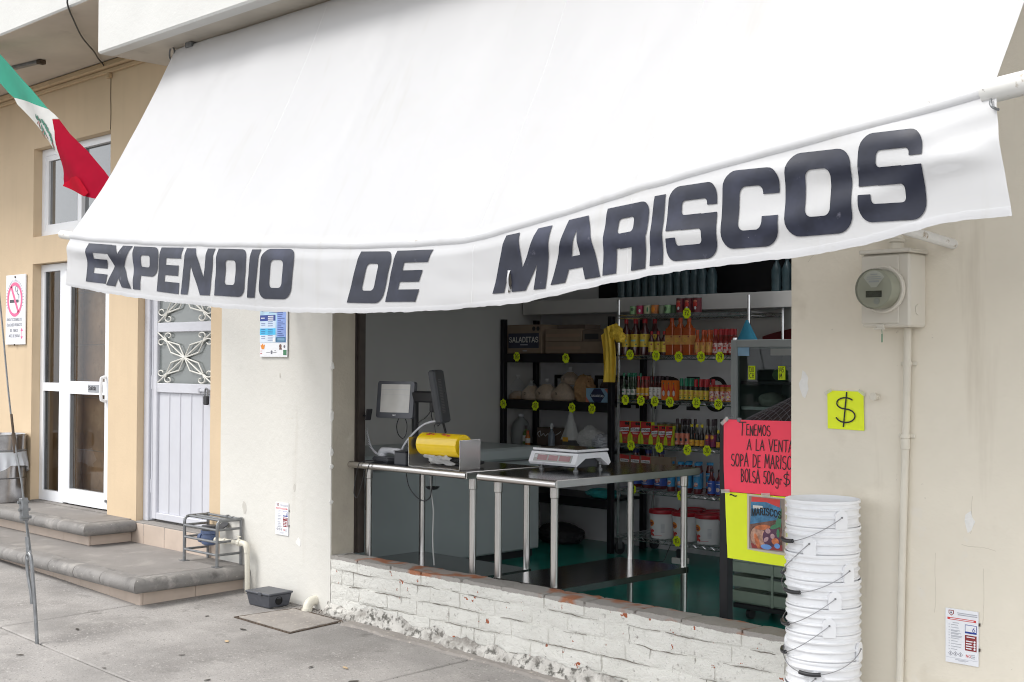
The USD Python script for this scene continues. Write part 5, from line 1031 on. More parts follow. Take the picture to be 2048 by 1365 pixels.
# fourth shelf
CRT = mat('lime_carton', (.52, .62, .03), .5, .06, 20); CRR = mat('red_carton_print', (.50, .03, .028), .45, .08, 30); CRD = mat('food_photo_print', (.30, .085, .04), .5, .5, 40)
def carton(w, h, d, fs):
    def make(lab, loc, group):
        t = thing('pepper_carton', lab, 'carton', loc, 0, group)
        part(t, 'carton', bx(-w/2, w/2, -d/2, d/2, 0, h, .0015), CRT)
        F = lambda pg, e, off=0.: wall_(extr(pg, e), 0, -d/2-off, 0)
        red = Polygon([(-w/2, h), (w/2, h), (w/2, h*.52), (w*.30, h*.36), (w*.24, .0), (-w*.24, .0), (-w*.30, h*.36), (-w/2, h*.52)])
        part(t, 'red_print', F(red, .0005), CRR, smooth=False)
        part(t, 'food_print', F(unary_union([affinity.translate(affinity.scale(Point(0, 0).buffer(1, quad_segs=4), w*.27, h*.12), 0, h*.18)]), .0005, .0006), CRD, smooth=False)
        part(t, 'name_band', F(Polygon([(-w*.47, h*.52), (w*.42, h*.56), (w*.42, h*.74), (-w*.47, h*.70)]), .0005, .0006), PAPER, smooth=False)
        part(t, 'name', F((lambda m: m)(Polygon()), .0004) if False else wall_(text('Embasa', fs, True, .0004, 'c'), -w*.02, -d/2-.0012, h*.585), MARKER, smooth=False)
        part(t, 'small_print', F(unary_union([sbox(-w*.3, h*.465, w*.3, h*.485), sbox(-w*.25, h*.425, w*.25, h*.445)]), .0004, .0006), PAPER, smooth=False)
        part(t, 'warning_seals', F(unary_union([Point(w*.12, h*.9).buffer(w*.13, quad_segs=2), Point(w*.36, h*.9).buffer(w*.13, quad_segs=2)]), .0004, .0006), MARKER, smooth=False)
        return t
    return make
row(carton(.100, .172, .045, .021), P((-6.595, -6.488, -6.381), 2.99, z4), '{o} of three large red and lime pepper cartons on the fourth shelf', 'large pepper cartons')
row(carton(.066, .148, .04, .0135), P((-6.293, -6.222, -6.151), 2.985, z4), '{o} of three small red and lime pepper cartons', 'small pepper cartons')
row(tin(.034, .165, mat('gold_speckled_label', (.23, .16, .06), .4, .5, 60), None), P((-6.35, -6.275, -6.2, -6.125), 3.12, z4), '{o} of four gold speckled tins behind the small cartons', 'gold speckled tins')
SRC = row(bottle('sauce_bottle', 'bottle', .208, .0205, .0095, .50, SAUCE_K, CAP_D, .045, LAB_S, (.06, .48), [(MARKER, 0, .45, 'dot', .6), (GALV, 0, .45, 'ring', .62), (LAB_WR, 0, .12, 'bar', (.8, .02))]), P((-6.088, -6.040, -5.992), 2.985, z4), '{o} of three black sauce bottles with salmon labels', 'black sauce bottles with salmon labels')
behind(SRC, P((-6.064, -6.016, -5.966), 3.05, z4), 'salmon labelled black bottles')
row(bottle('sauce_bottle', 'bottle', .172, .0185, .0085, .52, SAUCE_K, CAP_Y, .022, LAB_YO, (.06, .32), [(MAROON, 0, .5, 'bar', (.5, .02))]), P((-5.950, -5.900, -5.855), 2.985, z4), '{o} of three black sauce bottles with yellow caps and amber labels', 'black sauce bottles with yellow caps')
SRC = row(bottle('sauce_bottle', 'bottle', .215, .0205, .010, .50, SAUCE_K, CAP_D, .05, LAB_P, (.04, .46), [(LAB_YO, 0, .8, 'dot', .75), (RED_P, 0, .5, 'bar', (.7, .02))]), P((-5.800, -5.752), 2.985, z4), '{o} of two tall black sauce bottles with purple labels', 'tall black sauce bottles with purple labels')
behind(SRC, P((-5.776, -5.72), 3.05, z4), 'tall purple labelled bottles')
row(bottle('sauce_bottle', 'bottle', .135, .0165, .0085, .52, SAUCE_K, CAP_Y, .022, LAB_YO, (.06, .36), [(MAROON, 0, .5, 'bar', (.5, .02))]), P((-5.706, -5.664), 2.985, z4), '{o} of two short black sauce bottles with yellow caps by the poster', 'short black bottles with yellow caps')
# fifth shelf
row(bottle('juice_bottle', 'bottle', .30, .052, .02, .62, JUICE, CAP_DB, .03, LAB_B, (.08, .38), [(LAB_WR, .0, .55, 'dot', .5), (PAPER, -.2, .15, 'bar', (.6, .02))], capr=.028), P((-6.590, -6.462, -6.335), 3.10, z5), '{o} of three large dark red juice bottles behind the brown tray', 'large juice bottles in the tray')
tr = thing('display_tray', 'low printed brown cardboard tray in front of the large juice bottles', 'tray', (-6.39, 3.0, z5+.2), world=True)
part(tr, 'tray_wall', cat([bx(-6.645, -6.135, 2.966, 2.970, z5+.185, z5+.262), bx(-6.645, -6.641, 2.9705, 3.035, z5+.185, z5+.262), bx(-6.139, -6.135, 2.9705, 3.035, z5+.185, z5+.262), bx(-6.645, -6.135, 2.9705, 3.035, z5+.180, z5+.1845)]), CARDB, smooth=False)
for k, x in enumerate((-6.595, -6.487, -6.38)):
    part(tr, 'red_print', wall_(extr(Polygon([(-.045, .02), (.045, .01), (.045, .06), (-.045, .07)]), .0006), x, 2.9655, z5+.192), CRR, smooth=False); part(tr, 'name_band', wall_(extr(sbox(-.042, .012, .04, .034), .0006), x, 2.9645, z5+.192), PAPER, smooth=False); part(tr, 'name', wall_(text('Embasa', .014, True, .0004, 'c'), x, 2.9636, z5+.209), MARKER, smooth=False)
def cl_marks(R): return [(PAPER, 0, .82, 'bar', (.62, .012)), (LAB_WR, .1, .35, 'dot', .5)]
jb = bottle('juice_bottle', 'bottle', .232, .031, .0185, .70, JUICE, CAP_B, .020, LAB_C, (.16, .66), [(LAB_WR, .1, .28, 'dot', .55), (LAB_S, -.3, .2, 'dot', .3)], capr=.0265)
def juice(lab, loc, group):
    t = jb(lab, loc, group); m_ = text('Clamato', .0135, True, .0004, 'c'); q = m_[0]; a = q[:, 0]/.031
    part(t, 'name', (np.c_[.0322*np.sin(a), -.0322*np.cos(a), .130+q[:, 1]+q[:, 0]*.15], m_[1]), PAPER, smooth=False); return t
row(juice, [(-6.157, 3.0, z5), (-6.062, 3.0, z5), (-5.995, 3.0, z5), (-5.905, 3.0, z5)], '{o} of four blue capped juice bottles at the front of the fifth shelf', 'blue capped juice bottles, front row')
row(juice, [(-6.06, 3.10, z5), (-5.965, 3.10, z5), (-5.865, 3.10, z5)], '{o} of three blue capped juice bottles in the second row', 'blue capped juice bottles, second row')
row(bottle('juice_bottle', 'bottle', .195, .030, .012, .58, JUICE, CAP_D, .02, LAB_B, (.06, .56), [(PAPER, 0, .78, 'bar', (.6, .02)), (LAB_WR, 0, .35, 'dot', .55)]), P((-5.765, -5.69), 2.985, z5), '{o} of two purple red juice bottles with blue labels by the poster', 'purple red juice bottles')
# sixth shelf: tubs
TUBW = mat('white_tub', (.70, .70, .71), .35, .03, 8); LIDR = mat('crimson_lid', (.34, .012, .022), .35, .08, 10)
def tub(lab, loc, group):
    t = thing('tub', lab, 'tub', loc, 0, group); R = .102
    part(t, 'body', lathe([(.088, 0), (.09, .004), (.099, .155), (.102, .19), (.102, .196)], 30), TUBW, smooth=50)
    part(t, 'lid', mv(lathe([(.106, 0), (.109, .004), (.109, .024), (.105, .030), (.094, .028), (.09, .022), (.0, .022)], 30), (0, 0, .19)), LIDR, smooth=40)
    def on(pg, m, n_='print', k=1.0):
        q, f = cutgrid(pg, .012, .02); r = .0895+(.1-.0895)*np.clip(q[:, 1]/.16, 0, 1)+.0008*k; a = q[:, 0]/.095; part(t, n_, (np.c_[r*np.sin(a), -r*np.cos(a), q[:, 1]], f), m, smooth=False)
    e = lambda x, z, a, b: affinity.translate(affinity.scale(Point(0, 0).buffer(1, quad_segs=5), a, b), x, z)
    on(e(-.045, .118, .036, .026), ORANGE_P, 'brand_oval'); on(unary_union([sbox(-.07, .115, -.02, .124), sbox(-.066, .103, -.024, .112)]), MAROON, 'oval_print', 2)
    R = random.Random(4); on(unary_union([e(-.05+R.uniform(-.03, .03), .045+R.uniform(-.022, .022), .013, .010) for _ in range(14)]), RED_P, 'berry_print'); on(sbox(-.03, .022, .055, .025), RED_P, 'line_print')
    on(unary_union([sbox(.048, .05+.009*k, .078, .054+.009*k) for k in range(8)]), PRINT_L, 'small_print')
    return t
row(tub, [(-6.285, 3.06, z6), (-6.062, 3.06, z6), (-5.842, 3.06, z6), (-5.623, 3.06, z6)], '{o} of four white crimson lidded tubs at the front of the lowest shelf', 'white tubs, front row')
row(tub, [(-6.16, 3.275, z6), (-5.93, 3.275, z6)], '{o} of two white tubs with crimson lids behind the front row', 'white tubs, second row')

# ---- price tags
TAGS = [('265', -7.765, 1.661, 'below the dark printed box on the black shelf'), ('99', -7.197, 1.649, 'below the plain cartons on the black shelf'), ('14', -7.926, 1.255, 'at the left end of the black shelf'), ('50', -7.543, 1.248, 'below the middle bags on the black shelf'), ('40', -7.127, 1.244, 'below the crumpled paper bag'), ('20', -6.909, 1.242, 'below the small blue printed box'),
 ('72', -5.958, 1.992, 'below the maroon tins'), ('45', -6.512, 1.678, 'below the large dark red bottles'), ('20', -6.252, 1.672, 'below the small dark red bottles'), ('105', -6.034, 1.663, 'below the large square orange bottles'), ('28', -5.824, 1.663, 'below the small orange bottles'), ('29', -5.653, 1.661, 'beside the cooler top'),
 ('16', -6.558, 1.323, 'below the slender green bottles'), ('25', -6.401, 1.321, 'below the amber labelled bottles'), ('65', -6.263, 1.319, 'below the white labelled dark bottles'), ('60', -6.117, 1.317, 'below the orange cartons'), ('35', -5.866, 1.318, 'below the red capped bottles'), ('28', -5.665, 1.312, 'below the spice jars'),
 ('29', -6.498, .968, 'below the large pepper cartons'), ('16', -6.217, .965, 'below the small pepper cartons'), ('45', -5.949, .961, 'below the yellow capped bottles'), ('30', -5.766, .964, 'below the purple labelled bottles'), ('32', -6.484, .625, 'behind a table leg'), ('48', -6.006, .613, 'below the blue capped juice bottles'), ('35', -5.614, .619, 'low beside the yellow poster'), ('113', -6.045, .263, 'below the white tubs')]
for k, (s, x, z, w) in enumerate(TAGS):
    R = random.Random(k); t = thing('price_tag', f'yellow flower shaped price tag {s} {w}', 'price tag', (x, 2.928, z), world=True, group='yellow price tags on the shelves')
    a = np.linspace(0, 2*np.pi, 56, endpoint=False); n = R.choice((7, 8, 8)); ph_ = R.uniform(0, 6); rr = .0385+.0037*np.abs(np.cos(a*n/2+ph_))*2-.003
    pg = Polygon(np.c_[rr*np.cos(a)*.93, rr*np.sin(a)])
    tl = R.uniform(-.18, .18); lean = R.uniform(-.06, .1)
    def setp(m, off): v, f = vf(m); v, f = rz((v, f), tl); q = wall_((v, f), x, 2.928-off, z); v = q[0]; v[:, 1] += (v[:, 2]-z)*lean; return v, q[1]
    part(t, 'card', setp(extr(pg, .0012), 0), FLUO_T, smooth=False)
    hm = hand(s, .036 if len(s) < 3 else .033, .0042, k, sx=.92 if len(s) < 3 else .72, tail=False, depth=.0004); v = hm[0]; w_ = (v[:, 0].min()+v[:, 0].max())/2; part(t, 'figures', setp((v-[w_, .014, 0], hm[1]), .0014), MARKER, smooth=False)

# ---- goods on the black shelf
def cbox(label, x0, x1, y0, y1, z0, z1, m, name='cardboard_box'):
    t = thing(name, label, 'box', ((x0+x1)/2, (y0+y1)/2, z0), world=True); part(t, 'carton', bx(x0, x1, y0, y1, z0, z1, .003), m); return t
zt_ = 1.689
b1 = cbox('brown cardboard box with dark blue printed panel on the top black shelf', -7.94, -7.53, 2.985, 3.33, zt_, 1.935, CARDB)
part(b1, 'blue_panel', wall_(extr(sbox(-7.925, 1.735, -7.56, 1.862), .0008), 0, 2.9846, 0), mat('deep_navy_print', (.028, .032, .06), .5, .2, 20), smooth=False)
part(b1, 'name', wall_(text('SALADITAS', .045, True, .0006, 'c'), -7.742, 2.9836, 1.785), SCREEN, smooth=False)
part(b1, 'small_print', wall_(extr(unary_union([sbox(-7.78, 1.76, -7.69, 1.768), sbox(-7.75, 1.708, -7.70, 1.716)]), .0006), 0, 2.9836, 0), PRINT_L, smooth=False)
part(b1, 'seals', wall_(extr(unary_union([Point(-7.62, 1.90).buffer(.02, quad_segs=2), Point(-7.57, 1.90).buffer(.02, quad_segs=2)]), .0006), 0, 2.9846, 0), MARKER, smooth=False)
b2 = cbox('long low plain cardboard box, lower of the two by the yellow apron', -7.49, -6.79, 2.99, 3.33, zt_, 1.787, CARDB)
b3 = cbox('low plain cardboard box resting on the longer lower one', -7.49, -7.08, 2.99, 3.33, 1.789, 1.893, CARDB)
b4 = cbox('dark printed box beside the plain box on top of the stack', -7.07, -6.80, 2.995, 3.32, 1.789, 1.885, CARDB2)
part(b4, 'dark_panel', wall_(extr(sbox(-7.05, 1.805, -6.90, 1.85), .0008), 0, 2.9946, 0), BLACKP, smooth=False)
for b_, zz in ((b2, 1.735), (b3, 1.84)): part(b_, 'tape', wall_(extr(sbox(-7.48, zz-.012, -7.09, zz+.012), .0006), 0, 2.9896, 0), mat('worn_tape', (.30, .19, .13), .4) if 'worn_tape' not in MATS else MATS['worn_tape'], smooth=False)
cbox('small dark box lying on top of the cardboard boxes', -7.42, -7.10, 3.06, 3.25, 1.895, 1.93, CARDB2)
RICE = mat('pale_grain', (.44, .32, .215), .8, .18, 60, bump=.4, bs=220); GRAIN2 = mat('tan_grain', (.38, .26, .16), .8, .2, 60, bump=.4, bs=220)
def grain_bag(label, x, y, z, w, h, fill, m, seed):
    t = thing('grain_bag', label, 'bag', (x, y, z))
    def body(sc_, top):
        def f(u, v):
            a = u*2*np.pi; n_ = meshkit.noise(np.stack([np.cos(a)*2+seed, np.sin(a)*2, v*3], -1), seed)-.5
            prof = np.where(v < .08, .80+v*2.5, np.where(v < .45, 1.0, 1.0-((v-.45)/.55)**1.3*(1-top)))
            r = w/2*prof*(1+.18*n_)*sc_
            return np.stack([r*np.cos(a), r*.75*np.sin(a), v*h*(fill if top > .3 else 1)*(1+.05*n_)+.001], -1)
        return gridmesh(f, 20, 14)
    part(t, 'grain', body(.95, .35), m, smooth=60); part(t, 'film', body(1.0, .10), FILM, smooth=60)
    part(t, 'twisted_top', mv(lathe([(.012, 0), (.008, .008), (.016, .02), (.02, .028)], 8), (0, 0, h-.01)), FILM2, smooth=60)
    part(t, 'weight_mark', wall_(hand(('1', '12', '14', '16', '18', '5')[seed % 6], .022, .003, seed), -.012, -w*.375-.004, h*.30), MARKER, smooth=False)
zb_ = 1.2915
for k, (x, w, h, fl_, m, lab) in enumerate(((-7.90, .19, .19, .38, GRAIN2, 'loosely tied clear bag with a little grain at the left end of the row'), (-7.735, .21, .15, .80, RICE, 'second grain bag from the left, tied with a white tip'), (-7.555, .23, .165, .82, RICE, 'middle grain bag of the row above the 50 price tag'), (-7.355, .24, .17, .85, RICE, 'grain bag below the one stacked on top'))):
    grain_bag(lab, x, 3.08, zb_, w, h, fl_, m, k)
grain_bag('grain bag stacked on top of the others', -7.33, 3.13, zb_+.135, .20, .13, .8, GRAIN2, 4)
def crumple(seed, sx_, sy_, sz_, n=3, amp=.35):
    b = trimesh.creation.icosphere(subdivisions=n, radius=1.); v = b.vertices.copy(); q = meshkit.fbm(v*2.1+seed*7, 4, seed); r = np.abs(meshkit.fbm(v*3.5+seed*3, 3, seed+1)-.5)
    v = v*(1-amp/2+amp*q[:, None]-amp*.8*r[:, None])*[sx_, sy_, sz_]; v[:, 2] = np.maximum(v[:, 2], -sz_*.72); v[:, 2] += sz_*.72
    return v, b.faces
pb = thing('paper_bag', 'crumpled brown paper sack between the grain bags and blue box', 'bag', (-7.13, 3.09, zb_)); part(pb, 'sack', mv(crumple(3, .10, .09, .13, 4, .45), (0, 0, 0)), mat('brown_paper', (.36, .21, .10), .8, .2, 10, bump=.3, bs=40), smooth=25); part(pb, 'crimped_mouth', mv(lathe([(.06, 0), (.05, .02), (.065, .045), (.055, .05)], 11, 1., .6), (0, 0, .165)), mat('brown_paper_edge', (.40, .25, .12), .8, .2, 10), smooth=20)
solo('dark_bag', mv(crumple(8, .12, .10, .13, 4, .5), (-6.93, 3.22, zb_)), mat('dark_brown_film', (.07, .05, .045), .3, .3, 10), 'dark plastic bag behind the blue printed box', 'bag', smooth=25)
sbx = cbox('small blue printed cracker box beside the shelf post', -7.03, -6.785, 2.99, 3.06, zb_, zb_+.115, mat('pale_blue_carton', (.25, .42, .58), .45, .15, 20), 'cracker_box')
part(sbx, 'dark_diamond', wall_(extr(Polygon([(-.075, .055), (-.03, .112), (.04, .112), (.085, .055), (.04, .002), (-.03, .002)]), .0006), -6.91, 2.9897, zb_), mat('navy_diamond', (.012, .02, .07), .4), smooth=False)
part(sbx, 'name', wall_(text('SALADITAS', .017, True, .0005, 'c'), -6.905, 2.9888, zb_+.045), PAPER, smooth=False)
part(sbx, 'corner_print', wall_(extr(unary_union([Polygon([(-.12, 0), (-.08, 0), (-.12, .05)]), Polygon([(.08, .112), (.12, .112), (.12, .07)])]), .0005), -6.91, 2.9897, zb_), LAB_S, smooth=False)
za = .9015
jug = thing('milky_jug', 'milky plastic jug at the left end of the lower black shelf', 'jug', (-7.90, 3.12, za)); part(jug, 'body', lathe([(.075, 0), (.085, .01), (.085, .13), (.065, .19), (.03, .225), (.022, .24)], 16), mat('milky_plastic', (.27, .285, .29), .4, .1, 10), smooth=50); part(jug, 'cap', mv(lathe([(.026, 0), (.026, .02), (.02, .024)], 12), (0, 0, .2405)), PHONEW)
row(lambda lab, loc, g: bottle('squeeze_bottle', 'bottle', .17, .028, .01, .6, mat('green_squeeze', (.09, .17, .04), .35), CAP_D, .03, LAB_W, (.2, .5))(lab, loc, g), [(-7.77, 3.05, za)], '{o} green squeeze bottle beside the milky jug', None)
row(lambda lab, loc, g: bottle('squeeze_bottle', 'bottle', .13, .022, .01, .6, mat('orange_squeeze', (.40, .13, .02), .35), CAP_O, .03, LAB_W, (.2, .5))(lab, loc, g), [(-7.70, 3.0, za)], '{o} orange squeeze bottle on the lower black shelf', None)
row(lambda lab, loc, g: bottle('spray_bottle', 'bottle', .20, .030, .010, .5, mat('grey_blue_bottle', (.18, .21, .25), .25), PHONEW, .045, None, (.1, .4))(lab, loc, g), [(-7.44, 3.02, za)], '{o} grey spray bottle with white nozzle', None)
dsg = thing('dark_script_box', 'low dark box with a scrawl of white lettering on the lower black shelf', 'box', (-7.62, 3.2, za), world=True); part(dsg, 'carton', bx(-7.75, -7.42, 3.16, 3.30, za, za+.15, .004), CARDB2); part(dsg, 'scrawl', wall_(extr(LineString(smoothpath([(-.13, .07, 0), (-.15, .10, 0), (-.12, .12, 0), (-.11, .08, 0), (-.08, .10, 0), (-.06, .08, 0), (-.03, .10, 0), (.0, .085, 0), (.03, .12, 0), (.05, .09, 0), (.09, .105, 0), (.12, .125, 0)], 60)[:, :2]).buffer(.004), .0006), -7.585, 3.1597, za), PHONEW, smooth=False)
tray = thing('steel_tray', 'long grey steel tray at the back of the lower black shelf', 'tray', (-7.3, 3.2, za), world=True); part(tray, 'pan', bx(-7.40, -6.90, 3.10, 3.34, za, za+.075, .012), GALV); part(tray, 'rim', bx(-7.41, -6.89, 3.09, 3.35, za+.0755, za+.082, .002), BLACKP)
hb = thing('hanging_white_bag', 'white plastic bag pulled to a point hanging over the lower shelf', 'bag', (-7.2, 3.05, za), world=True)
part(hb, 'film', gridmesh(lambda u, v: np.stack([-7.205+(.012+.055*v+.02*v**2)*np.cos(u*2*np.pi)*(1+.25*np.sin(u*31+v*2)), 3.0+(.012+.04*v)*np.sin(u*2*np.pi)*(1+.2*np.cos(u*25)), 1.21-v*.235+.0*u], -1), 40, 14), FILM2, smooth=50); part(hb, 'label', bx(-7.225, -7.17, 2.925, 2.929, .965, 1.0), LAB_YO, smooth=False)
solo('clear_bag', mv(crumple(12, .13, .10, .11, 4, .55), (-7.02, 3.05, za)), FILM2, 'crumpled clear bag below the hanging white bag', 'bag', smooth=20)
solo('clear_bag', mv(crumple(15, .12, .10, .08, 4, .6), (-6.86, 3.03, za)), mat('frosty_film', (.45, .46, .50), .25, .2, 12), 'frosty plastic bag beside the black shelf post', 'bag', smooth=20)
solo('folded_bag_bundle', mv(crumple(21, .17, .10, .045, 4, .3), (-6.90, 3.06, .517)), mat('teal_film', (.03, .26, .27), .25, .15, 12), 'bundle of folded teal bags on the low black shelf', 'bag bundle', smooth=35)
solo('dark_sack', mv(crumple(23, .24, .16, .10, 4, .45), (-7.45, 3.15, FZ)), mat('charcoal_sack', (.03, .03, .033), .7, .2, 8), 'large dark sack on the floor below the black shelf', 'sack', smooth=35)

# yellow apron knotted on the wire shelf post
ap = thing('rubber_apron', 'yellow rubber apron knotted round the left post of the wire shelf', 'apron', (-6.70, 2.9, 1.9), world=True)
YEL = mat('yellow_rubber', (.90, .62, .06), .5, .1, 6, bump=.05, bs=20)
def apron(u, v):
    w = .12+.03*v; x = -6.785+w*u+.02*np.sin(v*3); y = 2.895+.022*np.sin(u*9+v*1.3)*(.4+.6*v)+.012*np.sin(u*17); z = 1.835-.375*v-.03*u*(1-v)+.09*(1-v)*np.sin(u*2.2)
    return np.stack([x, y, z], -1)
part(ap, 'skirt', gridmesh(apron, 40, 24), YEL, smooth=60)
part(ap, 'knot', mv(crumple(31, .075, .05, .07, 4, .55), (-6.67, 2.93, 1.80)), YEL, smooth=35)
part(ap, 'tie', tube(smoothpath([(-6.665, 2.945, 1.83), (-6.662, 2.95, 1.86), (-6.658, 2.955, 1.90)], 12), [.03]*4+[.026]*4+[.018]*4, 7), YEL, smooth=60)
part(ap, 'loose_end', mv(crumple(33, .045, .035, .05, 4, .55), (-6.60, 2.915, 1.775)), YEL, smooth=35)

# high ledge, water bottles, drapes, cloths
lg = thing('wall_ledge', 'pale painted ledge along the top of the back wall', 'shelf', (-6, 3.35, 2.1), world=True)
part(lg, 'board', bx(-7.98, -3.5, 3.24, 3.468, 2.125, 2.15, .003), INWALL); part(lg, 'fascia', bx(-7.98, -3.5, 3.215, 3.239, 2.03, 2.15, .003), SHEETW)
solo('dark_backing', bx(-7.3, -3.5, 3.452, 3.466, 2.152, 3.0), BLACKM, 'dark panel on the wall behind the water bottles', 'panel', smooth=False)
wbm = mat('dim_blue_water', (.055, .09, .105), .25, .3, 12, spec=.4)
def water(lab, loc, group):
    t = thing('water_bottle', lab, 'bottle', loc, 0, group); part(t, 'bottle', lathe([(.036, 0), (.04, .01), (.036, .03), (.04, .05), (.037, .08), (.04, .11), (.04, .16), (.026, .20), (.013, .225), (.013, .24)], 12), wbm, smooth=50); part(t, 'cap', mv(lathe([(.016, 0), (.016, .016)], 10), (0, 0, .236)), mat('dim_cap', (.12, .16, .18), .4) if 'dim_cap' not in MATS else MATS['dim_cap']); return t
nW = 12; row(water, [(-6.90+.082*k, 3.29+.012*(k % 2), 2.151) for k in range(nW)], 'water bottle, {o}, in the dim pack along the high ledge', 'water bottles on the high ledge', ['leftmost', 'second', 'third', 'fourth', 'fifth', 'sixth', 'seventh', 'eighth', 'ninth', 'tenth', 'eleventh', 'rightmost'])
row(water, [(-5.40, 3.29, 2.151), (-5.315, 3.30, 2.151), (-5.23, 3.29, 2.151)], '{o} of three water bottles at the right end of the high ledge', 'water bottles at the right of the ledge')
def drape(u, v):
    x = -7.72+u*3.2; s = np.sin(u*14+v*2.5)*.5+np.sin(u*31+v*4)*.3
    return np.stack([x, 3.452-.016*s*v-.02*v*(1-v), 2.028-v*(.20+.16*np.sin(u*np.pi*1.2+.4)**2)], -1)
solo('draped_sheet', gridmesh(drape, 120, 16), SHEETW, 'white sheet draped along the back wall below the ledge', 'sheet', smooth=60)
bc = thing('blue_cloth', 'blue cloth hanging in a point from the right post of the wire shelf', 'cloth', (-5.42, 2.93, 1.92), world=True)
part(bc, 'cloth', gridmesh(lambda u, v: np.stack([-5.42+(.008+.085*v)*np.cos(u*2*np.pi)*(1+.12*np.sin(u*19)), 2.935+(.008+.03*v)*np.sin(u*2*np.pi), 1.93-.16*v], -1), 30, 12), mat('turquoise_cloth', (.03, .22, .34), .8, .15, 14), smooth=60)
solo('red_cloth', gridmesh(lambda u, v: np.stack([-5.62+.75*u, 3.43-.02*np.sin(u*13)*v, 1.80+(.18*u+.02)*v], -1), 30, 8), mat('dull_red_cloth', (.13, .014, .018), .8, .12, 9), 'dull red cloth stretched behind the right posts of the shelf', 'cloth', smooth=60)

# ---- display cooler, crates and net sack
co = thing('display_cooler', 'grey framed glass door display cooler at the end of the wire shelf', 'cooler', (-4.6, 2.5, FZ), world=True)
CX0, CX1, CY0, CY1, CZ1 = -5.04, -4.10, 2.2, 2.80, 1.772
CG = mat('cooler_grey', (.36, .38, .38), .4, .04, 6); CDK = mat('cooler_lining', (.16, .19, .18), .5, .1, 6)
part(co, 'cabinet', cat([bx(CX0, CX0+.03, CY0+.05, CY1, FZ+.02, CZ1), bx(CX1-.03, CX1, CY0+.05, CY1, FZ+.02, CZ1), bx(CX0+.03, CX1-.03, CY1-.03, CY1, FZ+.02, CZ1), bx(CX0+.03, CX1-.03, CY0+.05, CY1-.03, CZ1-.06, CZ1), bx(CX0+.03, CX1-.03, CY0+.05, CY1-.03, FZ+.02, FZ+.3)]), CDK, smooth=False)
part(co, 'door_frame', cat([bx(CX0, CX0+.045, CY0, CY0+.045, FZ+.3, CZ1, .004), bx(CX1-.045, CX1, CY0, CY0+.045, FZ+.3, CZ1, .004), bx(CX0+.045, CX1-.045, CY0, CY0+.045, CZ1-.05, CZ1, .004), bx(CX0+.045, CX1-.045, CY0, CY0+.045, FZ+.3, FZ+.36, .004)]), CG)
part(co, 'hinge', cyl((CX0+.02, CY0+.02, CZ1+.001), .018, .012, 12), CHROME)
part(co, 'pane', quad(CX0+.045, CX1-.045, CY0+.022, FZ+.36, CZ1-.05), COOLG, smooth=False)
for z in (1.50, 1.33, 1.0, .7): part(co, 'rack', bx(CX0+.035, CX1-.035, CY0+.07, CY1-.04, z-.022, z, .002), CG if z < 1.4 else BLACKM)
part(co, 'blue_sticker', wall_(extr(sbox(-5.0, 1.665, -4.905, 1.722), .0008), 0, CY0+.0195, 0), SKYB, smooth=False)
part(co, 'notice', cat([wall_(extr(sbox(-4.74, 1.668, -4.575, 1.712), .0008), 0, CY0+.0195, 0)]), SCALEG, smooth=False)
for k, (x, a, b) in enumerate(((-4.885, '130', 'CH'), (-4.655, '145', 'M'))):
    t = thing('price_label', f'yellow rectangular price label {a} {b} stuck on the cooler glass', 'price tag', (x, CY0, 1.55), world=True)
    part(t, 'card', wall_(extr(sbox(x-.027, 1.51, x+.027, 1.60), .0008), 0, CY0+.0195, 0), FLUO_T, smooth=False)
    part(t, 'figures', cat([wall_(hand(a, .03, .003, k, sx=.8), x-.022, CY0+.0185, 1.56), wall_(hand(b, .03, .0035, k+5, sx=.9), x-.016, CY0+.0185, 1.52)]), MARKER, smooth=False)
for k, (x, z, lab, cc) in enumerate(((-4.75, 1.501, 'pale green pack on the upper rack inside the cooler', (.16, .24, .12)), (-4.86, 1.331, 'clear tray of food on the second rack inside the cooler', (.25, .25, .22)), (-4.62, 1.331, 'olive green pack on the second rack inside the cooler', (.13, .18, .05)), (-4.72, 1.001, 'white pack inside the cooler above the net sack', (.45, .45, .44)), (-4.9, 1.001, 'dull green pack at the left inside the cooler', (.12, .16, .12)))):
    solo('food_pack', mv(crumple(40+k, .09, .10, .055, 3, .25), (x, CY0+.22, z)), mat(f'food_pack_look_{k}', cc, .3, .2, 14), lab, 'food pack', smooth=35)
CRG = mat('sage_green_crate', (.20, .25, .20), .5, .08, 6)
def crate(label, x0, x1, y0, y1, z0, h):
    t = thing('plastic_crate', label, 'crate', ((x0+x1)/2, (y0+y1)/2, z0), world=True)
    for k in range(3):
        za_, zb2 = z0+h*k/3+.012, z0+h*(k+1)/3-.012
        part(t, 'slat', cat([bx(x0, x1, y0, y0+.012, za_, zb2, .003), bx(x0, x0+.012, y0+.013, y1-.013, za_, zb2, .003), bx(x1-.012, x1, y0+.013, y1-.013, za_, zb2, .003), bx(x0, x1, y1-.012, y1, za_, zb2, .003)]), CRG)
    n = 2
    part(t, 'rib', cat([bx(x0+(x1-x0)*k/n-.008, x0+(x1-x0)*k/n+.008, y0-.006, y0-.0005, z0+.002, z0+h-.002, .002) for k in range(n+1)]), CRG)
    part(t, 'rim', cat([bx(x0-.008, x1+.008, y0-.010, y0+.014, z0+h-.011, z0+h+.004, .003), bx(x0-.008, x0+.014, y0+.0145, y1-.0145, z0+h-.011, z0+h+.004), bx(x1-.014, x1+.008, y0+.0145, y1-.0145, z0+h-.011, z0+h+.004), bx(x0-.008, x1+.008, y1-.014, y1+.01, z0+h-.011, z0+h+.004)]), CRG)
    part(t, 'base', bx(x0+.012, x1-.012, y0+.0125, y1-.0125, z0+.004, z0+.01), CRG, smooth=False)
ck = dict(x0=-4.54, x1=-3.95, y0=1.5, y1=1.9)
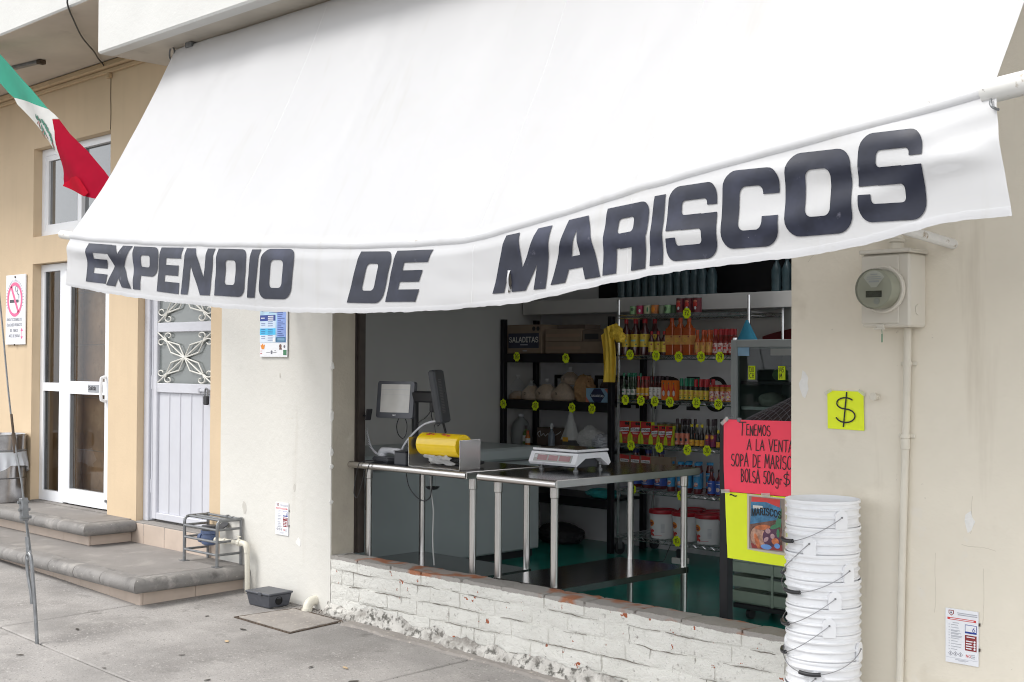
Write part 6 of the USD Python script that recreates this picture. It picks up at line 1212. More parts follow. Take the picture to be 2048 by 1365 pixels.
crate('sage green slatted crate on the floor behind the posters, lowest of its stack', z0=FZ+.10, h=.26, **ck)
crate('second sage green crate from the floor behind the posters', z0=FZ+.365, h=.26, **ck)
crate('third sage green crate of the stack behind the posters', z0=FZ+.63, h=.26, **ck)
dol = thing('crate_dolly', 'low black dolly under the sage green crates', 'dolly', (-4.25, 1.7, FZ), world=True); part(dol, 'deck', bx(-4.53, -3.96, 1.51, 1.89, FZ+.07, FZ+.098, .004), BLACKP); part(dol, 'wheel', cat([mv(ry(cyl((0, 0, -.012), .034, .024, 12), math.pi/2), (x, y, FZ+.035)) for x in (-4.45, -4.03) for y in (1.58, 1.82)]), BLACKP)
ns = thing('net_sack', 'dark net heaped over the crates in front of the cooler', 'net', (-4.25, 1.7, .98), world=True)
def heap(u, v):
    x = -4.60+u*.70; y = 1.48+v*.44; z = 1.03+(.20+.30*np.clip(u*1.05, 0, 1)**.8)*np.sin(np.pi*np.clip(v*.8+.12, 0, 1))**.6+.03*noise2(x*4, y*4, 1.5, 21)
    return np.stack([x, y, z], -1)
part(ns, 'contents', gridmesh(lambda u, v: heap(u, v)-[0, 0, .012], 20, 14), mat('dark_red_brown_contents', (.035, .018, .018), .6, .4, 14), smooth=60)
nl = []
for k in range(26):
    t_ = np.linspace(0, 1, 24); c = k/25*2-1+0*t_
    for sgn in (1, -1):
        uu, vv2 = t_, (t_*sgn*1.0+c) if sgn > 0 else (c+1-t_)
        ok = (vv2 >= 0) & (vv2 <= 1)
        if ok.sum() > 2: nl.append(tube(heap(uu[ok], vv2[ok]), .0022, 4, False))
part(ns, 'net', cat(nl), mat('grey_net_cord', (.13, .12, .13), .6))
pw = thing('power_adaptor', 'black plug adaptor on a white socket box on the floor', 'power adaptor', (-6.04, 2.96, FZ), world=True)
part(pw, 'socket_box', bx(-6.10, -5.98, 2.93, 3.0, FZ, FZ+.045, .005), SCREEN); part(pw, 'adaptor', bx(-6.065, -5.995, 2.94, 2.99, FZ+.0455, FZ+.11, .006), BLACKP); part(pw, 'lead', tube(smoothpath([(-6.02, 2.96, FZ+.11), (-6.03, 2.95, FZ+.16), (-6.08, 2.93, FZ+.165), (-6.12, 2.92, FZ+.10), (-6.16, 2.90, FZ+.01), (-6.3, 2.85, FZ+.006), (-6.42, 2.80, FZ+.006)], 40), .003, 5), BLACKP)
wh = thing('wall_hook', 'small black hook arm on the left edge of the opening', 'hook', (-6.45, .22, 1.27), world=True)
part(wh, 'arm', tube([(-6.43, .21, 1.272), (-6.385, .21, 1.276)], .005, 6), BLACKM); part(wh, 'pad', ry(bx(-6.388, -6.378, .19, .235, 1.245, 1.318, .002), .25, (-6.383, .21, 1.28)), BLACKP)
cp = thing('under_table_dish', 'small black dish hanging on thin rods below the left table', 'dish', (-5.98, .4, .84), world=True)
part(cp, 'dish', mv(lathe([(.01, 0), (.03, .004), (.045, .018), (.043, .02), (.0, .012)], 16), (-5.985, .40, .825)), BLACKP); part(cp, 'rod', cat([tube([(-5.985+s*.03, .40, .842), (-5.985+s*.02, .40, .975)], .0018, 4) for s in (-1, 1)]), GALV)

# ================================================================== POSTERS IN THE OPENING
ss = thing('sign_stand', 'black square steel post stand carrying the two fluorescent posters', 'stand', (-3.7, .3, FZ), world=True)
part(ss, 'post', bx(-3.728, -3.680, .262, .31, FZ, 1.345, .003), BLACKM); part(ss, 'post', bx(-3.06, -3.015, .262, .31, FZ, 1.345, .003), BLACKM)
part(ss, 'top_rail', bx(-3.679, -3.061, .27, .30, 1.30, 1.345, .003), BLACKM); part(ss, 'middle_rail', bx(-3.679, -3.061, .27, .30, .98, 1.01, .003), BLACKM); part(ss, 'foot', cat([bx(-3.73, -3.68, .2, .261, FZ+.0005, FZ+.02), bx(-3.73, -3.68, .311, .5, FZ+.0005, FZ+.02)]), BLACKM, smooth=False)
part(ss, 'clip', bx(-3.69, -3.672, .252, .30, 1.335, 1.36, .002), GALV)
part(ss, 'clip', bx(-3.62, -3.60, .252, .268, 1.336, 1.356, .002), GALV)
def card(pts, z, y, curl, du=.05):
    q, f = cutgrid(Polygon(pts), du, du); return np.c_[q[:, 0], y+curl(q[:, 0], q[:, 1]), q[:, 1]], f
py = .255
rp = thing('red_poster', 'fluorescent red handwritten poster TENEMOS A LA VENTA hung in the opening', 'poster', (-3.4, py, 1.0), world=True)
cu = lambda x, z: .004*np.sin(x*9)+.003*np.sin(z*14+x*3)
part(rp, 'card', card([(-3.698, 1.345), (-3.12, 1.352), (-3.10, 1.0), (-3.69, .998)], 0, py, cu), FLUO_R, smooth=60)
def wr(s, x, z, h, w, sx=1., seed=0, slope=0.):
    v, f = hand(s, h, w, seed, sx); X = x+v[:, 0]; Z = z+v[:, 1]+slope*v[:, 0]; return np.c_[X, py+cu(X, Z)-.0015-v[:, 2], Z], f
def wf(t, x, z, h, w, width, seed, slope=0.):
    k = width/hand(t, h, w, seed, 1.)[0][:, 0].max(); return wr(t, x, z, h, w, k, seed, slope)
part(rp, 'writing', cat([wf('T', -3.607, 1.272, .064, .0050, .040, 1), wf('ENEMOS', -3.566, 1.274, .048, .0046, .132, 2, .02), wf('A LA VENTA', -3.560, 1.205, .052, .0046, .250, 3), wf('SOPA DE MARISCO', -3.648, 1.125, .060, .0046, .355, 4), wf('BOLSA 500', -3.592, 1.050, .060, .0046, .182, 5), wf('gr', -3.402, 1.052, .052, .0042, .034, 6), wf('$', -3.358, 1.052, .058, .0046, .034, 7)]), MARKER, smooth=False)
yp = thing('yellow_poster', 'fluorescent yellow poster below the red one with a product photo', 'poster', (-3.4, py, .8), world=True)
cu2 = lambda x, z: .004*np.sin(x*8+1)+.010*np.clip(.80-z, 0, 1)
part(yp, 'card', card([(-3.692, .9955), (-3.10, .9985), (-3.13, .712), (-3.30, .673), (-3.676, .678)], 0, py+.001, cu2), FLUO_Y, smooth=60)
def pr2(pg, off, m, nm, du=.03):
    q, f = cutgrid(pg, du, du); part(yp, nm, (np.c_[q[:, 0], py+.001+cu2(q[:, 0], q[:, 1])-off, q[:, 1]], f), m, smooth=False)
ph0, ph1, pz0, pz1 = -3.552, -3.345, .738, .992
pr2(Polygon([(ph0-.008, pz1+.004), (ph1+.006, pz1-.002), (ph1+.004, pz0-.014), (ph0-.006, pz0-.006)]), .0012, mat('photo_border', (.55, .50, .40), .5), 'photo_border')
pr2(sbox(ph0+.004, pz0, ph1-.006, pz1-.006), .0018, mat('photo_background', (.26, .21, .18), .4, .1, 8), 'photo')
bgp = Polygon([(-3.532, .985), (-3.375, .983), (-3.372, .93), (-3.366, .86), (-3.362, .745), (-3.53, .742), (-3.546, .80), (-3.54, .88), (-3.537, .95)])
pr2(bgp, .0024, mat('bag_brown', (.17, .085, .065), .3, .6, 26), 'bag_print'); pr2(bgp.intersection(Polygon([(-3.6, 1.), (-3.3, 1.), (-3.3, .86), (-3.40, .885), (-3.6, .84)])), .0027, mat('bag_blue', (.06, .20, .36), .3, .5, 22), 'bag_upper_print'); pr2(Polygon([(-3.532, .985), (-3.375, .983), (-3.376, .945), (-3.45, .965), (-3.535, .96)]), .003, RED_P, 'bag_top'); pr2(Polygon([(-3.362, .745), (-3.53, .742), (-3.537, .765), (-3.45, .755), (-3.363, .772)]), .003, MAROON, 'bag_foot')
e_ = lambda x, z, a, b, r=0: affinity.translate(affinity.rotate(affinity.scale(Point(0, 0).buffer(1, quad_segs=4), a, b), r), x, z)
pr2(Polygon([(-3.366, .945), (-3.375, .925), (-3.40, .87), (-3.37, .85)]), .003, GREEN_P, 'green_print'); pr2(unary_union([e_(-3.50, .80, .038, .045), e_(-3.47, .79, .03, .04)]).intersection(bgp), .003, mat('shellfish_pink', (.42, .24, .17), .4, .5, 40), 'shellfish_print')
for pr_i in (e_(-3.47, .845, .045, .012, 8), e_(-3.50, .775, .012, .04, 20), e_(-3.40, .785, .02, .016)): pr2(pr_i.intersection(bgp), .0036, MATS.get('prawn_orange') or mat('prawn_orange', (.48, .14, .05), .4, .5, 40), 'prawn_print')
pr2(unary_union([e_(-3.43, .80, .04, .045), e_(-3.41, .84, .025, .02), e_(-3.395, .79, .02, .03)]).intersection(bgp), .0034, mat('octopus_purple', (.09, .03, .07), .4, .5, 30), 'octopus_print'); pr2(unary_union([e_(-3.44, .83, .014, .012), e_(-3.415, .808, .012, .012), e_(-3.45, .79, .016, .009, 40)]), .004, mat('octopus_pale', (.45, .28, .30), .4, .3, 40), 'octopus_light'); pr2(unary_union([e_(-3.40, .855, .03, .01, 20), e_(-3.385, .825, .008, .02)]).intersection(bgp), .0038, GREEN_P, 'herb_print'); pr2(unary_union([e_(-3.45, .755, .03, .012), e_(-3.39, .765, .016, .012)]).intersection(bgp), .0038, MIDB, 'blue_print')
q = fit(text('MARISCOS', .034, True, .0005), .168); V = q[0]; part(yp, 'bag_name', (np.c_[-3.535+V[:, 0], py+.001+cu2(-3.53+V[:, 0], .9+V[:, 1])-.0048-V[:, 2], .893+V[:, 1]+.01*np.sin(V[:, 0]/.168*np.pi)], q[1]), MARKER, smooth=False)
pr2(unary_union([sbox(-3.525, .93, -3.47, .945), sbox(-3.52, .91+.02, -3.46, .915+.02)]), .0032, SCREEN, 'small_print'); part(yp, 'marker_scribble', (lambda m: (np.c_[m[0][:, 0], py-.001-m[0][:, 2]+cu2(m[0][:, 0], m[0][:, 1]), m[0][:, 1]], m[1]))(extr(LineString([(-3.66, .982), (-3.655, .986), (-3.63, .978), (-3.622, .981)]).buffer(.003), .0005)), MARKER, smooth=False)

# ================================================================== RIGHT WALL
WY = -.014
ds = thing('dollar_card', 'square fluorescent yellow card with a black dollar sign on the right wall', 'poster', (-2.87, WY, 1.42), world=True)
part(ds, 'card', (lambda q: (np.c_[q[0][:, 0], WY-.003-.006*np.clip((q[0][:, 0]+2.87)**2*60, 0, 1)-.0*q[0][:, 1], q[0][:, 1]], q[1]))(cutgrid(Polygon([(-2.962, 1.503), (-2.789, 1.501), (-2.785, 1.337), (-2.959, 1.340)]), .03, .03)), FLUO_Y, smooth=60)
sg = hand('$', .118, .0062, 5, sx=1.28); v = sg[0]; cx_ = (v[:, 0].min()+v[:, 0].max())/2; part(ds, 'dollar_sign', wall_((np.c_[v[:, 0]-cx_, v[:, 1], v[:, 2]], sg[1]), -2.872, WY-.0075, 1.362), MARKER, smooth=False)
def notice(x0, x1, z0, z1, label, sub):
    t = thing('printed_notice', label, 'notice', ((x0+x1)/2, WY, z0), world=True); w, h = x1-x0, z1-z0; yy = WY-.006
    F = lambda pg, off, m, n_: part(t, n_, wall_(extr(pg, .0004), x0, yy-off, z0), m, smooth=False)
    S = lambda a, b, c, d: sbox(a*w, (1-d)*h, c*w, (1-b)*h)
    part(t, 'sheet', bx(x0, x1, yy, WY-.003, z0, z1), PAPER, smooth=False)
    part(t, 'tape', cat([bx(x1, x1+.006, yy+.0005, WY-.001, z0+h*f, z0+h*f+.012) for f in (.28, .74)]), RUSTJ, smooth=False)
    sh = Polygon([(.10, .97), (.26, .97), (.26, .91), (.18, .865), (.10, .91)]); sh = affinity.scale(sh, w, h, origin=(0, 0)); F(sh, .0005, MAROON, 'shield'); F(sh.buffer(-w*.022), .001, PAPER, 'shield_field'); F(Point(.18*w, .925*h).buffer(w*.03), .0015, PRINT_G, 'shield_mark')
    F(unary_union([S(.36, .06, .97, .075), S(.38, .09, .97, .108)]), .0005, PRINT_L, 'heading')
    F(S(.06, .165, .93, .205), .0005, RED_P, 'red_band'); F(S(.14, .178, .86, .192), .001, PAPER, 'band_text')
    R = random.Random(sub); li = [S(.22, .25, .42, .262)]
    for k in range(10): y_ = .29+k*.05; li += [S(.10, y_, .13, y_+.012), S(.17, y_, .17+R.uniform(.18, .34), y_+.011)]+([S(.17, y_+.018, .17+R.uniform(.2, .34), y_+.029)] if R.random() < .5 else [])
    F(unary_union(li), .0005, PRINT_L, 'list_text')
    F(S(.60, .26, .95, .42), .0005, NAVY_P, 'panel_frame'); F(S(.615, .27, .935, .385), .001, PAPER, 'panel'); part(t, 'numeral', wall_(text('6', h*.085, False, .0004, 'c'), x0+.86*w, yy-.0015, z0+h*.62), NAVY_P, smooth=False)
    F(S(.60, .45, .95, .735), .0005, MAROON, 'maroon_panel'); F(unary_union([S(.65, .475, .9, .492)]+[S(.63, .55+.045*k, .83-.03*(k % 2), .57+.045*k) for k in range(4)]+[affinity.translate(Point(0, 0).buffer(w*.03), .89*w, h*(1-.56-.045*k)) for k in range(4)]), .001, PAPER, 'panel_text')
    F(unary_union([affinity.translate(affinity.rotate(sbox(-.05*w, -.05*w, .05*w, .05*w), 45), c_*w, .17*h).difference(affinity.translate(affinity.rotate(sbox(-.042*w, -.042*w, .042*w, .042*w), 45), c_*w, .17*h)) for c_ in (.16, .31, .46)]+[sbox(c_*w-.008*w, .15*h, c_*w+.008*w, .19*h) for c_ in (.16, .31, .46)]), .0005, PRINT_G, 'hazard_marks')
    part(t, 'no_text', wall_(text('NO', h*.05, False, .0004), x0+.62*w, yy-.0006, z0+h*.14), RED_P, smooth=False); F(unary_union([S(.78, .80+.03*k, .9, .812+.03*k) for k in range(3)]+[S(.02, .905, .98, .909), S(.3, .925, .7, .934), S(.38, .945, .62, .953)]), .0005, PRINT_L, 'foot_text')
notice(-2.424, -2.288, .434, .648, 'white printed notice with red band low on the right wall', 3)
notice(-7.05, -6.908, .488, .697, 'white printed notice with red band low on the left pier', 8)

# electricity meter and conduit
em = thing('electricity_meter', 'cream electricity meter box with round grey green meter on the right wall', 'electricity meter', (-2.68, -.1, 1.77), world=True)
EX0, EX1, EY, EZ0, EZ1 = -2.722, -2.510, -.152, 1.767, 2.064
part(em, 'box', bx(EX0, EX1, EY, WY, EZ0, EZ1, .008), METERBOX); part(em, 'lid', bx(EX0-.008, EX1+.010, EY-.012, WY, EZ1+.0005, EZ1+.018, .004), METERBOX)
part(em, 'cover_edge', bx(EX0+.002, EX1-.045, EY-.006, EY-.0005, EZ0+.015, EZ1-.008, .003), METERBOX)
part(em, 'side_knockout', rx(ry(lathe([(.019, 0), (.022, .002), (.022, .003), (.0, .003)], 18), math.pi/2), 0)[0:2] if False else mv(ry(lathe([(.022, 0), (.022, .003), (.017, .004), (.0, .002)], 18), math.pi/2), (EX1+.0003, -.085, EZ0+.07)), METERBOX, smooth=30)
mcx, mcz = -2.618, 1.918
def facing(prof, y0, n=36): v, f = lathe(prof, n); return np.c_[mcx+v[:, 0], y0-v[:, 2], mcz+v[:, 1]], f
part(em, 'mounting_ring', facing([(.093, 0), (.096, .004), (.096, .016), (.090, .020), (.084, .018)], EY-.006), METERBOX, smooth=40)
part(em, 'meter_body', facing([(.080, 0), (.080, .02), (.079, .066), (.076, .072)], EY-.012), METERG, smooth=40)
part(em, 'glass_cover', facing([(.083, .0), (.083, .068), (.080, .080), (.072, .084), (.0, .085)], EY-.014), GLASSCUP, smooth=40)
part(em, 'dial_plate', facing([(.074, .0725), (.0, .0727)], EY-.0125), METERG, smooth=False)
fan = Polygon([(.055*math.cos(a)*1.02, .062*math.sin(a)+.002) for a in np.radians(np.linspace(35, 145, 14))]+[(-.012, -.002), (.012, -.002)])
part(em, 'name_plate', wall_(extr(fan, .0008), mcx, EY-.0865, mcz+.008), SCREEN, smooth=False)
part(em, 'plate_print', wall_(extr(unary_union([sbox(-.015, .048, .015, .052), sbox(-.03, .038, .03, .041), sbox(-.032, .030, .032, .033), sbox(-.022, .018, .022, .025)]), .0004), mcx, EY-.0875, mcz+.008), PRINT_L, smooth=False)
part(em, 'lcd', wall_(extr(sbox(-.036, -.026, .034, .0), .0008), mcx, EY-.0865, mcz-.008), LCD, smooth=False)
part(em, 'dial_screw', wall_(lathe([(.013, 0), (.013, .002), (.009, .003), (0, .003)], 14), mcx+.012, EY-.0865, mcz-.050), SCALEG, smooth=30)
part(em, 'latch', cat([bx(-2.65, -2.615, EY-.014, EY-.0065, EZ0-.006, EZ0+.012, .003), bx(-2.655, -2.61, EY-.018, EY-.0145, EZ0-.01, EZ0-.004)]), METERBOX); part(em, 'seal_tag', cat([tube([(-2.625, EY-.012, EZ0-.008), (-2.623, EY-.012, EZ0-.03)], .0015, 4), bx(-2.6265, -2.6205, EY-.014, EY-.011, EZ0-.062, EZ0-.028, .001)]), mat('green_seal', (.12, .26, .16), .5))
part(em, 'top_hub', cat([cyl((-2.603, -.08, EZ1+.0185), .030, .03, 18, .003), cyl((-2.603, -.08, EZ1+.049), .033, .012, 18, .003)]), PIPEC)
cn = thing('conduit', 'cream painted conduit running down the right wall below the meter', 'pipe', (-2.62, -.03, 1.0), world=True)
part(cn, 'pipe', tube(smoothpath([(-2.577, -.042, EZ0-.001), (-2.580, -.036, 1.65), (-2.590, -.034, 1.3), (-2.605, -.034, .8), (-2.622, -.034, -.05)], 12), .0155, 14), PIPEC)
for z in (1.62, 1.325): part(cn, 'saddle', cat([bx(-2.583-.036-(1.62-z)*.03, -2.583+.036-(1.62-z)*.03, -.022, -.0145, z-.008, z+.008, .002), mv(cyl((0, 0, 0), .0185, .016, 14), (-2.582-(1.62-z)*.03, -.035, z-.008))]), PIPEC)
part(cn, 'coupling', cyl((-2.591, -.034, 1.27), .0185, .045, 14, .002), PIPEC)
cu_ = thing('upper_conduit', 'cream conduit rising from the meter box behind the awning', 'pipe', (-2.603, -.08, 2.2), world=True); part(cu_, 'pipe', tube([(-2.603, -.08, EZ1+.062), (-2.603, -.08, 3.55)], .026, 14), PIPEC); part(cu_, 'saddle', bx(-2.645, -2.56, -.05, -.0145, 2.6, 2.62), PIPEC, smooth=False)
pl_ = thing('wall_stub', 'small cream capped pipe stub in the wall beside the dollar card', 'pipe', (-2.73, -.03, 1.48), world=True); part(pl_, 'stub', cat([mv(rx(cyl((0, 0, 0), .013, .03, 12, .002), math.pi/2), (-2.727, -.0145, 1.482)), mv(rx(cyl((0, 0, .0305), .017, .01, 12, .002), math.pi/2), (-2.727, -.0145, 1.482))]), PIPEC)

TAPE = film_mat('clear_tape', (.93, .92, .88), .3, .2)
for x, z, a in ((-2.955, 1.498, .5), (-2.795, 1.497, -.6)): part(ds, 'tape', wall_(rz(extr(sbox(-.018, -.007, .018, .007), .0003), a), x, WY-.0095, z), TAPE, smooth=False)
for x, z, a in ((-3.685, 1.338, .7), (-3.68, 1.0, .1), (-3.45, .999, .05)): part(rp, 'tape', wall_(rz(extr(sbox(-.025, -.009, .025, .009), .0003), a), x, py-.012, z), TAPE, smooth=False)
# ---- stack of white buckets
def bucket(lab, loc, rot, ear, swing, wire=True):
    t = thing('bucket', lab, 'bucket', loc, rot, 'stacked white buckets')
    pr_ = [(.128, .0), (.131, .004), (.140, .220)]
    for z in (.226, .262, .297, .330): pr_ += [(.1435, z), (.1505, z+.0008), (.1525, z+.005), (.151, z+.008), (.1450, z+.011)]
    pr_ += [(.1460, .352), (.1505, .354), (.1525, .358), (.1525, .364), (.151, .367), (.149, .367), (.1475, .362), (.1460, .345), (.138, .22), (.127, .012), (.0, .010)]
    part(t, 'body', lathe(pr_, 44), WHITEP, smooth=40)
    for s in (1, -1):
        e = part(t, 'ear', cat([mv(rz(extr_ear(), 0), (0, 0, 0))]) if False else ear_mesh(s), WHITEP, smooth=40)
        part(e, 'pivot', ear_pin(s), GALV)
    # bail handle: pivots at (+-.156, 0, .30); hangs towards -y
    R, Ry, n = .172, .166/math.cos(swing), 40; pts = []
    for a in np.linspace(0, math.pi, n):
        pts.append((R*math.cos(a)*.925, -Ry*math.sin(a)*math.cos(swing), .305-Ry*math.sin(a)*math.sin(swing)))
    part(t, 'handle_wire', tube(np.array(pts), .0017, 6), WIREM)
    mid = [pts[k] for k in range(n//2-4, n//2+4)]; part(t, 'grip', tube(np.array(mid), .0085, 10), BLACKP, smooth=40)
    return t
def ear_mesh(s):
    m = bx(-.026, .026, -.012, .002, -.042, .042, .004); v, f = m; d = extr(unary_union([rrect(-.026, -.03, .026, .03, .006), affinity.translate(Point(0, 0).buffer(.026), 0, .02)]), .012); v, f = d
    return np.c_[s*(.1445+v[:, 2]), -s*v[:, 0]*-1, .305-.012+v[:, 1]-.006], f
def ear_pin(s): v, f = lathe([(.004, 0), (.004, .003), (.003, .004)], 10); return np.c_[s*(.1567+v[:, 2]), v[:, 0], .305+v[:, 1]], f
BXc, BYc = -2.862, -.215
gb = float(G(BXc, BYc)); topz = 1.062; pitch_ = (topz-gb-.367)/7
# direction each handle's ears face, seen from above (the ear that shows turns towards the camera)
EARS = [.55, -.2, 1.25, 0.15, .3, .75, -.35, .5]
ordw = ['lowest', 'second', 'third', 'fourth', 'fifth', 'sixth', 'seventh', 'topmost']
base_dir = math.atan2(-4.9-BYc, 0-BXc)         # towards the camera
for k in range(8):
    j = 7-k; a = base_dir+EARS[k]
    bucket(f'{ordw[k]} white plastic bucket of the stack against the right wall' if k in (0, 7) else f'{ordw[k]} white plastic bucket from the ground in the stack', (BXc+rng.uniform(-.004, .004), BYc+rng.uniform(-.004, .004), gb+k*pitch_), a, None, .62+.12*math.sin(k*2.3))

# ================================================================== LEFT PIER AND PAVEMENT THINGS
bpst = thing('blue_poster', 'blue and white printed schedule poster on the cream pier below the awning', 'poster', (-7.08, WY, 1.64), world=True)
bx0, bx1, bz0, bz1 = -7.236, -6.928, 1.642, 2.05
W_, H_ = bx1-bx0, bz1-bz0
part(bpst, 'sheet', bx(bx0, bx1, WY-.012, WY-.006, bz0, bz1), PAPER, smooth=False)
BF = lambda pg, off, m, n_: part(bpst, n_, wall_(extr(pg, .0005), bx0, WY-.0122-off, bz0), m, smooth=False)
SB = lambda a, b, c, d: sbox(a*W_, b*H_, c*W_, d*H_)
BF(SB(0, .23, .96, 1), 0, mat('pale_gradient_blue', (.42, .62, .82), .45, .35, 4), 'blue_ground'); BF(SB(.62, .23, .96, .74), .0006, mat('violet_blue_print', (.26, .38, .75), .45, .2, 6), 'side_column'); BF(SB(0, .58, .575, .675), .0006, NAVY_P, 'navy_header'); BF(SB(0, .355, .58, .46), .0006, mat('bright_cyan_print', (.06, .50, .82), .45, .05, 6), 'cyan_row'); BF(SB(0, .46, .58, .575), .0006, mat('ice_blue', (.60, .72, .86), .5), 'pale_row'); BF(SB(0, .235, .58, .352), .0006, mat('ice_white', (.68, .76, .86), .5), 'white_row'); BF(SB(.60, .235, .945, .315), .0012, mat('petrol_print', (.03, .14, .27), .45), 'petrol_box')
R_ = random.Random(9); BF(unary_union([SB(.04, .59+.03*k, .16+.02*k, .603+.03*k) for k in (1,)]+[SB(.3, .585+.03*k, .5, .60+.03*k) for k in range(3)]), .0014, PAPER, 'header_text')
BF(unary_union([SB(.05, z, .2, z+.008) for z in (.54, .51, .44, .41, .38, .33, .29)]+[SB(.30, z, .48, z+.008) for z in (.56, .53, .495, .44, .41, .38, .34, .30, .265)]+[SB(.66, .70-.03*k, .66+R_.uniform(.12, .27), .71-.03*k) for k in range(13)]+[SB(.06, .735, .94, .745), SB(.34, .705, .68, .713), SB(.02, .80, .24, .83), SB(.36, .83, .56, .838), SB(.36, .795, .56, .803), SB(.66, .83, .95, .84), SB(.66, .79, .95, .80), SB(.60, .795, .625, .845)]), .0014, NAVY_P, 'blue_text'); BF(unary_union([SB(.66, .29-.02*k, .92, .297-.02*k) for k in range(3)]), .002, SKYB, 'box_text')
BF(affinity.scale(Polygon([(.02, .20), (.06, .185), (.10, .215), (.14, .185), (.19, .20), (.16, .125), (.07, .125)]), W_, H_, origin=(0, 0)), .0006, ORANGE_P, 'orange_emblem'); BF(unary_union([affinity.translate(Point(0, 0).buffer(.045*W_), .76*W_, .17*H_), SB(.72, .115, .81, .14)]), .0006, mat('brown_emblem', (.16, .08, .06), .5), 'brown_emblem'); BF(unary_union([affinity.translate(Point(0, 0).buffer(.03*W_), .955*W_-.05*W_, .165*H_), affinity.translate(affinity.scale(Point(0, 0).buffer(1), .035*W_, .03*H_), .44*W_, .075*H_), SB(.50, .07, .62, .078), SB(.24, .07, .38, .076), SB(.54, .10, .60, .106)]), .0006, PRINT_G, 'small_emblems'); BF(SB(.865, .03, .985, .11), .0006, GREEN_P, 'green_emblem'); BF(unary_union([SB(.02, .05, .07, .062), SB(.03, .09, .06, .10)]), .0006, RED_P, 'red_mark'); BF(SB(.49, .235, .58, .30), .002, PAPER, 'white_patch')

nsn = thing('no_smoking_sign', 'white no smoking sign with pink ring on the tan wall', 'sign', (-11.0, -.01, 1.74), world=True)
nx0, nx1, nz0, nz1 = -11.185, -10.80, 1.745, 2.352
part(nsn, 'board', bx(nx0, nx1, -.018, -.006, nz0, nz1, .002), PAPER); part(nsn, 'screw', cat([mv(rx(cyl((0, 0, 0), .008, .008, 8), math.pi/2), ((nx0+nx1)/2, -.0185, z)) for z in (nz0-.004, nz1-.02)]), RUSTJ)
NF = lambda pg, off, m, n_: part(nsn, n_, wall_(extr(pg, .0006), nx0, -.0185-off, nz0), m, smooth=False)
cxn, czn, rn = .182, .392, .150
NF(Point(cxn, czn).buffer(rn, quad_segs=16).difference(Point(cxn, czn).buffer(rn-.028, quad_segs=16)), .0012, PINK_P, 'ring'); NF(affinity.rotate(sbox(cxn-.135, czn-.015, cxn+.135, czn+.015), -57, origin=(cxn, czn)), .0012, PINK_P, 'slash')
NF(unary_union([sbox(.085, czn-.028, .245, czn-.002), sbox(.25, czn-.028, .256, czn-.002)]), .0004, mat('charcoal_print', (.06, .06, .075), .5), 'cigarette'); NF(sbox(.247, czn-.026, .27, czn-.004), .0003, SCALEG, 'cigarette_tip'); NF(LineString(smoothpath([(.262, .40, 0), (.262, .43, 0), (.235, .44, 0), (.225, .46, 0), (.24, .475, 0), (.235, .50, 0), (.21, .51, 0), (.195, .49, 0), (.205, .46, 0)], 40)[:, :2]).buffer(.005), .0004, PRINT_G, 'smoke')
for k, (s, z) in enumerate((('APAGA TU CIGARRILLO O', .205), ('CUALQUIER PRODUCTO', .158), ('DEL TABACO', .110), ('ANTES DE ENTRAR', .062))):
    m_ = text(s, .026, False, .0005); ww = (.31, .30, .16, .22)[k]; m_ = fit(m_, ww); part(nsn, 'text', wall_(m_, nx0+(.02, .025, .09, .065)[k], -.0188, nz0+z), PRINT_G, smooth=False)
arcp = []
for k, ch in enumerate('GRACIAS POR NO FUMAR ESPACIO LIBRE DE HUMO'[:0] or ''): pass
for k in range(26):
    a = math.radians(205-k*9.0); arcp.append(affinity.translate(affinity.rotate(sbox(-.0045, -.009, .0045, .009), math.degrees(a)-90), cxn+(rn+.016)*math.cos(a), czn+(rn+.016)*math.sin(a)))
NF(unary_union(arcp), .0004, PRINT_L, 'ring_text'); NF(unary_union([Polygon([(.30, .115), (.35, .115), (.325, .145)]), Polygon([(.30, .07), (.35, .07), (.325, .045)]), sbox(.322, .07, .328, .115)]), .0004, PINK_P, 'arrow_mark')

# water meter cage
cg = thing('meter_cage', 'grey tube steel cage around the water meter on the lower step', 'cage', (-7.63, -.12, .247), world=True)
gx0, gx1, gy0, gy1, gz0, gz1 = -7.845, -7.435, -.215, -.03, .247, .55
ms = []
for x in (gx0, gx1):
    ms.append(('hoop', smoothpath([(x, gy0, gz0), (x, gy0, gz1-.03), (x, gy0+.012, gz1-.006), (x, gy0+.035, gz1), (x, gy1, gz1)], 26)))
for n_, p in ms: part(cg, 'hoop', tube(p, .0105, 10), GALV)
for x in (gx0, gx1): part(cg, 'rear_post', tube([(x, gy1, gz0), (x, gy1, gz1+.012)], .0105, 10), GALV)
for z in (.325, .41, .49):
    part(cg, 'rail', tube([(gx0, gy0, z), (gx1, gy0, z)], .0085, 8), GALV)
    for x in (gx0, gx1): part(cg, 'side_rail', tube([(x, gy0, z), (x, gy1, z)], .0085, 8), GALV)
for y in (gy0+.035, gy0+.09, gy1): part(cg, 'top_rail', tube([(gx0, y, gz1), (gx1, y, gz1)], .0085, 8), GALV)
for x in (gx0, gx1): part(cg, 'foot_plate', bx(x-.03, x+.03, gy0-.025, gy0+.025, gz0-.0005, gz0+.004), GALV, smooth=False)
part(cg, 'lock_lug', cat([bx(-7.545, -7.525, gy1-.012, gy1+.01, .535, .56, .003), bx(-7.61, -7.59, gy1-.012, gy1+.01, .54, .565, .003)]), GALV)
wm = thing('water_meter', 'blue water meter inside the grey cage', 'water meter', (-7.69, -.115, .40), world=True)
MB_ = mat('meter_blue', (.085, .12, .22), .45, .12, 14)
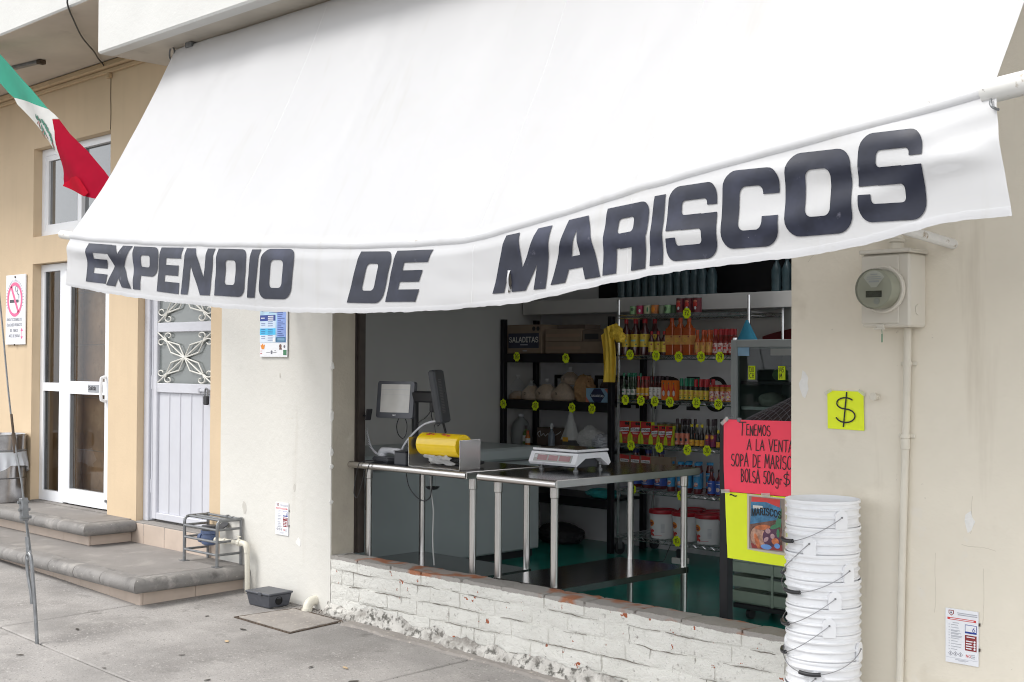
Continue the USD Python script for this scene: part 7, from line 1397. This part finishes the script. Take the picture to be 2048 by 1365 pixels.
part(wm, 'body', mv(lathe([(.035, 0), (.052, .01), (.056, .05), (.05, .075), (.06, .08), (.06, .10)], 18), (-7.68, -.12, .36)), MB_, smooth=40); part(wm, 'register', mv(lathe([(.055, 0), (.055, .03), (.05, .034)], 18), (-7.68, -.12, .4605)), DARKP, smooth=40); part(wm, 'union', cat([tube([(-7.80, -.12, .40), (-7.62, -.12, .40)], .026, 12), mv(ry(cyl((0, 0, 0), .036, .03, 8), math.pi/2), (-7.785, -.12, .40))]), MB_)
part(wm, 'dial_lid', mv(rx(cyl((0, 0, 0), .05, .008, 16, .002), .5), (-7.62, -.06, .485)), DARKP)
pp = thing('pvc_pipe', 'cream pipe from the water meter turning down the cream wall', 'pipe', (-7.4, -.08, .25), world=True)
part(pp, 'pipe', tube([(-7.60, -.12, .40), (-7.36, -.09, .405)], .0155, 12), PVC); part(pp, 'union', cat([mv(ry(cyl((0, 0, 0), .024, .028, 10, .003), math.pi/2), (-7.60, -.12, .40)), mv(ry(cyl((0, 0, 0), .022, .022, 10, .003), math.pi/2), (-7.52, -.108, .402)), mv(ry(cyl((0, 0, 0), .024, .03, 10, .003), math.pi/2), (-7.375, -.092, .405))]), PVC)
part(pp, 'valve_handle', cat([tube([(-7.37, -.092, .425), (-7.37, -.092, .445)], .006, 6), bx(-7.395, -7.345, -.097, -.087, .443, .449, .002)]), PVC)
part(pp, 'elbow', tube(smoothpath([(-7.36, -.09, .405), (-7.32, -.082, .402), (-7.298, -.078, .385), (-7.293, -.076, .345)], 14), .020, 12), PVC); part(pp, 'down_pipe', tube(smoothpath([(-7.293, -.076, .35), (-7.291, -.074, .25), (-7.296, -.07, .05)], 10), .017, 12), PVC)
part(pp, 'mortar_collar', mv(crumple(51, .045, .035, .012, 3, .5), (-7.285, -.055, float(G(-7.36, -.07))-.004)), CONC2, smooth=40)
# rodent bait box
rb = thing('bait_box', 'dark grey plastic rodent bait box with round hole against the cream pier', 'box', (-6.97, -.14, float(G(-6.97, -.14))), world=True)
ra = .06; rc = (-6.905, -.165); zg = float(G(*rc))+.002
def frus(x0, x1, y0, y1, z0, z1, fl):
    v, f = bx(x0, x1, y0, y1, z0, z1, .004); v = v.copy(); k = 1-fl*(z1-v[:, 2])/(z1-z0); v[:, 0] *= k; v[:, 1] *= k; return v, f
RBM = mat('bait_box_grey', (.062, .066, .078), .42, .2, 9, bump=.06, bs=40, spots=[((.12, .12, .13), 7, .6, .8)])
part(rb, 'body', mv(rz(frus(-.118, .118, -.09, .09, 0, .078, .14), ra), (*rc, zg)), RBM); part(rb, 'lid', mv(rz(bx(-.125, .125, -.097, .097, .0785, .092, .005), ra), (*rc, zg)), RBM)
hv, hf = lathe([(.024, 0), (.027, .001), (.027, .005), (.022, .006), (.022, .003), (.0, .003)], 20)
part(rb, 'entry_hole', mv(rz((np.c_[.110+hv[:, 2]*1, hv[:, 0]-.01, .042+hv[:, 1]], hf), ra), (*rc, zg)), mat('hole_black', (.004, .004, .004), .9)); part(rb, 'latch', mv(rz(bx(.02, .05, -.102, -.0972, .075, .096, .002), ra), (*rc, zg)), RBM)
st_ = thing('drain_stub', 'short cream pipe elbow poking from the foot of the low wall', 'pipe', (-6.6, -.08, float(G(-6.6, -.08))), world=True)
part(st_, 'pipe', tube(smoothpath([(-6.615, -.012, .115), (-6.61, -.05, .112), (-6.605, -.08, .09), (-6.60, -.092, .04)], 16), .030, 16), PVC); part(st_, 'collar', tube([(-6.603, -.0895, .072), (-6.601, -.0925, .05)], .034, 16), PVC)
# steel drum bin with liner
tc = thing('steel_bin', 'round stainless steel bin with white liner on the upper step', 'bin', (-10.83, -.17, .412), world=True)
tcx, tcy, tR, tz0, tz1 = -10.80, -.20, .185, .4125, .985
def drum(p, n=32): return mv(lathe(p, n), (tcx, tcy, 0))
BINM = mat('dull_bin_steel', (.40, .39, .39), .22, .2, 7, metal=1, bump=.05, bs=12)
part(tc, 'shell', drum([(tR-.006, tz0), (tR, tz0+.006), (tR, tz0+.20), (tR+.006, tz0+.205), (tR, tz0+.21), (tR, tz0+.40), (tR+.006, tz0+.405), (tR, tz0+.41), (tR, tz1-.03), (tR-.003, tz1-.03)]), BINM, smooth=40)
part(tc, 'hood', drum([(tR+.004, tz0+.42), (tR+.004, tz1-.012), (tR+.008, tz1-.008), (tR+.008, tz1), (tR-.004, tz1), (tR-.01, tz1-.02), (.0, tz1-.03)]), BINM, smooth=40)
part(tc, 'band', drum([(tR+.005, tz0+.43), (tR+.008, tz0+.433), (tR+.008, tz0+.44), (tR+.005, tz0+.443)]), GALV, smooth=40)
hv, hf = lathe([(.055, 0), (.06, .002), (.06, .006), (.05, .006), (.0, .004)], 22); part(tc, 'opening', (np.c_[tcx+.03+hv[:, 0], tcy-tR-.006+.0*hv[:, 1]-hv[:, 2]+hv[:, 0]**2*2, .905+hv[:, 1]], hf), mat('bin_hole', (.01, .01, .01), .9))
def liner(u, v):
    a = u*2*np.pi; n_ = noise2(np.cos(a)*3, np.sin(a)*3+v*2, 1.4, 31); L_ = .10+.10*np.clip(noise2(np.cos(a)*1.6, np.sin(a)*1.6, 1.3, 33)+.45, 0, 1)*1.2
    r = tR+.006+.018*v+.03*n_*v+.012*np.sin(a*17)*v; return np.stack([tcx+r*np.cos(a), tcy+r*np.sin(a), tz0+.425-v*L_], -1)
part(tc, 'liner', gridmesh(liner, 90, 10), mat('white_bin_liner', (.70, .72, .75), .35, .05, 9, transl=.3), smooth=70)
